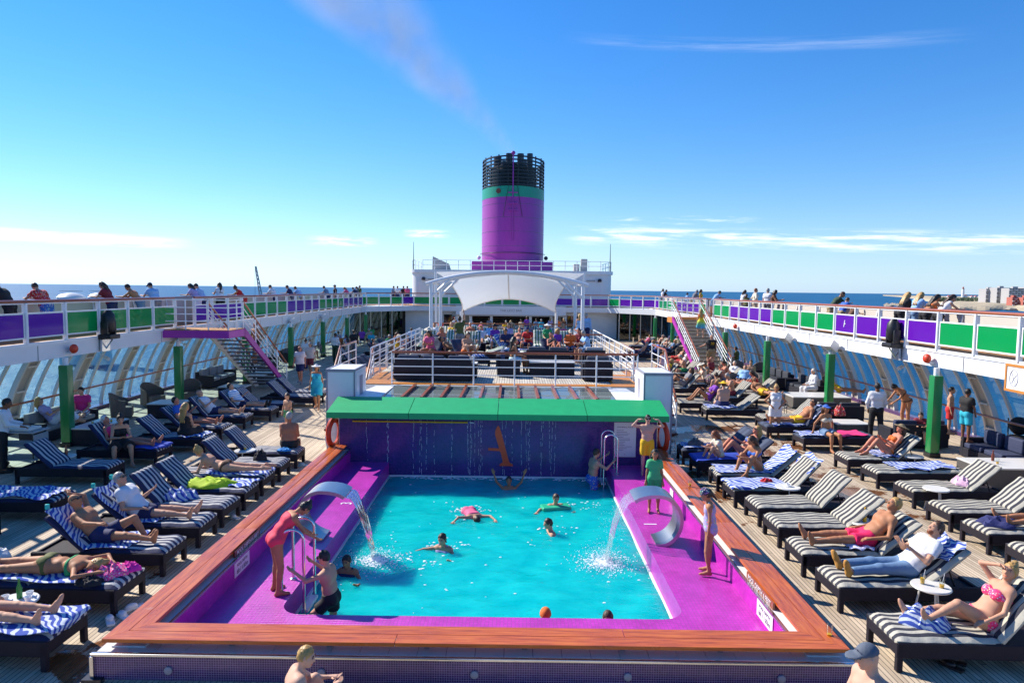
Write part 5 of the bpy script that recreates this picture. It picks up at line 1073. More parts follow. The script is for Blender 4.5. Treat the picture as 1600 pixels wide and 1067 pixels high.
for px, py, lab, ob in ((1231, 760, 'round side table holding a white cup beside the zebra towel', 'cup'), (1351, 815, 'round side table with a yellow bottle beside the man in red shorts', 'bot'), (1463, 763, 'bare round side table between two grey striped loungers', None), (1426, 712, 'bare round side table at the foot of the green pillar', None), (100, 712, 'round side table with a beer bottle before the nearest shaded green pillar', 'bot2'), (383, 703, 'round side table with a glass beside the shirtless sitting man', 'gl')):
    p = G(px, py, .45); side_table(p.x, p.y, lab)
    if ob == 'cup': obj('coffee_cup', cup, None, (p.x, p.y, .456), label='white cup on the table beside the zebra towel', cat='cup')
    if ob == 'bot': bottle((p.x, p.y, .456), 'bottle of yellow drink beside the man in red shorts', 'glass_drink')
    if ob == 'bot2': bottle((p.x + .05, p.y, .456), 'brown beer bottle on the table by the shaded green pillar', 'rail_wood')
    if ob == 'gl': glass((p.x, p.y, .456), 'small glass of juice beside the shirtless sitting man', .6, False)
p = G(1296, 992, .45); glass((p.x, p.y, .452), 'nearly empty glass on the corner of the wooden surround', .18, False); p = G(1078, 760, .45); glass((p.x, p.y, .452), 'orange juice glass on the wooden surround near the girl in green', .7, False)
p = G(1297, 650, .75)
# clogs, sandals
clg = MB().rbox(-.05, .05, -.13, .13, 0, .03, .012).ball((0, .04, .04), (.05, .085, .045), 12, 8).mesh('clog', 'plastic', True)
for px, py, c, lab, n in ((172, 972, (.7, .7, .75), 'pair of white clogs beside the wooden surround', 2), (210, 950, (.7, .7, .75), 'single white clog behind the pair', 1), (1487, 1043, (.03, .02, .02), 'pair of dark sandals under the pink bikini lounger', 2), (1150, 775, (.02, .02, .03), 'pair of dark flip flops beside the zebra towel lounger', 2), (366, 810, (.6, .6, .62), 'pale trainer beside the wooden surround', 1), (474, 728, (.45, .6, .65), 'pale blue slipper under the lounger end', 1)):
    p = G(px, py, 0); e = empty('sandals' if n == 2 else 'shoe', p, random.uniform(0, 3), label=lab, cat='shoes')
    for k in range(n): obj('shoe_body', clg, e, (k * .16, .05 * k, 0), .3 * k, color=c)
# ------------------------------------------------------------ sofas, armchairs, low tables
WK = (.02, .02, .03); TAN = (.16, .13, .11)
def sofa(x, y, rz, n, label, z=0, colr=WK, cushc=(.10, .10, .12), arms=True, mod=.78):
    """open side towards local -y"""
    e = empty('sofa', (x, y, z), rz, label, 'sofa'); Wd = n * mod
    obj('base', MB().rbox(-Wd / 2, Wd / 2, -.38, .38, .04, .30, .02).mesh('base', 'wicker'), e, color=colr); obj('back', MB().rbox(-Wd / 2, Wd / 2, .30, .42, .30, .70, .02).mesh('back', 'wicker'), e, color=colr)
    if arms:
        for s in (-1, 1): obj('arm', MB().rbox(s * Wd / 2 - .06, s * Wd / 2 + .06, -.385, .29, .05, .56, .02).mesh('arm', 'wicker'), e, color=colr)
    sm_ = MB().rbox(-mod / 2 + .06, mod / 2 - .06, -.36, .28, .302, .43, .035, 3).mesh('seat_cushion', 'cloth', True); bm_ = MB().rbox(-mod / 2 + .07, mod / 2 - .07, .14, .29, .435, .80, .045, 3).mesh('back_cushion', 'cloth', True)
    for k in range(n):
        cx = -Wd / 2 + mod * (k + .5); obj('seat_cushion', sm_, e, (cx, 0, 0), color=cushc); obj('back_cushion', bm_, e, (cx, 0, 0), color=cushc)
    return e
def lowtable(x, y, rz, lx, ly, label, z=0, h=.42, colr=WK):
    e = empty('low_table', (x, y, z), rz, label, 'table'); obj('body', MB().rbox(-lx / 2, lx / 2, -ly / 2, ly / 2, .02, h - .035, .015).mesh('body', 'wicker'), e, color=colr); obj('table_top', MB().rbox(-lx / 2 - .01, lx / 2 + .01, -ly / 2 - .01, ly / 2 + .01, h - .034, h, .008).mesh('table_top', 'tabletop'), e, color=colr); return e
def armchair(x, y, rz, label, z=0, colr=TAN, cat='armchair', group=None):
    e = empty('armchair', (x, y, z), rz, label, cat, group); n = 16; sh_ = MB()
    def fn(u, v):
        a = math.pi * (-.12 + 1.24 * u); r = .36 + .05 * v; hgt = .62 + .24 * math.sin(math.pi * min(1, max(0, u))) ** 2
        return (r * math.cos(a), r * math.sin(a) * .95 - .02, .06 + v * (hgt - .06))
    pts = MB().grid(fn, n, 5); k = len(pts.v); pts.v += [(x_ * .88, y_ * .88, z_) for x_, y_, z_ in pts.v]; w_ = n + 1
    pts.f += [tuple(q + k for q in f[::-1]) for f in pts.f]
    for i in range(n): pts.f.append((5 * w_ + i, 5 * w_ + i + 1, 5 * w_ + i + 1 + k, 5 * w_ + i + k))
    obj('shell', pts.mesh('shell', 'wicker', True), e, color=colr); obj('seat', MB().rbox(-.3, .3, -.33, .28, .06, .40, .04).mesh('seat', 'wicker', True), e, color=colr); return e
HP = math.pi / 2
lf = lambda px, py, z=0: G(px, py, z)
sofa(-12.9, 19.7, HP, 3, 'dark wicker sofa carrying the couple with sunglasses', cushc=(.30, .28, .26)); lowtable(-11.3, 19.0, HP, 1.5, .8, 'dark low table with orange drinks beside the reclining couple', h=.5)
sofa(-12.95, 15.6, HP, 3, 'long dark wicker sofa behind the drinks trolley'); 
glass((-11.35, 18.75, .50), 'orange drink on the dark low table', 1.0, False); glass((-11.1, 19.2, .50), 'smaller orange drink on the dark low table', .7, False)
for k, (x, y, r_, l_) in enumerate(((-12.6, 22.3, 2.0, 'tan wicker armchair next to the couple\'s sofa'), (-12.8, 24.6, 1.2, 'tan wicker armchair behind a square dark table'), (-11.9, 25.6, .3, 'tan wicker armchair leaning on the green pillar'))): armchair(x, y, r_, l_)
lowtable(-11.2, 22.7, 0, 1.05, .9, 'square dark low table among the tan armchairs', h=.5); lowtable(-10.6, 26.6, 0, 1.0, .8, 'square dark low table behind the green pillar', h=.5)
sofa(-12.9, 30.2, HP, 3, 'dark sofa with grey cushions under the windows behind the stairs', cushc=(.24, .24, .26)); lowtable(-11.2, 30.9, HP, 1.3, .8, 'dark low table in front of the grey cushioned sofa', h=.45)
sofa(-12.9, 35.5, HP, 4, 'dark sofa behind the stairway, beyond the grey cushions'); sofa(-12.9, 41, HP, 4, 'far dark sofa along the glittering windows')
sofa(12.9, 17.1, -HP, 3, 'dark sofa with blue seat behind the nearest sunny green pillar', cushc=(.03, .04, .09)); sofa(12.0, 19.6, math.pi, 2, 'dark sofa seen from behind where the boys stand', cushc=(.03, .04, .09))
lowtable(12.0, 15.7, .0, 1.9, 1.0, 'pale topped low table laid with drinks beside the women', h=.5, colr=(.10, .09, .085)); armchair(13.2, 14.6, -1.6, 'dark armchair of the woman in white top', colr=WK)
lowtable(12.1, 26.4, 0, 2.2, 1.3, 'broad low table under the sunny windows', h=.45, colr=(.12, .11, .10)); sofa(12.9, 29.2, -HP, 3, 'dark sofa beyond the broad low table', cushc=(.03, .035, .05)); sofa(12.6, 32.2, -HP, 4, 'dark sofa near the magenta stairway', cushc=(.03, .035, .05))
lowtable(10.7, 20.9, 0, 1.0, .8, 'small low table near the server in white shirt', h=.45, colr=(.10, .09, .085)); sofa(11.1, 22.6, math.pi, 2, 'dark sofa piled with bags near the bending woman', cushc=(.04, .04, .05))
for k, (px, py, r_) in enumerate(((1130, 628, 2.2), (1148, 612, .5), (1172, 612, -.8), (1095, 604, 1.4))):
    p = G(px, py); armchair(p.x, p.y, r_, ['tan armchair of the shirtless man turned away', 'tan armchair in the middle of the sunny seating group', 'tan reclined armchair at the sunny green pillar', 'tan armchair beside the stroller'][k])
for k, (px, py, r_) in enumerate(((1065, 565, .3), (1150, 590, -.5), (1188, 593, -.4))):
    p = G(px, py); armchair(p.x, p.y, r_, ['tan armchair next to the magenta stairway', 'tan armchair behind the reclining group', 'tan armchair close to the broad low table'][k])
# dining chair of metal near the wet deck
p = G(1215, 655); e = empty('metal_chair', (p.x, p.y, 0), 2.6, label='slim metal armchair standing on the wet deck', cat='chair')
for sx in (-1, 1):
    for sy in (-1, 1): obj('leg', MB().tube([(sx * .25, sy * .24, 0), (sx * .25, sy * .24, .62 if sy < 0 else .95)], .014, 6).mesh('leg', 'steel', True), e)
    obj('arm', MB().tube([(sx * .25, -.24, .62), (sx * .25, .24, .62)], .016, 6).mesh('arm', 'steel', True), e)
obj('seat', MB().rbox(-.25, .25, -.25, .25, .42, .45, .01).mesh('seat', 'wicker'), e, color=(.3, .29, .27)); obj('backrest', MB().rbox(-.24, .24, .22, .25, .5, .95, .01).mesh('backrest', 'wicker'), e, color=(.3, .29, .27))
# stroller, trolley
p = G(1112, 622); e = empty('stroller', (p.x, p.y, 0), .5, label='folded down stroller with floral hood beside the shirtless man', cat='stroller')
for sx in (-1, 1):
    obj('frame_bar', MB().tube([(sx * .22, -.35, .1), (sx * .22, .1, .5), (sx * .22, .35, 1.0)], .016, 6).mesh('frame_bar', 'black_metal', True), e); obj('frame_bar', MB().tube([(sx * .22, .35, .1), (sx * .22, -.1, .55)], .016, 6).mesh('frame_bar', 'black_metal', True), e)
    for sy in (-.35, .35): obj('wheel', MB().lathe([(.1, -.025), (.1, .025)], 16).mesh('wheel', 'black_metal', True), e, (sx * .24, sy, .1), rot=(0, R(90), 0))
obj('seat', MB().rbox(-.2, .2, -.2, .2, .35, .55, .05, 3).mesh('seat', 'cloth', True), e, color=(.05, .03, .05)); obj('hood', MB().ball((0, .1, .75), (.22, .26, .24), 14, 8).mesh('hood', 'cloth_floral', True), e, color=(.05, .02, .05))
p = G(42, 735); e = empty('drinks_trolley', (p.x - .3, p.y + .2, 0), 0, label='grey drinks trolley pushed by the server in blue gloves', cat='trolley')
for sx in (-.5, .5):
    for sy in (-.25, .25): obj('leg', MB().tube([(sx, sy, .08), (sx, sy, .95)], .018, 6).mesh('leg', 'steel', True), e); obj('castor', MB().ball((sx, sy, .05), .05, 8, 6).mesh('castor', 'black_metal', True), e)
for z in (.25, .58, .90): obj('shelf', MB().rbox(-.55, .55, -.3, .3, z, z + .03, .01).mesh('shelf', 'concrete_far'), e)
obj('side_panel', B(.5, .53, -.25, .25, .3, .85).mesh('side_panel', 'concrete_far'), e); obj('tray', MB().rbox(-.2, .4, -.22, .22, .935, 1.0, .02).mesh('tray', 'tabletop'), e)
p = G(1590, 715); e = empty('pushchair', (p.x, p.y, 0), -.6, label='black pushchair with pale wheels behind the grey striped loungers', cat='stroller')
for sx in (-1, 1):
    obj('frame_bar', MB().tube([(sx * .24, -.45, .14), (sx * .24, .15, .6), (sx * .24, .4, 1.0)], .018, 6).mesh('frame_bar', 'black_metal', True), e)
    for sy in (-.4, .3): obj('wheel', MB().tube([(0, .13 * math.cos(a), .13 * math.sin(a)) for a in np.linspace(0, 6.283, 17)], .02, 6).mesh('wheel', 'rail_wood', True), e, (sx * .26, sy, .15))
obj('seat', MB().rbox(-.22, .22, -.25, .2, .4, .6, .05, 3).mesh('seat', 'cloth', True), e, color=(.01, .01, .012)); obj('hood', MB().ball((0, .15, .85), (.24, .28, .25), 14, 8).mesh('hood', 'cloth', True), e, color=(.012, .012, .015))
heap(G(1107, 643), (.3, .2, .42), 'black backpack with gear beside the lounger on the wet deck', 'cloth', 'bag', 'backpack', (.012, .012, .018), seed=31)
heap((11.0, 22.1, .43), (.22, .2, .25), 'red and black bag on the sofa near the bending woman', 'cloth_floral', 'bag', 'beach_bag', (.5, .02, .03), seed=32)
# ---- platform furniture
for k, (x, l_) in enumerate(((-2.55, 'dark sofa with its back to the platform railing, under the sleeping sunbather'), )):
    sofa(x + .4, 21.55, math.pi, 3, l_, PZ, mod=.8, cushc=(.05, .06, .10))
sofa(.2, 23.2, HP, 2, 'dark corner sofa of the woman in patterned shorts', PZ, cushc=(.04, .06, .13)); lowtable(1.65, 23.0, 0, 1.5, .8, 'dark low table with shoes before the seated woman', PZ, .5); sofa(3.05, 21.9, math.pi, 1, 'single dark seat with its back to the platform railing', PZ, mod=.85)
lowtable(-1.1, 22.2, 0, .55, .6, 'small dark side table with white top on the platform', PZ, .5); sofa(1.6, 25.2, math.pi, 2, 'dark sofa back behind the long low table on the platform', PZ); sofa(3.35, 25.4, math.pi, 1, 'dark seat with pale cushions beside the platform steps', PZ, cushc=(.45, .44, .42)); sofa(-3.3, 23.6, HP, 1, 'dark seat with beige cushion at the platform edge', PZ, cushc=(.35, .28, .24))
for k, (x, y) in enumerate(((-3.6, 30.0), (-2.4, 30.0), (-1.5, 29.6), (-.4, 30.2), (.6, 30.6), (1.6, 30.4), (2.7, 30.0))):
    e = lounger(x, y, 1, 'green striped lounger facing the pool in the platform row', 52, 'stripe_green', PZ, 'green striped loungers on the platform'); e.rotation_euler.z = HP; e.location = (x, y, PZ)
e = lounger(-2.0, 26.5, 1, 'low green striped lounger of the sleeping sunbather', 22, 'stripe_green', PZ)
e = lounger(1.0, 27.2, 1, 'lounger covered with bright blue zebra towels on the platform', 45, 'stripe_green', PZ); e.rotation_euler.z = 2.4; towel(e, .3, 2.0, -.37, .37, 'bright blue zebra towel over the platform lounger', 'towel_blue', 45, seed=41)
side_table(-3.25, 29.0, 'round white table beside the red shouldered woman', PZ)
# ---- cafe furniture left far, bar stools
def cafe_table(x, y, label, group):
    e = empty('cafe_table', (x, y, 0), label=label, cat='table', group=group); obj('table_top', MB().lathe([(.38, .72), (.38, .75)], 20).mesh('table_top', 'tabletop', True), e); obj('pedestal', MB().lathe([(.25, 0), (.25, .02), (.04, .04), (.04, .72)], 12).mesh('pedestal', 'dark_steel', True), e)
def cafe_chair(x, y, rz, label, group):
    e = empty('cafe_chair', (x, y, 0), rz, label, 'chair', group); obj('seat', MB().rbox(-.22, .22, -.22, .22, .43, .46, .01).mesh('seat', 'wicker'), e, color=(.25, .2, .15)); obj('backrest', MB().rbox(-.22, .22, .2, .23, .5, .9, .01).mesh('backrest', 'wicker'), e, color=(.25, .2, .15))
    for sx in (-1, 1):
        for sy in (-1, 1): obj('leg', MB().tube([(sx * .2, sy * .2, 0), (sx * .2, sy * .2, .44)], .013, 5).mesh('leg', 'steel'), e)
for k in range(6):
    x, y = -10.4 - .9 * (k % 2), 41 + 2.6 * k; cafe_table(x, y, 'round cafe table under the upper deck beyond the purple stairway', 'cafe tables on the shaded side')
    for s in (-1, 1): cafe_chair(x + s * .7, y, s * -HP, 'slim cafe chair beside a round table beyond the purple stairway', 'cafe chairs on the shaded side')
for k in range(4):
    x, y = 10.2 + .9 * (k % 2), 46 + 2.6 * k; cafe_table(x, y, 'round cafe table beyond the magenta stairway', 'cafe tables on the sunny side')
    for s in (-1, 1): cafe_chair(x + s * .7, y, s * -HP, 'slim cafe chair beside a table beyond the magenta stairway', 'cafe chairs on the sunny side')
# ------------------------------------------------------------ people: distance-field bodies turned into one mesh
def V3(*a): return np.array(a, float)
def nrm(v): v = np.asarray(v, float); return v / max(1e-9, np.linalg.norm(v))
def surface_nets(F, org, h):
    ins = F < 0; n0, n1, n2 = F.shape
    c = np.zeros((n0 - 1, n1 - 1, n2 - 1), np.uint8)
    offs = [(i, j, k) for i in (0, 1) for j in (0, 1) for k in (0, 1)]
    for i, j, k in offs: c += ins[i:n0 - 1 + i, j:n1 - 1 + j, k:n2 - 1 + k]
    act = np.argwhere((c > 0) & (c < 8))
    if len(act) == 0: return np.zeros((0, 3)), np.zeros((0, 4), int)
    idx = -np.ones(c.shape, int); idx[act[:, 0], act[:, 1], act[:, 2]] = np.arange(len(act))
    vals = np.stack([F[act[:, 0] + i, act[:, 1] + j, act[:, 2] + k] for i, j, k in offs], 1); O = np.array(offs, float)
    acc = np.zeros((len(act), 3)); cnt = np.zeros(len(act))
    for a in range(8):
        for b in range(a + 1, 8):
            if np.abs(O[a] - O[b]).sum() != 1: continue
            va, vb = vals[:, a], vals[:, b]; m = (va < 0) != (vb < 0); t = np.where(m, va / np.where(m, va - vb, 1), 0)
            acc[m] += (O[a] + t[:, None] * (O[b] - O[a]))[m]; cnt[m] += 1
    V = org + h * (act + acc / cnt[:, None]); Q = []
    for ax in range(3):
        s = [slice(None)] * 3; e = [slice(None)] * 3; s[ax] = slice(0, -1); e[ax] = slice(1, None)
        A, Bm = ins[tuple(s)], ins[tuple(e)]; g = np.argwhere(A != Bm); o1, o2 = [q for q in range(3) if q != ax]
        g = g[(g[:, o1] > 0) & (g[:, o2] > 0) & (g[:, o1] < F.shape[o1] - 1) & (g[:, o2] < F.shape[o2] - 1)]
        flip = A[g[:, 0], g[:, 1], g[:, 2]]
        def cell(d1, d2):
            q = g.copy(); q[:, o1] -= d1; q[:, o2] -= d2; return idx[q[:, 0], q[:, 1], q[:, 2]]
        quad = np.stack([cell(0, 0), cell(1, 0), cell(1, 1), cell(0, 1)], 1)
        if ax == 1: flip = ~flip
        quad[flip] = quad[flip][:, ::-1]; Q.append(quad)
    Q = np.concatenate(Q); return V, Q[(Q >= 0).all(1)]
class Prim:
    __slots__ = ('n', 'a', 'b', 'ra', 'rb', 'k', 'ax', 'rad', 'pl')
    def __init__(s, n, a, b, ra, rb, k=.03, ax=None, rad=None, pl=None): s.n, s.a, s.b, s.ra, s.rb, s.k, s.ax, s.rad, s.pl = n, np.asarray(a, float), np.asarray(b, float), ra, rb, k, ax, rad, pl
    def cp(s, da=0, t=None, pl=None):
        q = Prim(s.n, s.a, s.b, s.ra + da, s.rb + da, s.k, s.ax, None if s.rad is None else s.rad + da, pl)
        if t is not None: q.b = s.a + (s.b - s.a) * t; q.rb = s.ra + (s.rb - s.ra) * t + da
        return q
    def bounds(s):
        r = max(s.ra, s.rb) if s.rad is None else float(np.max(s.rad)); return np.minimum(s.a, s.b) - r, np.maximum(s.a, s.b) + r
    def dist(s, P):
        if s.rad is not None:
            q = (P - s.a) @ s.ax.T / s.rad; d = (np.linalg.norm(q, axis=-1) - 1) * float(np.min(s.rad))
        else:
            ba = s.b - s.a; L2 = max(1e-9, float(ba @ ba)); t = np.clip(((P - s.a) @ ba) / L2, 0, 1); d = np.linalg.norm(P - s.a - t[..., None] * ba, axis=-1) - (s.ra + (s.rb - s.ra) * t)
        if s.pl is not None:
            for p0, nn in s.pl: d = np.maximum(d, (P - p0) @ nn)
        return d
def polygonise(prims, h, clips=()):
    lo = np.min([p.bounds()[0] for p in prims], 0) - 3 * h; hi = np.max([p.bounds()[1] for p in prims], 0) + 3 * h
    n = np.ceil((hi - lo) / h).astype(int) + 1; F = np.full(n, 1.0)
    ax = [lo[i] + h * np.arange(n[i]) for i in range(3)]
    for p in prims:
        b0, b1 = p.bounds(); m = p.k + 2.5 * h
        i0 = np.maximum(0, np.floor((b0 - m - lo) / h).astype(int)); i1 = np.minimum(n, np.ceil((b1 + m - lo) / h).astype(int) + 1)
        G_ = np.stack(np.meshgrid(*[ax[i][i0[i]:i1[i]] for i in range(3)], indexing='ij'), -1); d = p.dist(G_)
        sl_ = tuple(slice(i0[i], i1[i]) for i in range(3)); f = F[sl_]; k = p.k
        t = np.clip(.5 + .5 * (f - d) / k, 0, 1); F[sl_] = f * (1 - t) + d * t - k * t * (1 - t)
    if clips:
        G_ = np.stack(np.meshgrid(*ax, indexing='ij'), -1)
        for p0, nn in clips: F = np.maximum(F, (G_ - p0) @ nn)
    return surface_nets(F, lo, h)
def np_mesh(name, V, Q, mat, extra=None):
    m = bpy.data.meshes.new(name); vs = V.tolist(); fs = Q.tolist()
    if extra: k = len(vs); vs += [tuple(q) for q in extra.v]; fs += [tuple(i + k for i in f) for f in extra.f]
    m.from_pydata(vs, [], fs); m.materials.append(MAT[mat]); m.polygons.foreach_set('use_smooth', [True] * len(m.polygons)); return m
def skeleton(po, s=1.0, sex='m', build=1.0, child=False):
    J = {}; g = lambda k, d: nrm(po.get(k, d)); pel = V3(*po.get('pel', (0, 0, .96))) * (s if po.get('scale_pel', True) else 1)
    x = nrm(po.get('lat', (1, 0, 0))); sp1 = g('sp1', (0, 0, 1)); sp2 = g('sp2', po.get('sp1', (0, 0, 1)))
    r1 = nrm(x - sp1 * (x @ sp1)); xs = nrm(po.get('lat2', po.get('lat', (1, 0, 0)))); r2 = nrm(xs - sp2 * (xs @ sp2)); f1 = np.cross(sp1, r1); f2 = np.cross(sp2, r2)
    b = build; P = []; c = lambda *a, **k: P.append(Prim(*a, **k))
    fem = sex == 'f'; hs = .84 if not child else .98
    wst = pel + sp1 * .16 * s; chs = pel + (sp1 * .22 + sp2 * .12) * s; uc = pel + (sp1 * .22 + sp2 * .25) * s
    hw = (.095 if fem else .082) * s * b; c('pelvis', pel - r1 * hw * .85, pel + r1 * hw * .85, .105 * s * b, .105 * s * b, .06)
    ww = (.05 if fem else .065) * s * b; c('waist', wst - r1 * ww, wst + r1 * ww, (.085 if fem else .098) * s * b, (.085 if fem else .098) * s * b, .07)
    cw = (.065 if fem else .085) * s * b; c('chest', chs - r2 * cw, chs + r2 * cw, (.098 if fem else .112) * s * (.5 + .5 * b), (.098 if fem else .112) * s * (.5 + .5 * b), .07)
    uw = (.10 if fem else .125) * s; c('upper', uc - r2 * uw - sp2 * .03 * s, uc + r2 * uw - sp2 * .03 * s, .068 * s, .068 * s, .06)
    c('belly', wst + f1 * (.02 + .05 * (b - 1)) * s, wst + f1 * .02 * s - sp1 * .06 * s, .09 * s * b, .09 * s * b, .06)
    for q in (-1, 1):
        c('butt', pel + r1 * q * .07 * s - f1 * .045 * s - sp1 * .03 * s, pel + r1 * q * .07 * s - f1 * .045 * s - sp1 * .05 * s, .085 * s * b, .085 * s * b, .04)
        if fem and not child: c('breast', chs + r2 * q * .075 * s + f2 * .085 * s - sp2 * .01 * s, chs + r2 * q * .075 * s + f2 * .09 * s - sp2 * .02 * s, .055 * s * (.6 + .4 * b), .055 * s * (.6 + .4 * b), .03)
        elif not child: c('pec', chs + r2 * q * .07 * s + f2 * .06 * s + sp2 * .02 * s, chs + r2 * q * .06 * s + f2 * .06 * s + sp2 * .02 * s, .055 * s, .055 * s, .05)
    nk = uc + sp2 * .03 * s; hd = g('hd', po.get('sp2', po.get('sp1', (0, 0, 1)))); lk = nrm(po.get('look', tuple(f2))); lk = nrm(lk - hd * (lk @ hd)); hr = np.cross(lk, hd)
    hb = nk + (sp2 * .4 + hd * .6) * .085 * s; hc = hb + hd * .095 * hs * max(s, .8) + lk * .02 * s; hk = hs * max(s, .82) if child else s * .96
    c('neck', nk - sp2 * .03 * s, hb + hd * .02 * s, .055 * s * (.9 if fem else 1.0), .05 * s * (.9 if fem else 1.0), .03)
    AX = np.stack([hr, lk, hd]); c('skull', hc, hc, .1 * hk, .1 * hk, .02, ax=AX, rad=np.array([.074, .094, .105]) * hk)
    c('jaw', hc + lk * .03 * hk - hd * .03 * hk, hc + lk * .058 * hk - hd * .085 * hk, .058 * hk, .034 * hk, .03); c('nose', hc + lk * .09 * hk + hd * .008 * hk, hc + lk * .108 * hk - hd * .028 * hk, .009 * hk, .015 * hk, .012)
    for q in (-1, 1): c('ear', hc + hr * q * .076 * hk + hd * .01 * hk, hc + hr * q * .08 * hk - hd * .02 * hk, .014 * hk, .012 * hk, .008)
    J.update(pel=pel, sp1=sp1, sp2=sp2, f1=f1, f2=f2, r1=r1, r2=r2, wst=wst, chs=chs, uc=uc, hc=hc, lk=lk, hd=hd, hr=hr, hk=hk, s=s)
    for q, S in ((-1, 'L'), (1, 'R')):
        d = lambda k, df: nrm(np.array(po[k + S]) if k + S in po else np.array(po.get(k, df)) * np.array([q, 1, 1]))
        hip = pel + r1 * q * .085 * s * (1.05 if fem else 1) - sp1 * .03 * s; kn = hip + d('t', (.06, 0, -1)) * .43 * s; an = kn + d('s', (0, 0, -1)) * .41 * s; ft = d('f', (.15, 1, 0))
        th = nrm(kn - hip); sh_ = nrm(an - kn)
        c('thigh' + S, hip, kn, .088 * s * (.45 + .55 * b) * (1.05 if fem else 1), .055 * s * (.6 + .4 * b), .045); c('shin' + S, kn, an, .052 * s * (.6 + .4 * b), .034 * s, .02)
        cf = np.cross(th, sh_); back = nrm(np.cross(sh_, r1) * 1.0); back = -f1 if abs(back @ f1) < .2 else (back if back @ f1 < 0 else -back)
        bend = nrm(-th - sh_ * (-th @ sh_)) if np.linalg.norm(np.cross(th, sh_)) > .2 else back
        c('calf' + S, kn + sh_ * .08 * s - 0 * bend, kn + sh_ * .17 * s, .05 * s, .044 * s, .03)
        dn = nrm(sh_ - ft * (sh_ @ ft)); hl = an + dn * .04 * s - ft * .03 * s; c('foot' + S, hl, an + dn * .045 * s + ft * .155 * s, .034 * s, .024 * s, .02); c('toe' + S, an + dn * .048 * s + ft * .10 * s, an + dn * .052 * s + ft * .185 * s, .028 * s, .017 * s, .02)
        c('instep' + S, an, an + dn * .025 * s + ft * .08 * s, .034 * s, .03 * s, .02)
        sj = uc + r2 * q * (.145 if fem else .168) * s - sp2 * .035 * s; el_ = sj + d('u', (.22, -.05, -1)) * .275 * s; wr = el_ + d('l', (.1, .25, -1)) * .245 * s; hdv = d('h', tuple(np.array(po.get('l' + S, np.array(po.get('l', (.1, .25, -1))) * np.array([q, 1, 1]))) * np.array([1 if 'l' + S in po else q, 1, 1])))
        af = 1.0 if not fem else .86; c('shoulder' + S, sj, sj - sp2 * .01 * s, .056 * s * af, .056 * s * af, .045); c('uarm' + S, sj, el_, .046 * s * af * (.6 + .4 * b), .036 * s * af, .025); c('farm' + S, el_, wr, .037 * s * af, .024 * s * af, .015)
        pn = nrm(np.cross(hdv, r2) if abs(hdv @ r2) < .9 else np.cross(hdv, f2)); sd = np.cross(pn, hdv); pm_ = wr + hdv * .085 * s
        c('palm' + S, wr + hdv * .02 * s - sd * .012 * s, pm_ - sd * .018 * s, .020 * s, .019 * s, .015); c('palm' + S, wr + hdv * .02 * s + sd * .012 * s, pm_ + sd * .018 * s, .020 * s, .019 * s, .015)
        J.update({'hip' + S: hip, 'kn' + S: kn, 'an' + S: an, 'sj' + S: sj, 'el' + S: el_, 'wr' + S: wr, 'hdv' + S: hdv, 'sd' + S: sd, 'pn' + S: pn, 'ft' + S: ft, 'dn' + S: dn})
    J['P'] = P; return J
def fingers(J, grip=.5):
    mb = MB(); s = J['s']
    for S, q in (('L', -1), ('R', 1)):
        wr, hv, sd, pn = J['wr' + S], J['hdv' + S], J['sd' + S], J['pn' + S]; out = sd if (sd @ J['r2']) * q > 0 else -sd; th = -out if abs(J['f2'] @ out) < .5 else (out if J['f2'] @ out > 0 else -out)
        curl = -pn if pn @ J['f2'] > 0 else pn
        for k, ln in enumerate((.068, .078, .072, .056)):
            b0 = wr + hv * .09 * s + sd * (k - 1.5) * .0185 * s; m_ = b0 + nrm(hv + curl * grip * .5) * ln * .5 * s; e_ = m_ + nrm(hv + curl * grip * 1.6) * ln * .5 * s; mb.tube([Vector(b0 - hv * .02 * s), Vector(b0), Vector(m_), Vector(e_)], [.0095 * s, .0095 * s, .0088 * s, .006 * s], 6)
        b0 = wr + hv * .03 * s + th * .022 * s; m_ = b0 + nrm(hv * .7 + th * .8) * .04 * s; e_ = m_ + nrm(hv + th * .25 + curl * .3) * .035 * s; mb.tube([Vector(b0), Vector(m_), Vector(e_)], [.013 * s, .011 * s, .007 * s], 6)
    return mb
HSTEP = {0: .0125, 1: .019, 2: .028}
PC = {}
def body_mesh(key, J, lod):
    if key in PC: return PC[key]
    P = list(J['P']); ex = None
    if lod == 0: ex = fingers(J, .5)
    else:
        for S in 'LR': P.append(Prim('fing', J['wr' + S] + J['hdv' + S] * .08 * J['s'], J['wr' + S] + J['hdv' + S] * .15 * J['s'], .022 * J['s'], .014 * J['s'], .015))
    V, Q = polygonise(P, HSTEP[lod]); PC[key] = np_mesh('person', V, Q, 'skin', ex); return PC[key]
def pick(J, names): return [p for p in J['P'] if p.n in names or p.n.rstrip('LR') in names]
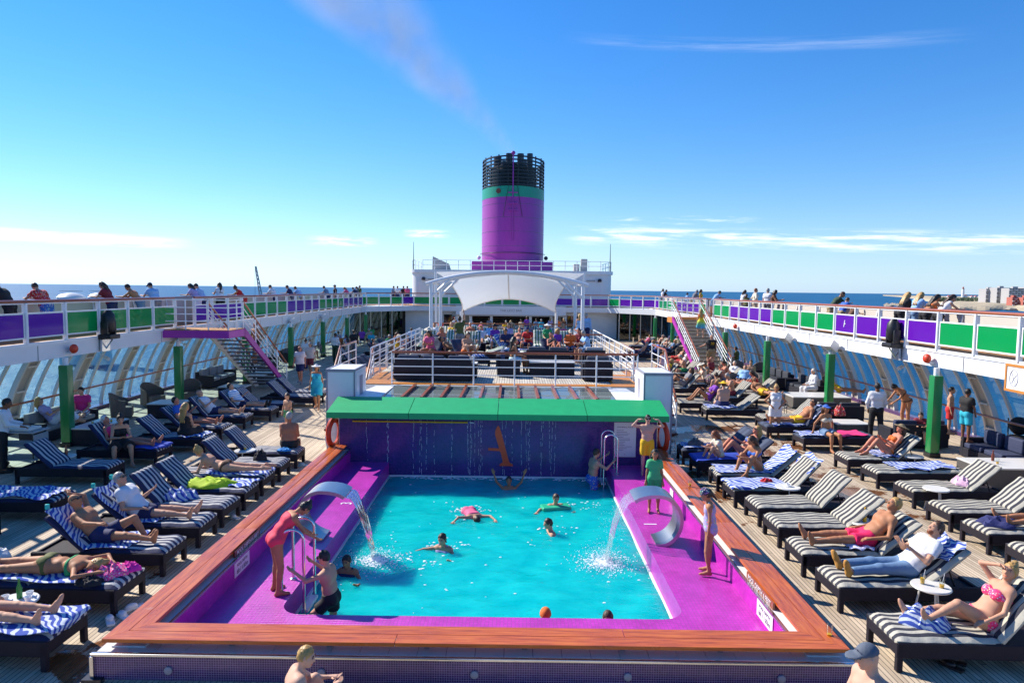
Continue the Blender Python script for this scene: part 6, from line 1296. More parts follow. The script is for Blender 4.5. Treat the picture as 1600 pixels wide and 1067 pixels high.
def garment_mesh(key, J, kind, lod, mat):
    key = key + (kind, mat)
    if key in PC: return PC[key]
    s = J['s']; h = HSTEP[lod]; P = []; clips = []; a = .012 + .35 * (h - .0125)
    if kind in ('trunks', 'shorts', 'trousers', 'leggings'):
        P += [p.cp(a) for p in pick(J, ('pelvis', 'butt'))]; loose = .02 if kind != 'leggings' else a
        tl_ = {'trunks': .55, 'shorts': .8}.get(kind, 1.0)
        for S in 'LR':
            th = pick(J, ('thigh' + S,))[0]; d = nrm(th.b - th.a); q = th.cp(loose + .006, None, None)
            if tl_ < 1: q = Prim(th.n, th.a, th.a + (th.b - th.a) * (tl_ + .1), th.ra + a + .004, th.ra + (th.rb - th.ra) * .5 + loose + .012, .03, pl=[(th.a + (th.b - th.a) * tl_, d)])
            else:
                q = th.cp(a + .004); sh_ = pick(J, ('shin' + S,))[0]; dd = nrm(sh_.b - sh_.a); P.append(Prim('c', sh_.a, sh_.b, sh_.ra + a + .006, sh_.rb + .026, .03, pl=[(sh_.a + (sh_.b - sh_.a) * .96, dd)]))
            P.append(q)
        P.append(pick(J, ('waist',))[0].cp(a)); clips = [(J['pel'] + J['sp1'] * .085 * s, J['sp1'])]
    elif kind in ('tee', 'shirt', 'tank', 'vest', 'rash'):
        P += [p.cp(a + (.004 if kind != 'rash' else 0)) for p in pick(J, ('waist', 'chest', 'upper', 'belly', 'breast', 'pec'))] + [p.cp(a + .006) for p in pick(J, ('pelvis',))]
        if kind in ('tee', 'shirt', 'rash'):
            P += [p.cp(a + .004) for p in pick(J, ('shoulder',))]
            for S in 'LR':
                ua = pick(J, ('uarm' + S,))[0]; d = nrm(ua.b - ua.a)
                if kind != 'shirt': P.append(Prim('c', ua.a, ua.a + (ua.b - ua.a) * .7, ua.ra + a + .006, ua.rb + a + .02, .025, pl=[(ua.a + (ua.b - ua.a) * .6, d)]))
                else: P.append(ua.cp(a + .006)); fa = pick(J, ('farm' + S,))[0]; P.append(Prim('c', fa.a, fa.b, fa.ra + a + .006, fa.rb + a + .006, .02, pl=[(fa.a + (fa.b - fa.a) * .95, nrm(fa.b - fa.a))]))
        clips = [(J['pel'] - J['sp1'] * (.05 if kind != 'rash' else .02) * s, -J['sp1'])]
    elif kind in ('swimsuit', 'dress', 'sundress'):
        P += [p.cp(a) for p in pick(J, ('waist', 'chest', 'belly', 'breast', 'pelvis', 'butt'))] + [p.cp(a, None, [(J['uc'] - J['sp2'] * .055 * s, J['sp2'])]) for p in pick(J, ('upper',))]
        for q in (-1, 1):
            b0 = J['chs'] + J['r2'] * q * .07 * s + J['f2'] * .1 * s; t0 = J['uc'] + J['r2'] * q * .09 * s + J['sp2'] * .045 * s; b1 = J['chs'] + J['r2'] * q * .07 * s - J['f2'] * .1 * s; P += [Prim('c', b0, t0, .016, .014, .01), Prim('c', t0, b1, .014, .016, .01)]
        if kind != 'swimsuit':
            kd = nrm((J['knL'] + J['knR']) / 2 - J['pel']); ln = .46 if kind == 'dress' else .5
            for q, S in ((-1, 'L'), (1, 'R')):
                th = pick(J, ('thigh' + S,))[0]; d = nrm(th.b - th.a); P.append(Prim('c', th.a, th.b, th.ra + .03, th.rb + .085, .09, pl=[(th.a + (th.b - th.a) * .85, d)]))
    elif kind == 'bikini_top':
        P += [p.cp(.009 + .2 * (h - .0125)) for p in pick(J, ('breast',))] + [p.cp(.007 + .2 * (h - .0125), None, [(J['chs'] + J['sp2'] * .005 * s, J['sp2']), (J['chs'] - J['sp2'] * .045 * s, -J['sp2'])]) for p in pick(J, ('chest',))]
        for q in (-1, 1): P.append(Prim('c', J['chs'] + J['r2'] * q * .07 * s + J['f2'] * .12 * s, J['uc'] + J['r2'] * q * .06 * s + J['sp2'] * .035 * s, .011, .009, .008))
        clips = [(J['chs'] + J['sp2'] * .16 * s, J['sp2'])]
    elif kind == 'bikini_bottom':
        P += [p.cp(.009 + .3 * (h - .0125)) for p in pick(J, ('pelvis', 'butt'))]; clips = [(J['pel'] + J['sp1'] * .035 * s, J['sp1']), (J['pel'] - J['sp1'] * .115 * s, -J['sp1'])]
    elif kind == 'shoes':
        P += [p.cp(.012) for p in pick(J, ('foot', 'toe'))] + [Prim('c', J['an' + S] + J['dn' + S] * .01, J['an' + S] + J['dn' + S] * .04, .042 * s, .042 * s, .02) for S in 'LR']
    elif kind in ('hair', 'long_hair', 'bun', 'bob', 'pony'):
        hc, lk, hd, k = J['hc'], J['lk'], J['hd'], J['hk']; AX = np.stack([J['hr'], lk, hd]); cut = nrm(lk * .8 - hd * .45)
        P.append(Prim('c', hc - lk * .008 * k + hd * .008 * k, hc, .1, .1, .03, ax=AX, rad=np.array([.084, .1, .114]) * k, pl=[(hc + lk * .052 * k + hd * .02 * k, nrm(lk - hd * .55)), (hc - hd * (.035 if kind == 'hair' else .07) * k, nrm(-hd + lk * .5))]))
        if kind in ('long_hair', 'bob'):
            n_ = nrm(-J['f2'] * .6 - hd) if kind == 'long_hair' else -hd; ln = .34 if kind == 'long_hair' else .15; dn_ = nrm(-J['sp2'] * 1.0)
            for q in (-.05, 0, .05): a0 = hc - lk * .06 * k + J['hr'] * q * k; b0 = a0 + hd * -.08 * k - J['f2'] * .03; P += [Prim('c', a0, b0, .05 * k, .05 * k, .03), Prim('c', b0, J['uc'] - J['f2'] * .10 * s + J['r2'] * q * 1.2 + dn_ * (ln - .12), .05 * k, .02 * k, .03)]
        if kind == 'bun': P.append(Prim('c', hc + hd * .1 * k - lk * .05 * k, hc + hd * .12 * k - lk * .06 * k, .04 * k, .035 * k, .02))
        if kind == 'pony': a0 = hc - lk * .09 * k + hd * .03 * k; P.append(Prim('c', a0, a0 - lk * .06 - hd * .2 * k, .03, .015, .03))
    elif kind == 'beard':
        P += [p.cp(.009) for p in pick(J, ('jaw',))]; clips = [(J['hc'] - J['hd'] * .05 * J['hk'], J['hd'])]
    elif kind in ('cap', 'swim_cap', 'sun_hat'):
        hc, lk, hd, k = J['hc'], J['lk'], J['hd'], J['hk']; AX = np.stack([J['hr'], lk, hd]); P.append(Prim('c', hc + hd * .012 * k, hc, .1, .1, .02, ax=AX, rad=np.array([.092, .112, .118]) * k, pl=[(hc + hd * (.035 if kind != 'swim_cap' else .01) * k, -hd)]))
        if kind == 'cap': P.append(Prim('c', hc + lk * .12 * k + hd * .04 * k, hc, .1, .1, .012, ax=AX, rad=np.array([.075, .085, .018]) * k))
        if kind == 'sun_hat': P.append(Prim('c', hc + hd * .045 * k, hc, .1, .1, .02, ax=AX, rad=np.array([.19, .2, .022]) * k))
    V, Q = polygonise(P, min(h, .016) if kind in ('cap', 'sun_hat', 'hair', 'bob', 'bun', 'bikini_top', 'swim_cap', 'long_hair', 'pony', 'shoes', 'beard') and lod < 2 else h, clips)
    if kind in ('hair', 'long_hair', 'bun', 'bob', 'pony', 'beard') and len(V):
        c_ = V - J['hc']; an_ = np.arctan2(c_ @ J['hr'], c_ @ J['hd'] + .02); w1 = np.sin(an_ * 23 + 2.5 * np.sin((c_ @ J['lk']) * 60)) * .5 + np.sin(an_ * 41 + (c_ @ J['lk']) * 90) * .5
        V = V + c_ / (np.linalg.norm(c_, axis=1)[:, None] + 1e-6) * (w1 * .0055 + rng.normal(0, .0018, len(V)))[:, None]
    PC[key] = np_mesh(kind, V, Q, mat); return PC[key]
eyem = MB().ball((0, 0, 0), (.014, .006, .008), 8, 6).mesh('eye', 'ink', True); mth = MB().ball((0, 0, 0), (.024, .006, .007), 8, 6).mesh('mouth', 'orange_logo', True); brow = MB().ball((0, 0, 0), (.02, .006, .005), 8, 4).mesh('brow', 'dark_wood', True)
shades = MB().rbox(-.065, -.008, -.006, .008, -.022, .02, .008).rbox(.008, .065, -.006, .008, -.022, .02, .008).box(-.01, .01, 0, .005, .004, .012).box(-.075, -.066, -.09, .006, .005, .014).box(.066, .075, -.09, .006, .005, .014).mesh('sunglasses', 'black_metal', True)
SK = dict(fair=(.55, .29, .185), tan=(.43, .19, .095), red=(.55, .21, .13), brown=(.22, .095, .05), pale=(.60, .35, .25))
CN = dict(black=(.012, .012, .015), white=(.72, .72, .74), navy=(.015, .02, .09), blue=(.03, .12, .5), red=(.6, .02, .02), pink=(.75, .12, .25), green=(.02, .3, .1), yellow=(.75, .45, .01), orange=(.7, .15, .02), grey=(.2, .2, .22), turquoise=(.02, .40, .55), purple=(.2, .04, .4), beige=(.45, .36, .26), maroon=(.2, .015, .03), lilac=(.4, .35, .6), brown=(.12, .05, .025), olive=(.10, .11, .025), denim=(.13, .22, .36), light_blue=(.28, .48, .75), cream=(.65, .58, .46), magenta=(.6, .02, .2), neon_pink=(.95, .04, .18), khaki=(.30, .22, .12), dark_green=(.02, .05, .025))
HC = dict(black=(.012, .01, .01), brown=(.06, .028, .014), blond=(.42, .25, .08), grey=(.35, .33, .31), white=(.6, .58, .55), red=(.22, .06, .02), dark=(.025, .015, .01))
GN = dict(tee='tee_shirt', shirt='long_shirt', tank='tank_top', vest='vest', rash='rash_shirt', trunks='swim_trunks', shorts='shorts', trousers='trousers', leggings='leggings', swimsuit='swimsuit', dress='dress', sundress='sundress', bikini_top='bikini_top', bikini_bottom='bikini_bottom', shoes='shoes', cap='cap', swim_cap='swim_cap', sun_hat='sun_hat', beard='beard')
POSE = {}
SKC = {}
def person(pose, loc, rotz, label, sex='m', h=1.74, skin='fair', hair=('hair', 'brown'), wear=(), lod=1, build=1.0, child=False, glasses=False, group=None, face=None):
    po = POSE[pose] if isinstance(pose, str) else pose[1]; pk = pose if isinstance(pose, str) else pose[0]; s = h / 1.74
    key = (pk, sex, round(s, 2), build, child, lod)
    if key not in SKC: SKC[key] = skeleton(po, s, sex, build, child)
    J = SKC[key]; o = obj('person', body_mesh(key, J, lod), None, loc, rotz, color=SK[skin] if isinstance(skin, str) else skin, label=label, cat='person', group=group)
    if hair: obj('hair', garment_mesh(key, J, hair[0], lod, 'hair'), o, color=HC[hair[1]])
    for w_ in wear:
        kind, colr = w_[0], w_[1]; mat = w_[2] if len(w_) > 2 else 'cloth'; obj(GN[kind], garment_mesh(key, J, kind, lod, mat), o, color=CN[colr] if isinstance(colr, str) else colr)
    if face is None: face = lod == 0
    fm = Matrix((J['hr'], J['lk'], J['hd'])).transposed().to_euler()
    if face:
        k = J['hk']
        if not glasses:
            for q in (-1, 1):
                obj('eye', eyem, o, Vector(J['hc'] + J['hr'] * q * .033 * k + J['lk'] * .087 * k + J['hd'] * .012 * k), rot=fm); obj('brow', brow, o, Vector(J['hc'] + J['hr'] * q * .034 * k + J['lk'] * .089 * k + J['hd'] * .034 * k), rot=fm)
        obj('mouth', mth, o, Vector(J['hc'] + J['lk'] * .088 * k - J['hd'] * .068 * k), rot=fm)
    if glasses: obj('sunglasses', shades, o, Vector(J['hc'] + J['lk'] * .094 * J['hk'] + J['hd'] * .012 * J['hk']), rot=fm)
    return o
def rec(a, **k):
    """lying back on a raised backrest, butt contact at the origin"""
    c, s = math.cos(R(a)), math.sin(R(a)); a2 = R(min(88, a + 12)); d = dict(pel=(0, 0, .115), sp1=(0, -c, s), sp2=(0, -math.cos(a2), math.sin(a2)), hd=(0, -math.cos(R(a + 22)), math.sin(R(a + 22))), t=(.10, 1, .02), s=(.04, 1, -.07), f=(.25, .3, .95), u=(.35, .35, -.75), l=(-.1, .95, -.1)); d.update(k); return d
POSE.update(
    stand=dict(), stand2=dict(u=(.3, .1, -1), l=(-.25, .5, -.8), tL=(-.08, .08, -1), tR=(.1, -.04, -1)),
    hips=dict(u=(.65, -.25, -.75), l=(-.6, .5, -.5)), walk=dict(tL=(-.03, .35, -1), sL=(0, -.05, -1), tR=(.03, -.22, -1), sR=(0, -.45, -1), uL=(-.2, -.35, -1), lL=(-.05, .1, -1), uR=(.2, .3, -1), lR=(.0, .6, -.9)),
    lean=dict(sp1=(0, .42, 1), sp2=(0, .55, 1), hd=(0, .45, 1), look=(0, 1, -.35), t=(.07, -.12, -1), s=(0, .06, -1), u=(.22, .6, -.75), l=(-.35, .9, .05), pel=(0, 0, .95)),
    lean2=dict(sp1=(0, .62, 1), sp2=(0, .8, 1), hd=(0, .6, 1), look=(.3, 1, -.5), t=(.07, -.22, -1), s=(0, .1, -1), u=(.25, .7, -.6), l=(-.5, .75, .0), pel=(0, -.05, .94)),
    railside=dict(sp1=(.1, .25, 1), u=(.25, .5, -.8), l=(-.3, .9, .15), look=(-.7, .6, -.1)),
    recl=rec(40), recl_flat=rec(24, t=(.06, 1, .02), u=(.45, .5, -.35), l=(-.1, 1, -.25)),
    behind=rec(40, uL=(-.5, -.55, .65), lL=(.75, -.45, .35), uR=(.45, .8, -.2), lR=(.25, .95, .1), tL=(-.35, .82, .42), sL=(.15, .55, -.75), tR=(.12, 1, .08), sR=(.0, 1, -.12)),
    forehead=rec(52, uR=(.35, .45, .8), lR=(-.9, -.35, .25), hR=(-.95, .0, .1), uL=(-.3, .45, -.75), lL=(-.1, .9, -.35), tL=(-.05, .86, .52), sL=(0, .86, -.5), tR=(.2, 1, .05), sR=(-.1, 1, -.1), look=(-.45, .8, .1)),
    phone=rec(42, u=(.3, .55, -.5), l=(-.55, .6, .55), look=(0, .8, -.6), t=(.08, 1, .03)),
    drink=rec(46, uL=(-.3, .4, -.7), lL=(.2, .7, .55), uR=(.35, .35, -.75), lR=(-.1, .95, .0)),
    knees=rec(48, t=(.06, .72, .7), s=(0, .66, -.75), f=(.1, 1, -.1), u=(.25, .6, -.55), l=(-.4, .75, .45), look=(0, .8, -.5)),
    prone=dict(pel=(0, 0, .12), sp1=(0, 1, .02), sp2=(0, 1, .06), hd=(0, 1, .02), look=(.85, 0, -.45), t=(.10, -1, -.03), s=(.03, -1, -.04), f=(.2, -1, -.25), u=(.85, .5, -.1), l=(-.7, .65, -.05)),
    prone_up=dict(pel=(0, 0, .12), sp1=(0, 1, .2), sp2=(0, .85, .6), hd=(0, .6, .8), look=(.4, .9, -.3), t=(.08, -1, -.03), s=(.03, -1, .02), f=(.2, -1, -.2), u=(.25, .35, -.9), l=(-.15, .95, -.15)),
    sit=dict(pel=(0, 0, .11), sp1=(0, -.08, 1), sp2=(0, .06, 1), t=(.12, 1, -.02), s=(.02, .08, -1), f=(.2, 1, 0), u=(.15, .25, -1), l=(-.25, .95, -.2)),
    sit_fwd=dict(pel=(0, 0, .11), sp1=(0, .12, 1), sp2=(0, .38, 1), hd=(0, .35, 1), look=(0, .8, -.5), t=(.2, 1, .0), s=(.05, .05, -1), u=(.2, .55, -.8), l=(-.4, .8, .1)),
    sit_prop=dict(pel=(0, 0, .11), sp1=(0, -.2, 1), sp2=(0, -.05, 1), t=(.1, 1, -.05), s=(.05, .12, -1), u=(.55, -.3, -.85), l=(.1, -.15, -1), h=(.3, .3, -.3)),
    long_sit=dict(pel=(0, 0, .11), sp1=(0, -.15, 1), sp2=(0, .12, 1), t=(.12, 1, .02), s=(.05, 1, -.06), f=(.2, .35, .9), u=(.2, .3, -1), l=(-.2, .9, -.25), hd=(0, .2, 1), look=(.2, 1, -.3)),
    hug_knees=dict(pel=(0, 0, .11), sp1=(0, .02, 1), sp2=(0, .4, 1), hd=(0, .3, 1), look=(.4, .8, -.5), t=(.16, .7, .66), s=(0, .45, -.9), f=(.2, 1, 0), u=(.2, .65, -.65), l=(-.45, .8, .1)),
    bend=dict(pel=(0, -.06, .93), sp1=(0, .75, .75), sp2=(0, 1, .28), hd=(0, 1, -.25), look=(0, .2, -1), t=(.06, .05, -1), s=(0, -.1, -1), u=(.2, .35, -1), l=(-.1, .35, -.95)),
    bend2=dict(pel=(0, -.05, .93), sp1=(0, .55, 1), sp2=(0, .85, .75), hd=(0, .9, .4), look=(0, .5, -.9), t=(.1, .1, -1), s=(0, -.12, -1), u=(.2, .5, -.9), l=(-.2, .8, -.6)),
    goggles=dict(u=(.85, .3, .15), l=(-.55, .2, .75), h=(-.9, .1, .1), tL=(-.1, .05, -1)),
    lookdown=dict(hd=(0, .35, 1), look=(-.2, .6, -.8), u=(.28, -.05, -1), l=(.0, .12, -1), tL=(-.06, .1, -1), sL=(0, -.12, -1), sp2=(0, .12, 1)),
    climb=dict(sp1=(0, .12, 1), sp2=(0, .15, 1), uL=(-.45, .75, -.2), lL=(.1, .85, .5), uR=(.5, .6, -.4), lR=(-.2, .8, .6), tL=(-.1, .75, -.7), sL=(0, -.1, -1), tR=(.1, .05, -1), hd=(0, .15, 1), look=(.0, 1, -.3)),
    swim=dict(sp1=(0, .35, 1), sp2=(0, .2, 1), uL=(-.75, .6, -.55), lL=(-.1, 1, .35), uR=(.9, .35, -.15), lR=(.5, .85, .0), t=(.15, -.5, -1), s=(.05, -.6, -1)), swim_up=dict(u=(.75, .0, .75), l=(.35, .05, 1), t=(.1, 0, -1), hd=(0, -.1, 1)),
    float_=dict(pel=(0, 0, 0), scale_pel=False, sp1=(0, .98, .08), sp2=(0, 1, .06), hd=(0, 1, .1), look=(0, .2, -1), t=(.1, -1, -.15), s=(.05, -1, .1), uL=(-.8, .6, .1), lL=(-.2, 1, -.1), uR=(.9, .2, .15), lR=(.6, .7, -.1)),
    stair_up=dict(sp1=(0, .15, 1), tL=(-.05, .6, -.8), sL=(0, -.1, -1), tR=(.05, -.1, -1), sR=(0, -.25, -1), uR=(.4, .5, -.6), lR=(.2, .9, .1)),
    stair_side=dict(uL=(-.6, .2, -.7), lL=(-.75, .3, -.25), tL=(-.05, .45, -.9), sL=(0, -.2, -1)),
    arm_up=dict(u=(.25, .0, -1), l=(-.1, .5, -.8), uR=(.25, .1, 1), lR=(-.2, .3, 1)), serve=dict(sp1=(0, .12, 1), hd=(0, .25, 1), look=(0, .8, -.6), u=(.15, .35, -.95), l=(-.1, 1, -.25)))
F0 = 0.0
def onl(key, lx=1.15, ly=0, flip=False):
    e = LO[key]; p = lpt(e, lx, ly); return p, e.rotation_euler.z + HP + (math.pi if flip else 0)
def PL(key, pose, label, lx=1.15, ly=0, flip=False, turn=0, dz=0, **k):
    p, r = onl(key, lx, ly, flip); p.z += dz; return person(pose, p, r + R(turn), label, **k)
def towards(x, y, tx, ty): return math.atan2(ty - y, tx - x) - HP
T = lambda c, k='tee', m='cloth': (k, c, m)
# ---- loungers, shaded side
PL('L1', 'recl', 'person in magenta swimwear whose bare legs lie beside the surround corner', sex='f', wear=[('swimsuit', 'magenta', 'cloth_floral')], lod=0, hair=('hair', 'brown'))
PL('L2', 'prone', 'person lying face down in a green bikini', lx=1.12, flip=False, turn=0, sex='f', skin='tan', hair=('bun', 'blond'), wear=[('bikini_top', 'green'), ('bikini_bottom', 'olive')], lod=0)
PL('L3', 'behind', 'bald shirtless person in navy shorts with one arm behind the head', sex='m', build=1.12, skin='tan', hair=None, wear=[('trunks', 'navy')], glasses=True, lod=0)
PL('L4', 'drink', 'person in white tee and navy shorts lying back in sunglasses', sex='m', build=1.1, skin='fair', hair=('hair', 'grey'), wear=[('tee', 'white'), ('trunks', 'navy')], glasses=True, lod=0)
PL('L7', 'prone_up', 'blonde person lying on the stomach in brown bikini', lx=.95, flip=True, sex='f', skin='fair', hair=('bun', 'blond'), wear=[('bikini_bottom', 'brown')], lod=0)
PL('L9', 'sit', 'shirtless person with shaved head sitting with the back turned on the lounger foot', lx=.32, ly=-.12, turn=95, sex='m', build=1.22, skin=(.40, .15, .085), hair=('hair', 'grey'), wear=[('trunks', 'black')], lod=0)
PL('O2', 'recl', 'white haired person in neon pink swimsuit lying back', sex='f', build=1.25, skin='red', hair=('hair', 'white'), wear=[('swimsuit', 'neon_pink')], lod=0, lx=1.1)
PL('O2', 'sit_fwd', 'person in black dress sitting beside the neon pink swimsuit', lx=.95, ly=.3, turn=-50, sex='f', skin='fair', hair=('bun', 'dark'), wear=[('dress', 'black')], lod=0)
PL('O3', 'sit', 'long haired blonde person in black dress seated on the lounger edge', lx=.6, ly=.15, turn=75, sex='f', skin='fair', hair=('long_hair', 'blond'), wear=[('dress', 'black')], lod=0)
PL('O3b', 'drink', 'person lying back with a blue towel across the chest', sex='m', skin='red', hair=('hair', 'dark'), wear=[('tee', 'blue'), ('trunks', 'navy')], lod=1)
PL('O4', 'phone', 'bald person in white vest and navy shorts reading a phone', sex='m', build=1.15, skin='fair', hair=None, wear=[('vest', 'white'), ('trunks', 'navy')])
PL('O5', 'drink', 'person in blue and white striped polo lying back', sex='m', build=1.1, hair=('hair', 'dark'), wear=[('tee', 'light_blue', 'cloth_hstripe'), ('trunks', 'navy'), ('shoes', 'black')])
p = Vector((-12.75, 19.2, .43)); person('knees', p, -HP + .5, 'person in white trousers and sunglasses lounging on the dark sofa', sex='f', hair=('bob', 'blond'), wear=[('tee', 'lilac'), ('trousers', 'white')], glasses=True); person('long_sit', (-12.75, 20.5, .43), math.pi + .3, 'person in hot pink top lying on the dark sofa', sex='m', hair=('hair', 'dark'), wear=[('tee', 'magenta'), ('shorts', 'navy', 'cloth_hstripe')])
p = G(6, 738); person('serve', (p.x, p.y, 0), -1.1, 'server in white shirt and black trousers pushing the drinks trolley', sex='m', h=1.76, skin='brown', hair=('hair', 'black'), wear=[('shirt', 'white'), ('trousers', 'black'), ('shoes', 'black')], lod=0)
# ---- walking and standing, shaded side
def stand_at(px, py, pose, rot, label, z=0, **k):
    p = G(px, py, z); return person(pose, (p.x, p.y, z), R(rot), label, **k)
stand_at(450, 676, 'stand2', 150, 'shirtless boy in green trunks standing on the sunny deck', h=1.18, child=True, skin='fair', hair=('hair', 'dark'), wear=[('trunks', 'green', 'cloth_floral')], lod=0)
stand_at(495, 641, 'walk', 180, 'person in turquoise dress and white sun hat walking forward', sex='f', h=1.66, build=1.1, skin='tan', hair=('bob', 'brown'), wear=[('dress', 'turquoise'), ('sun_hat', 'white')], lod=0)
stand_at(469, 600, 'walk', 180, 'walking person in white tee with a blue towel over the shoulder', h=1.74, build=1.1, hair=None, skin='red', wear=[('tee', 'white', 'cloth_vstripe'), ('shorts', 'navy'), ('shoes', 'grey')], glasses=True)
stand_at(485, 588, 'walk', 175, 'walking person in pale striped shirt, red shorts and cap', h=1.70, build=1.1, hair=('hair', 'grey'), wear=[('tee', 'cream', 'cloth_vstripe'), ('shorts', 'maroon'), ('cap', 'grey')])
stand_at(478, 580, 'walk', 0, 'person in white shirt walking away behind the couple', h=1.72, hair=('hair', 'dark'), wear=[('tee', 'white'), ('trousers', 'navy')])
stand_at(524, 566, 'stand2', -20, 'server in white shirt with green apron seen from behind', h=1.74, skin='brown', hair=('hair', 'dark'), wear=[('shirt', 'white'), ('trousers', 'dark_green')])
stand_at(553, 562, 'walk', 0, 'large person in black tee and grey shorts walking away', h=1.84, build=1.25, hair=('hair', 'dark'), wear=[('tee', 'black'), ('shorts', 'grey')])
person('stair_side', (-10.3, 28.05, UZ * .42), math.pi * .9, 'shirtless person with a blue towel round the neck coming down the purple stairway', skin='tan', hair=('hair', 'dark'), wear=[('trunks', 'black')])
# ---- upper deck rails
def rail(side, px, pose, rot, label, dx=0, **k):
    x = side * (13.28 + dx); y = (abs(x) + (.41 if side < 0 else -.41)) * FPX / abs(px - 804); y = min(y, 60)
    return person(pose, (x, y, UZ), (HP if side < 0 else -HP) + R(rot), label, **k)
LR = [(10, 'lean', 10, 'm', 'person in black tank top leaning on the rail', 'fair', ('hair', 'brown'), [('tank', 'black'), ('shorts', 'black')], 0), (66, 'lean2', -15, 'm', 'person in gaudy red, yellow and blue shirt at the rail', 'fair', ('hair', 'brown'), [('tee', 'red', 'cloth_floral'), ('shorts', 'blue', 'cloth_floral')], 0),
      (171, 'lean', 0, 'f', 'person in maroon tee with a cross body bag at the rail', 'fair', ('bob', 'brown'), [('tee', 'maroon'), ('shorts', 'navy')], 0), (213, 'lean2', 10, 'm', 'shirtless tanned person in denim shorts leaning on the rail', 'tan', ('hair', 'dark'), [('shorts', 'denim')], 0), (241, 'lean', -25, 'm', 'person in pale blue tee and dark cap at the rail', 'fair', ('hair', 'dark'), [('tee', 'light_blue'), ('shorts', 'grey'), ('cap', 'navy')], 0),
      (306, 'lean', 0, 'f', 'person in lilac top among the pair above the landing', 'fair', ('bob', 'dark'), [('tee', 'lilac'), ('trousers', 'white')], 1), (316, 'lean', 10, 'm', 'person in light blue shirt behind the lilac top', 'fair', ('hair', 'dark'), [('tee', 'light_blue'), ('shorts', 'navy')], 1), (342, 'railside', -40, 'f', 'dark haired person in white top above the purple stairway', 'tan', ('long_hair', 'dark'), [('tank', 'white'), ('shorts', 'black')], 1), (377, 'lean2', 10, 'f', 'person in bright red top leaning above the stairway', 'tan', ('bun', 'brown'), [('tank', 'red'), ('shorts', 'red')], 1),
      (455, 'lean', 10, 'm', 'person in navy tee holding binoculars at the far rail', 'fair', ('hair', 'dark'), [('tee', 'navy'), ('shorts', 'grey')], 1), (468, 'lean2', 0, 'm', 'person in pale shirt bending over the far rail', 'fair', ('hair', 'brown'), [('tee', 'light_blue'), ('shorts', 'beige')], 1), (511, 'lean', 0, 'm', 'person in grey blue tee at the far rail', 'fair', ('hair', 'dark'), [('tee', 'denim'), ('shorts', 'navy')], 2), (522, 'stand', 20, 'm', 'person in black vest and cap standing tall at the far rail', 'fair', ('hair', 'dark'), [('tank', 'black'), ('shorts', 'grey'), ('cap', 'black')], 2), (556, 'lean2', 0, 'm', 'person in navy top bending at the far rail', 'fair', ('hair', 'dark'), [('tee', 'navy'), ('shorts', 'black')], 2), (572, 'lean', 0, 'f', 'person in scarlet tee at the far rail', 'fair', ('bob', 'brown'), [('tee', 'red'), ('shorts', 'white')], 2), (584, 'lean', 0, 'm', 'person in grey tee at the far rail near the funnel house', 'fair', ('hair', 'grey'), [('tee', 'grey'), ('shorts', 'navy')], 2), (590, 'stand2', 30, 'm', 'person in olive top at the far rail near the funnel house', 'fair', ('hair', 'brown'), [('tee', 'olive'), ('shorts', 'beige')], 2)]
for px, po, rt, sx_, lab, skn, hr_, wr_, ld in LR: rail(-1, px, po, rt, lab, sex=sx_, skin=skn, hair=hr_, wear=wr_, lod=ld, face=False, build=1.08)
for k, (x, c_) in enumerate(((-10.4, 'white'), (-9.9, 'black'), (-9.5, 'pink'), (-10.8, 'denim'))): person('stand', (x, 62.5 + .3 * (k % 2), UZ), .3 * k, f'far person in {c_} top beside the funnel house corner', hair=('hair', 'dark'), wear=[('tee', c_), ('shorts', 'navy')], lod=2)
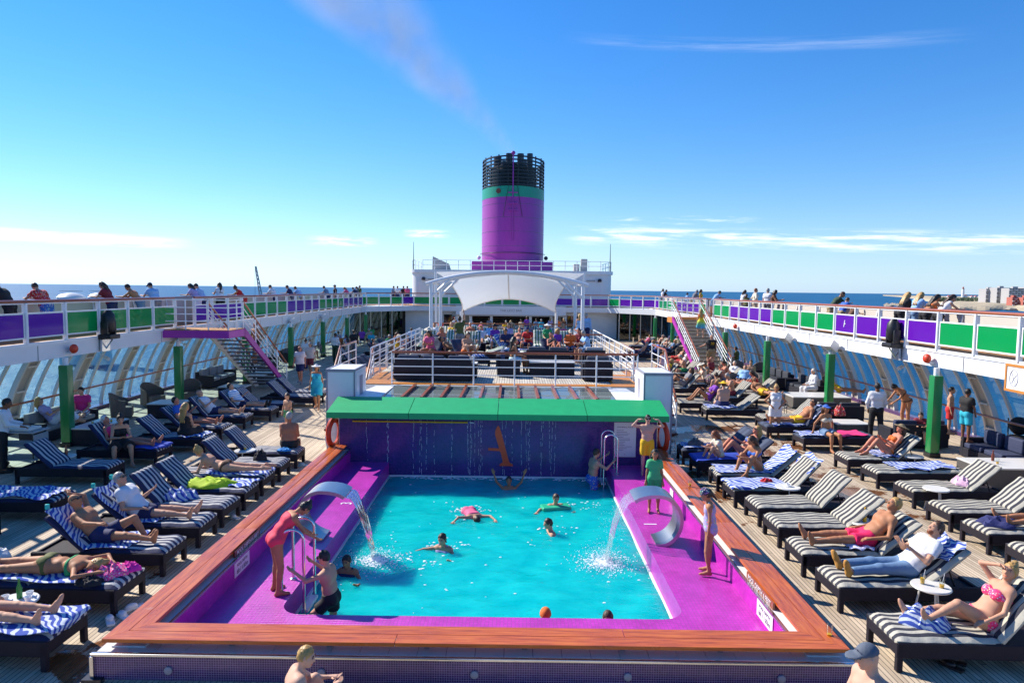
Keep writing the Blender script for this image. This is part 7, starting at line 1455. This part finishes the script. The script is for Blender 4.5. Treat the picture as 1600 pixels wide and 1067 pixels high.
RRL = [(1017, 'stand', 0, 'm', 'person in white tee alone at the far sunny rail', 'fair', ('hair', 'dark'), [('tee', 'white'), ('shorts', 'navy')], 2), (986, 'lean', 0, 'm', 'person in black top at the far sunny rail', 'fair', ('hair', 'dark'), [('tee', 'black'), ('shorts', 'black')], 2), (963, 'stand', 0, 'f', 'person in maroon top farthest along the sunny rail', 'fair', ('bob', 'dark'), [('tee', 'maroon'), ('shorts', 'black')], 2), (1071, 'stand', 10, 'm', 'child in light blue tee above the magenta stairway', 'fair', ('hair', 'brown'), [('tee', 'light_blue'), ('shorts', 'navy')], 1), (1080, 'lean', 10, 'm', 'person in grey tee above the magenta stairway', 'fair', ('hair', 'grey'), [('tee', 'grey'), ('shorts', 'khaki')], 1), (1092, 'stand2', -20, 'f', 'person in yellow green top above the magenta stairway', 'tan', ('bob', 'brown'), [('tank', 'yellow'), ('shorts', 'green')], 1), (1113, 'lean2', 0, 'm', 'person in white and blue tee leaning forward at the sunny rail', 'fair', ('hair', 'dark'), [('tee', 'light_blue'), ('shorts', 'denim')], 1),
       (1156, 'railside', 20, 'f', 'person in white top with brown hair in the rail group', 'fair', ('bob', 'brown'), [('tank', 'white'), ('shorts', 'beige')], 1), (1163, 'stand', 30, 'f', 'child in olive green top in the rail group', 'fair', ('bob', 'brown'), [('tee', 'olive'), ('shorts', 'black')], 1), (1177, 'hips', 0, 'm', 'broad person in beige shirt in the rail group', 'fair', ('hair', 'red'), [('shirt', 'cream'), ('shorts', 'beige')], 1), (1196, 'stand2', 40, 'm', 'person in white tee half hidden in the rail group', 'fair', ('hair', 'grey'), [('tee', 'white'), ('shorts', 'grey')], 1), (1203, 'railside', -30, 'f', 'dark haired person in brown top ending the rail group', 'tan', ('long_hair', 'black'), [('tank', 'brown'), ('shorts', 'black')], 1),
       (1298, 'lean2', -10, 'm', 'person in dark green tee leaning far over the sunny rail', 'tan', ('hair', 'brown'), [('tee', 'dark_green'), ('shorts', 'khaki')], 0), (1312, 'lean', 15, 'm', 'boy in blue tee beside the dark green one', 'fair', ('hair', 'brown'), [('tee', 'blue'), ('shorts', 'khaki')], 0), (1326, 'lean2', 0, 'm', 'small child in brown top beside the boy in blue', 'fair', ('hair', 'brown'), [('tee', 'brown'), ('shorts', 'brown')], 1),
       (1403, 'lean', 15, 'f', 'blonde person in black top and trousers in the row of four', 'fair', ('long_hair', 'blond'), [('shirt', 'black'), ('trousers', 'black')], 0), (1424, 'lean', 20, 'f', 'long haired blonde person in sky blue top in the row of four', 'fair', ('long_hair', 'blond'), [('tee', 'light_blue'), ('shorts', 'denim')], 0), (1445, 'lean2', 10, 'f', 'person in orange crop top in the row of four', 'tan', ('long_hair', 'dark'), [('bikini_top', 'orange'), ('leggings', 'black')], 0), (1466, 'lean2', 0, 'f', 'brown haired person in white top in the row of four', 'fair', ('long_hair', 'brown'), [('tank', 'white'), ('leggings', 'black')], 0)]
for px, po, rt, sx_, lab, skn, hr_, wr_, ld in RRL: rail(1, px, po, rt, lab, sex=sx_, skin=skn, hair=hr_, wear=wr_, lod=ld, face=False, h=1.2 if 'small child' in lab else (1.45 if 'child' in lab or 'boy' in lab else (1.7 if sx_ == 'f' else 1.76)))
# ---- pool
p = G(438, 926); person('bend2', (p.x, p.y, .012), -1.0, 'girl in red swimsuit bending over the pool ladder', sex='f', h=1.5, child=True, skin='tan', hair=('bun', 'black'), wear=[('swimsuit', (.78, .05, .10))], lod=0)
person('climb', (-2.20, 9.5, -.86), HP - .15, 'boy in black trunks climbing the pool ladder', h=1.5, child=True, skin='fair', hair=('hair', 'black'), wear=[('trunks', 'black')], lod=0, glasses=True)
def swimmer(px, py, dz, rot, label, pose='swim', **k):
    q = G(px, py, PW); return person(pose, (q.x, q.y, PW - dz), R(rot), label, lod=0, **k)
swimmer(548, 893, 1.22, 170, 'dark haired swimmer next to the ladder by the shaded ledge', sex='f', h=1.6, skin='tan', hair=('hair', 'dark'), wear=[('swimsuit', 'navy')])
swimmer(697, 856, 1.24, 160, 'swimmer in lilac swimsuit reaching out in mid pool', sex='f', h=1.6, skin='fair', hair=('pony', 'dark'), wear=[('swimsuit', 'lilac')])
swimmer(733, 799, .02, 200, 'swimmer floating face down in pink with splashing arms', 'float_', sex='f', h=1.5, skin='fair', hair=('hair', 'dark'), wear=[('swimsuit', 'pink')])
swimmer(795, 764, 1.2, 180, 'swimmer with both arms raised below the fountain wall', 'swim_up', sex='f', h=1.5, child=True, skin='tan', hair=('hair', 'dark'), wear=[('swimsuit', 'orange')])
swimmer(866, 790, 1.17, 190, 'swimmer resting on a green float near the sunny ledge', h=1.5, child=True, skin='fair', hair=('hair', 'brown'), wear=[('trunks', 'blue')])
swimmer(869, 832, 1.24, 100, 'swimmer with short dark hair turned towards the sunny ledge', h=1.55, child=True, skin='fair', hair=('hair', 'dark'), wear=[('trunks', 'black')])
swimmer(851, 985, 1.13, 180, 'swimmer in a striped orange cap at the near pool edge', h=1.55, sex='f', child=True, skin='fair', hair=None, wear=[('swim_cap', 'orange'), ('swimsuit', 'blue')])
swimmer(950, 985, 1.17, 170, 'dark haired swimmer mostly hidden at the near pool edge', h=1.55, child=True, skin='fair', hair=('hair', 'brown'), wear=[('trunks', 'navy')])
person('climb', (2.30, 16.15, -1.0), -HP + .3, 'shirtless person in blue patterned trunks climbing the ladder below the board', h=1.62, skin='fair', hair=('hair', 'brown'), wear=[('trunks', 'blue', 'cloth_floral')], lod=0)
fl = G(867, 788, PW); obj('swim_float', MB().rbox(-.32, .32, -.16, .16, -.04, .04, .035, 3).mesh('swim_float', 'plastic', True), None, (fl.x, fl.y - .25, PW + .02), .2, color=(.03, .45, .25), label='green swimming float held in the pool', cat='float')
stand_at(1010, 742, 'goggles', 175, 'shirtless boy in yellow shorts fixing his goggles', z=.012, h=1.45, child=True, skin='pale', hair=('hair', 'dark'), wear=[('shorts', 'yellow')], lod=0, glasses=True)
stand_at(1021, 800, 'stand', 172, 'girl in green and grey rash shirt on the sunny ledge', z=.012, sex='f', h=1.25, child=True, skin='tan', hair=('bob', 'black'), wear=[('rash', (.06, .42, .16), 'cloth'), ('trunks', 'green')], lod=0)
stand_at(1107, 897, 'lookdown', 75, 'girl in floral swimsuit and dark cap looking down at the water', z=.012, sex='f', h=1.36, child=True, skin='tan', hair=('pony', 'dark'), wear=[('swimsuit', 'lilac', 'cloth_floral'), ('swim_cap', 'navy', 'cloth_dots')], lod=0)
# ---- front edge
person('hug_knees', (-1.62, 6.02, .42), -1.15, 'blond shirtless boy sitting in front of the pool plinth', h=1.32, child=True, skin='pale', hair=('hair', 'blond'), wear=[('trunks', 'navy')], lod=0)
p = person('long_sit', (3.62, 5.85, .42), HP + .2, 'person in grey baseball cap sitting before the plinth corner', h=1.76, skin='pale', hair=None, wear=[('cap', (.09, .11, .15)), ('trunks', 'navy')], lod=0)
obj('cap_emblem', MB().tube([(-.02, 0, .012), (-.008, 0, 0), (-.02, 0, -.012)], .003, 4).tube([(.02, 0, .012), (.008, 0, 0), (.02, 0, -.012)], .003, 4).tube([(-.012, 0, 0), (.012, 0, 0)], .003, 4).mesh('cap_emblem', 'ink'), p, Vector(SKC[('long_sit', 'm', 1.01, 1.0, False, 0)]['hc']) + Vector((0, .115, .075)), rot=(R(-25), 0, 0))
# ---- sunny side loungers
PL('R1', 'forehead', 'person in pink bikini lying back with a hand on the forehead', sex='f', h=1.68, build=1.12, skin='fair', hair=('bun', 'blond'), wear=[('bikini_top', 'neon_pink', 'cloth_dots'), ('bikini_bottom', 'neon_pink', 'cloth_dots')], lod=0, lx=1.2)
r2_ = PL('R2', 'phone', 'bearded person in white tee and jeans holding a phone', h=1.78, build=1.05, skin='fair', hair=('hair', 'brown'), wear=[('tee', 'white'), ('leggings', 'denim'), ('shoes', (.55, .26, .05)), ('beard', (.2, .055, .02), 'hair')], lod=0)
PL('R3', 'recl', 'shirtless person in red shorts sunbathing with bare feet', h=1.80, skin='tan', hair=('hair', 'blond'), wear=[('trunks', (.75, .01, .10))], lod=0)
PL('R7', 'hug_knees', 'person in blue bikini bending over the knees', lx=.95, ly=-.05, turn=30, sex='f', h=1.64, skin='tan', hair=('long_hair', 'brown'), wear=[('bikini_top', 'blue'), ('bikini_bottom', 'turquoise')], lod=0)
PL('R8', 'knees', 'blonde person in sunglasses and bikini with raised knees', lx=1.25, ly=.1, sex='f', h=1.66, skin='red', hair=('bob', 'blond'), wear=[('bikini_top', 'blue', 'cloth_floral'), ('bikini_bottom', 'navy')], lod=0, glasses=True)
PL('R8', 'hug_knees', 'child in patterned top sitting next to the blonde in sunglasses', lx=.6, ly=-.08, turn=10, sex='f', h=1.3, child=True, skin='fair', hair=('bob', 'red'), wear=[('rash', 'cream', 'cloth_floral')], lod=0)
PL('Q1', 'recl', 'person whose bare legs lie on the flat lounger with the scarf', lx=1.35, sex='f', h=1.66, skin='tan', hair=('bob', 'brown'), wear=[('swimsuit', 'navy')])
PL('Q5', 'knees', 'person in straw hat and orange bikini reading on a lounger', sex='f', h=1.66, skin='red', hair=('bob', 'brown'), wear=[('bikini_top', 'orange'), ('bikini_bottom', 'orange'), ('sun_hat', 'khaki')], lod=0)
PL('Q6', 'sit_prop', 'person in blue cap and pale skirt sitting on the flat lounger', lx=.75, ly=-.1, turn=100, sex='f', h=1.66, skin='tan', hair=('long_hair', 'brown'), wear=[('bikini_top', 'cream'), ('trunks', 'denim'), ('cap', 'blue')], lod=0)
PL('Q7', 'recl', 'shirtless person in yellow shorts with folded hands', h=1.76, skin='tan', hair=('hair', 'dark'), wear=[('trunks', 'yellow')], lod=1, glasses=True)
PL('Q8', 'sit', 'shirtless person in straw hat with the back turned', lx=.7, ly=.1, turn=-85, h=1.72, build=1.1, skin='pale', hair=('hair', 'brown'), wear=[('trunks', 'navy'), ('sun_hat', 'yellow')])
p = G(1222, 690); person('hips', (p.x, p.y + .6, 0), math.pi - .2, 'blonde person in white top standing among the sunny loungers', sex='f', h=1.62, skin='tan', hair=('bun', 'blond'), wear=[('tank', 'white'), ('trunks', 'white')], lod=0)
stand_at(1367, 689, 'stand2', -15, 'server in white shirt and black trousers on the sunny side', h=1.76, skin='brown', hair=('hair', 'black'), wear=[('shirt', 'white'), ('trousers', 'black'), ('shoes', 'black')], lod=0)
stand_at(1412, 668, 'bend2', 100, 'person in brown bikini bending over a bag', sex='f', h=1.72, skin='tan', hair=('bun', 'black'), wear=[('bikini_top', 'brown'), ('bikini_bottom', 'brown')], lod=0)
person('stand', (12.75, 19.2, .43), -2.2, 'shirtless boy in red shorts standing by the sunny windows', h=1.35, child=True, skin='fair', hair=('hair', 'dark'), wear=[('shorts', 'red')]); person('stand2', (12.55, 18.2, .43), -1.3, 'boy in black tee and teal shorts seen from behind by the windows', h=1.45, child=True, skin='brown', hair=('hair', 'black'), wear=[('tee', 'black'), ('shorts', 'turquoise')])
person('sit_fwd', (12.05, 19.4, .43), 2.6, 'dark haired child in red sitting behind the sofa', h=1.2, child=True, hair=('hair', 'dark'), wear=[('tee', 'maroon')])
person('sit_fwd', (13.0, 15.5, .43), HP, 'person in orange patterned dress seated by the windows', sex='f', h=1.66, build=1.25, skin='tan', hair=('bob', 'black'), wear=[('tee', 'orange', 'cloth_floral'), ('trousers', 'orange', 'cloth_floral')], lod=0, glasses=True); person('sit', (12.9, 14.4, .43), HP * .6, 'brown haired person in white top sitting with the back turned', sex='f', h=1.64, build=1.15, skin='fair', hair=('bob', 'brown'), wear=[('tee', 'white', 'cloth_dots'), ('trousers', 'white')], lod=0)
glass((11.6, 15.6, .505), 'drink glass on the pale topped table', .5, False); bottle((11.7, 15.9, .505), 'dark bottle on the pale topped table', 'dark_wood')
for k, (px, py, po, rt, lab, sx_, skn, hr_, wr_, zz) in enumerate([(1118, 634, 'sit', 20, 'shirtless person with dark shorts turned away in an armchair', 'm', 'fair', ('hair', 'brown'), [('trousers', 'black')], .42), (1104, 608, 'sit_fwd', 120, 'person with braided hair beside the stroller', 'f', 'tan', ('bun', 'brown'), [('tank', 'beige')], .42), (1110, 600, 'sit', 200, 'red haired person behind the stroller group', 'f', 'fair', ('bob', 'red'), [('tank', 'maroon')], .42), (1131, 612, 'drink', 200, 'person with raised arms in the sunny seating group', 'm', 'red', ('hair', 'dark'), [('trunks', 'grey')], .42), (1146, 604, 'recl', 160, 'white haired person in white top in the sunny seating group', 'f', 'fair', ('hair', 'white'), [('tee', 'white'), ('trunks', 'navy')], .42), (1160, 612, 'recl', 150, 'person in pale blue long sleeves in a wicker armchair', 'm', 'fair', ('hair', 'black'), [('shirt', 'light_blue'), ('trunks', 'navy')], .42), (1172, 606, 'sit', 160, 'boy with brown hair in a wicker armchair', 'm', 'fair', ('hair', 'brown'), [('trunks', 'blue')], .42), (1190, 632, 'recl_flat', 200, 'person in yellow top lying low behind the straw hat', 'm', 'tan', ('hair', 'dark'), [('trunks', 'yellow')], .42), (1270, 625, 'sit', 100, 'person in white robe and head scarf sitting by the pillar', 'f', 'fair', ('hair', 'white'), [('shirt', 'white'), ('trousers', 'white')], .42), (1150, 577, 'long_sit', 60, 'person in olive top resting on the dark sofa near the stairs', 'm', 'tan', ('hair', 'dark'), [('tee', 'olive'), ('shorts', 'beige')], .42), (1310, 628, 'recl_flat', 240, 'person in yellow swimwear lying near the sunny windows', 'f', 'tan', ('bob', 'brown'), [('swimsuit', 'yellow')], .42)]):
    q = G(px, py, 0); person(po, (q.x, q.y, zz), R(rt), lab, sex=sx_, skin=skn, hair=hr_, wear=wr_, lod=1)
# benches/loungers below the far sunny sitters
ns = [(1000, 560, 'white'), (1012, 557, 'light_blue'), (1022, 560, 'blue'), (1034, 553, 'yellow'), (1046, 556, 'denim'), (1052, 548, 'beige'), (1058, 571, 'red'), (1068, 577, 'white'), (1008, 546, 'pink'), (1028, 545, 'grey'), (1042, 541, 'navy')]
for k, (px, py, c_) in enumerate(ns):
    q = G(px, py + 2, 0); lounger(q.x - 1.15, q.y - .37, 1, f'far lounger under the {c_.replace("_", " ")} clothed sunbather beside the magenta stairway', 46, ('cushion_blue', 'stripe_grey')[k % 2], group='far loungers beside the magenta stairway')
    person(('recl', 'drink', 'knees')[k % 3], (q.x, q.y, .42), HP + .3 * math.sin(k * 3), f'far sunbather with {c_.replace("_", " ")} clothes beside the magenta stairway', sex='mf'[k % 2], skin=('fair', 'red', 'tan')[k % 3], hair=(('hair', 'grey'), ('bob', 'blond'), ('hair', 'dark'))[k % 3], wear=[('tee' if k % 3 else 'trunks', c_), ('shorts', 'red' if k in (6, 7) else 'navy')], lod=1)
stand_at(1036, 591, 'walk', 170, 'girl in pale pink sundress walking past the cabinet', sex='f', h=1.45, child=True, skin='tan', hair=('bob', 'brown'), wear=[('sundress', (.75, .5, .55))])
person('stair_up', (10.9, 38.6, UZ * .62), 0, 'long haired person in rainbow dress climbing the magenta stairway', sex='f', h=1.66, skin='fair', hair=('long_hair', 'blond'), wear=[('dress', 'red', 'cloth_rainbow')])
mb_ = person('stair_side', (10.75, 35.9, UZ * .12), 0, 'person in black tee with a yellow number on the stairs', h=1.8, build=1.2, skin='fair', hair=None, wear=[('tee', 'black'), ('shorts', 'khaki')]); obj('shirt_number', text_mesh('30', .2, 'yellow_pole', .004), mb_, (0, -.165, 1.33), rot=(R(90), 0, 0))
# ---- platform people
PP = [(-2.0, 26.9, 'recl_flat', -HP, 'sleeping sunbather with knees up on the green striped lounger', 'm', 'tan', ('hair', 'dark'), [('trunks', 'grey')], .42), (-1.95, 28.9, 'arm_up', 0, 'person in olive top with one arm raised on the platform', 'f', 'fair', ('bun', 'dark'), [('bikini_top', 'olive'), ('tee', 'olive'), ('trunks', 'grey')], 0), (-2.75, 29.3, 'sit_fwd', math.pi, 'red shouldered blonde person in blue shorts at the round table', 'f', 'red', ('bob', 'blond'), [('trunks', 'blue')], .42), (.35, 23.1, 'sit', -1.2, 'dark haired person in patterned shorts on the corner sofa', 'f', 'tan', ('long_hair', 'black'), [('bikini_top', 'brown'), ('trunks', 'turquoise', 'cloth_hstripe')], .42),
      (-.5, 30.6, 'sit', math.pi, 'person in purple top and sun hat on the platform row', 'f', 'fair', ('bob', 'brown'), [('tee', 'purple'), ('trunks', 'light_blue'), ('sun_hat', 'black')], .45), (.6, 30.5, 'recl', math.pi, 'person in dark trunks lying back on the platform row', 'm', 'red', ('hair', 'brown'), [('trunks', 'navy')], .45), (1.0, 29.6, 'sit_fwd', math.pi - .4, 'person in red tee and dark cap on the platform', 'm', 'tan', ('hair', 'dark'), [('tee', 'red'), ('shorts', 'navy'), ('cap', 'navy')], .45), (2.15, 28.0, 'sit', math.pi + .3, 'blonde person in violet top in the platform circle', 'f', 'tan', ('bob', 'blond'), [('tank', 'purple'), ('shorts', 'beige')], .45), (2.65, 27.9, 'sit_fwd', math.pi, 'person in orange tee and pale cap in the platform circle', 'm', 'red', ('hair', 'grey'), [('tee', 'orange'), ('shorts', 'denim'), ('cap', 'cream')], .45), (3.05, 28.3, 'sit', math.pi - .5, 'person in dark red top behind the orange tee', 'f', 'red', ('bob', 'dark'), [('tank', 'maroon'), ('shorts', 'black')], .45), (3.3, 27.2, 'sit_fwd', math.pi * .6, 'grey haired person in pale blue tee on the dark sofa end', 'm', 'fair', ('hair', 'grey'), [('tee', 'light_blue'), ('shorts', 'denim')], .45),
      (-1.2, 31.5, 'recl', math.pi, 'person in yellow cap behind the platform row', 'm', 'fair', ('hair', 'brown'), [('tee', 'white'), ('cap', 'yellow')], .45), (.1, 31.8, 'sit', math.pi, 'person in lilac tee behind the platform row', 'f', 'fair', ('bob', 'dark'), [('tee', 'lilac')], .45), (1.9, 31.6, 'sit', math.pi, 'person in green top and white sun hat behind the platform row', 'f', 'fair', ('bob', 'brown'), [('tee', 'green'), ('sun_hat', 'white')], .45), (3.6, 33.8, 'stand', .2, 'person in light blue dress standing near the inner stairway', 'f', 'fair', ('bob', 'blond'), [('dress', 'light_blue')], 0), (4.0, 34.6, 'stand', -.4, 'broad person in pale blue shirt near the inner stairway', 'm', 'fair', ('hair', 'grey'), [('shirt', 'light_blue'), ('trousers', 'navy')], 0)]
for x, y, po, rt, lab, sx_, skn, hr_, wr_, zz in PP: person(po, (x, y, PZ + zz), rt, lab, sex=sx_, skin=skn, hair=hr_, wear=wr_, lod=1)
# stools under the platform sitters
for k, (x, y) in enumerate(((-2.75, 29.35), (1.0, 29.6), (2.15, 28.0), (2.65, 27.9), (3.05, 28.3), (3.3, 27.2), (-1.2, 31.5), (.1, 31.8), (1.9, 31.6))): lowtable(x, y, 0, .5, .5, 'small square wicker stool under a platform sitter', PZ, .44); bpy.data.objects
# ---- bar and cafe crowds
cols = ['red', 'white', 'black', 'navy', 'light_blue', 'pink', 'grey', 'maroon', 'yellow', 'green', 'beige', 'purple', 'denim', 'turquoise', 'lilac', 'orange', 'brown', 'cream']; random.seed(99)
for k in range(18):
    x = -5.6 + k * .64 + random.uniform(-.15, .15); y = random.choice((52.5, 55, 58, 59.5)) + random.uniform(-.5, .5)
    person(random.choice(('stand', 'stand2', 'hips')), (x, y, .25 if y > 57 else .1), random.uniform(-.8, .8), f'person in {cols[k].replace("_", " ")} top in the crowd at the bar', sex='mf'[k % 2], h=random.uniform(1.62, 1.85), skin=random.choice(('fair', 'tan', 'red')), hair=random.choice((('hair', 'brown'), ('hair', 'dark'), ('bob', 'blond'), ('hair', 'grey'))), wear=[('tee', cols[k]), ('shorts', random.choice(('navy', 'black', 'denim', 'beige')))], lod=2)
for k in range(9):
    x, y = -10.4 - .9 * (k % 2) + random.choice((-.7, .7)), 41 + 2.6 * (k // 2) * 1.3; person('sit', (x, y, .46), random.uniform(-1.5, 1.5), f'seated person in {cols[-k - 1].replace("_", " ")} top at a cafe table on the shaded side', sex='mf'[k % 2], hair=random.choice((('hair', 'brown'), ('bob', 'dark'), ('hair', 'grey'))), skin=random.choice(('fair', 'tan')), wear=[('tee', cols[-k - 1]), ('shorts', 'navy')], lod=2)
for x, y, c_, lab in ((-6.6, 46, 'light_blue', 'person in pale blue shirt standing near the dark lounge'), (-5.4, 48, 'pink', 'white haired person in pink top near the dark lounge')): person('stand2', (x, y, 0), .3, lab, hair=('hair', 'white' if c_ == 'pink' else 'brown'), wear=[('tee', c_), ('trousers', 'navy')], lod=2)
# ---- more holidaymakers on the platform and the far decks
random.seed(41); pal = ['white', 'red', 'navy', 'pink', 'turquoise', 'yellow', 'grey', 'purple', 'orange', 'denim', 'green', 'cream', 'maroon', 'black', 'lilac', 'light_blue']
hrs = (('hair', 'brown'), ('bob', 'blond'), ('hair', 'grey'), ('bob', 'dark'), ('long_hair', 'brown'), ('hair', 'black'))
def filler(n, place, spots, z, stripe, grp, ph):
    for k, (x, y, r_) in enumerate(spots):
        c_ = pal[(k * 5 + ph) % 16]; hr_ = hrs[(k + ph) % 6]; po = ('recl', 'knees', 'drink', 'sit_fwd', 'phone', 'hug_knees')[(k * 2 + ph) % 6]; e = lounger(x, y, 1, f'lounger under the {hr_[1]} haired person in {c_.replace("_", " ")} ' + place, 48, stripe, z, grp); e.rotation_euler.z = r_; e.location = (x, y, z); q = lpt(e, 1.12, 0)
        person(po, q, r_ + HP, f'{hr_[1]} haired person in {c_.replace("_", " ")} swimwear {place}', sex='mf'[(k + ph) % 2], skin=('tan', 'fair', 'red')[k % 3], hair=hr_, wear=[('swimsuit' if (k + ph) % 2 else 'trunks', c_)] + ([('tee', c_)] if k % 3 == 0 else []) + ([('sun_hat', 'cream')] if k % 5 == 4 else []), lod=1)
        if k % 2: heap(lpt(e, .25, 0), (.22, .2, .1), f'{("blue zebra", "white")[k % 4 // 2]} towel heap beside the {c_.replace("_", " ")} swimwear {place}', 'towel_blue' if k % 4 == 1 else 'cloth', 'towel', 'towel_bundle', CN['white'], seed=k + 60)
filler(9, 'in the platform back rows', [(-3.7 + .95 * k, 33.0 + .5 * (k % 3), HP + .1 * math.sin(k)) for k in range(9)], PZ, 'stripe_green', 'occupied loungers at the back of the platform', 0)
filler(5, 'amid the platform', [(-3.3, 25.6, 1.2), (-.8, 24.9, 2.2), (2.3, 25.9, 1.9), (.0, 27.6, HP), (-3.2, 27.4, HP)], PZ, 'cushion_blue', 'occupied loungers in the middle of the platform', 3)
filler(8, 'before the magenta stairway', [(6.4 + 1.3 * (k % 3), 24.9 + 1.25 * k, .1 * math.sin(k * 2)) for k in range(8)], 0, 'stripe_grey', 'occupied loungers before the magenta stairway', 7)
filler(6, 'beyond the purple stairway', [(-6.2 - .9 * (k % 2), 41.5 + 1.4 * k, math.pi + .1 * math.sin(k * 2)) for k in range(6)], 0, 'cushion_blue', 'occupied loungers beyond the purple stairway', 11)
for k, px in enumerate((428, 543)): rail(-1, px, ('lean', 'lean2', 'railside')[k % 3], 12 * (k % 3) - 10, f'{hrs[k][1]} haired onlooker in {pal[k * 3 % 16].replace("_", " ")} top at the shaded rail', sex='mf'[k % 2], hair=hrs[k], wear=[('tee', pal[k * 3 % 16]), ('shorts', 'navy')], lod=1 if px < 450 else 2, face=False)
dup_ = {k: v for k, v in LABELS.items() if len(v) > 1 and any('group' not in o for o in v)}
print('DUP LABELS', {k: len(v) for k, v in dup_.items()})
for k, v in dup_.items():
    for o in v: o['group'] = k[:40]
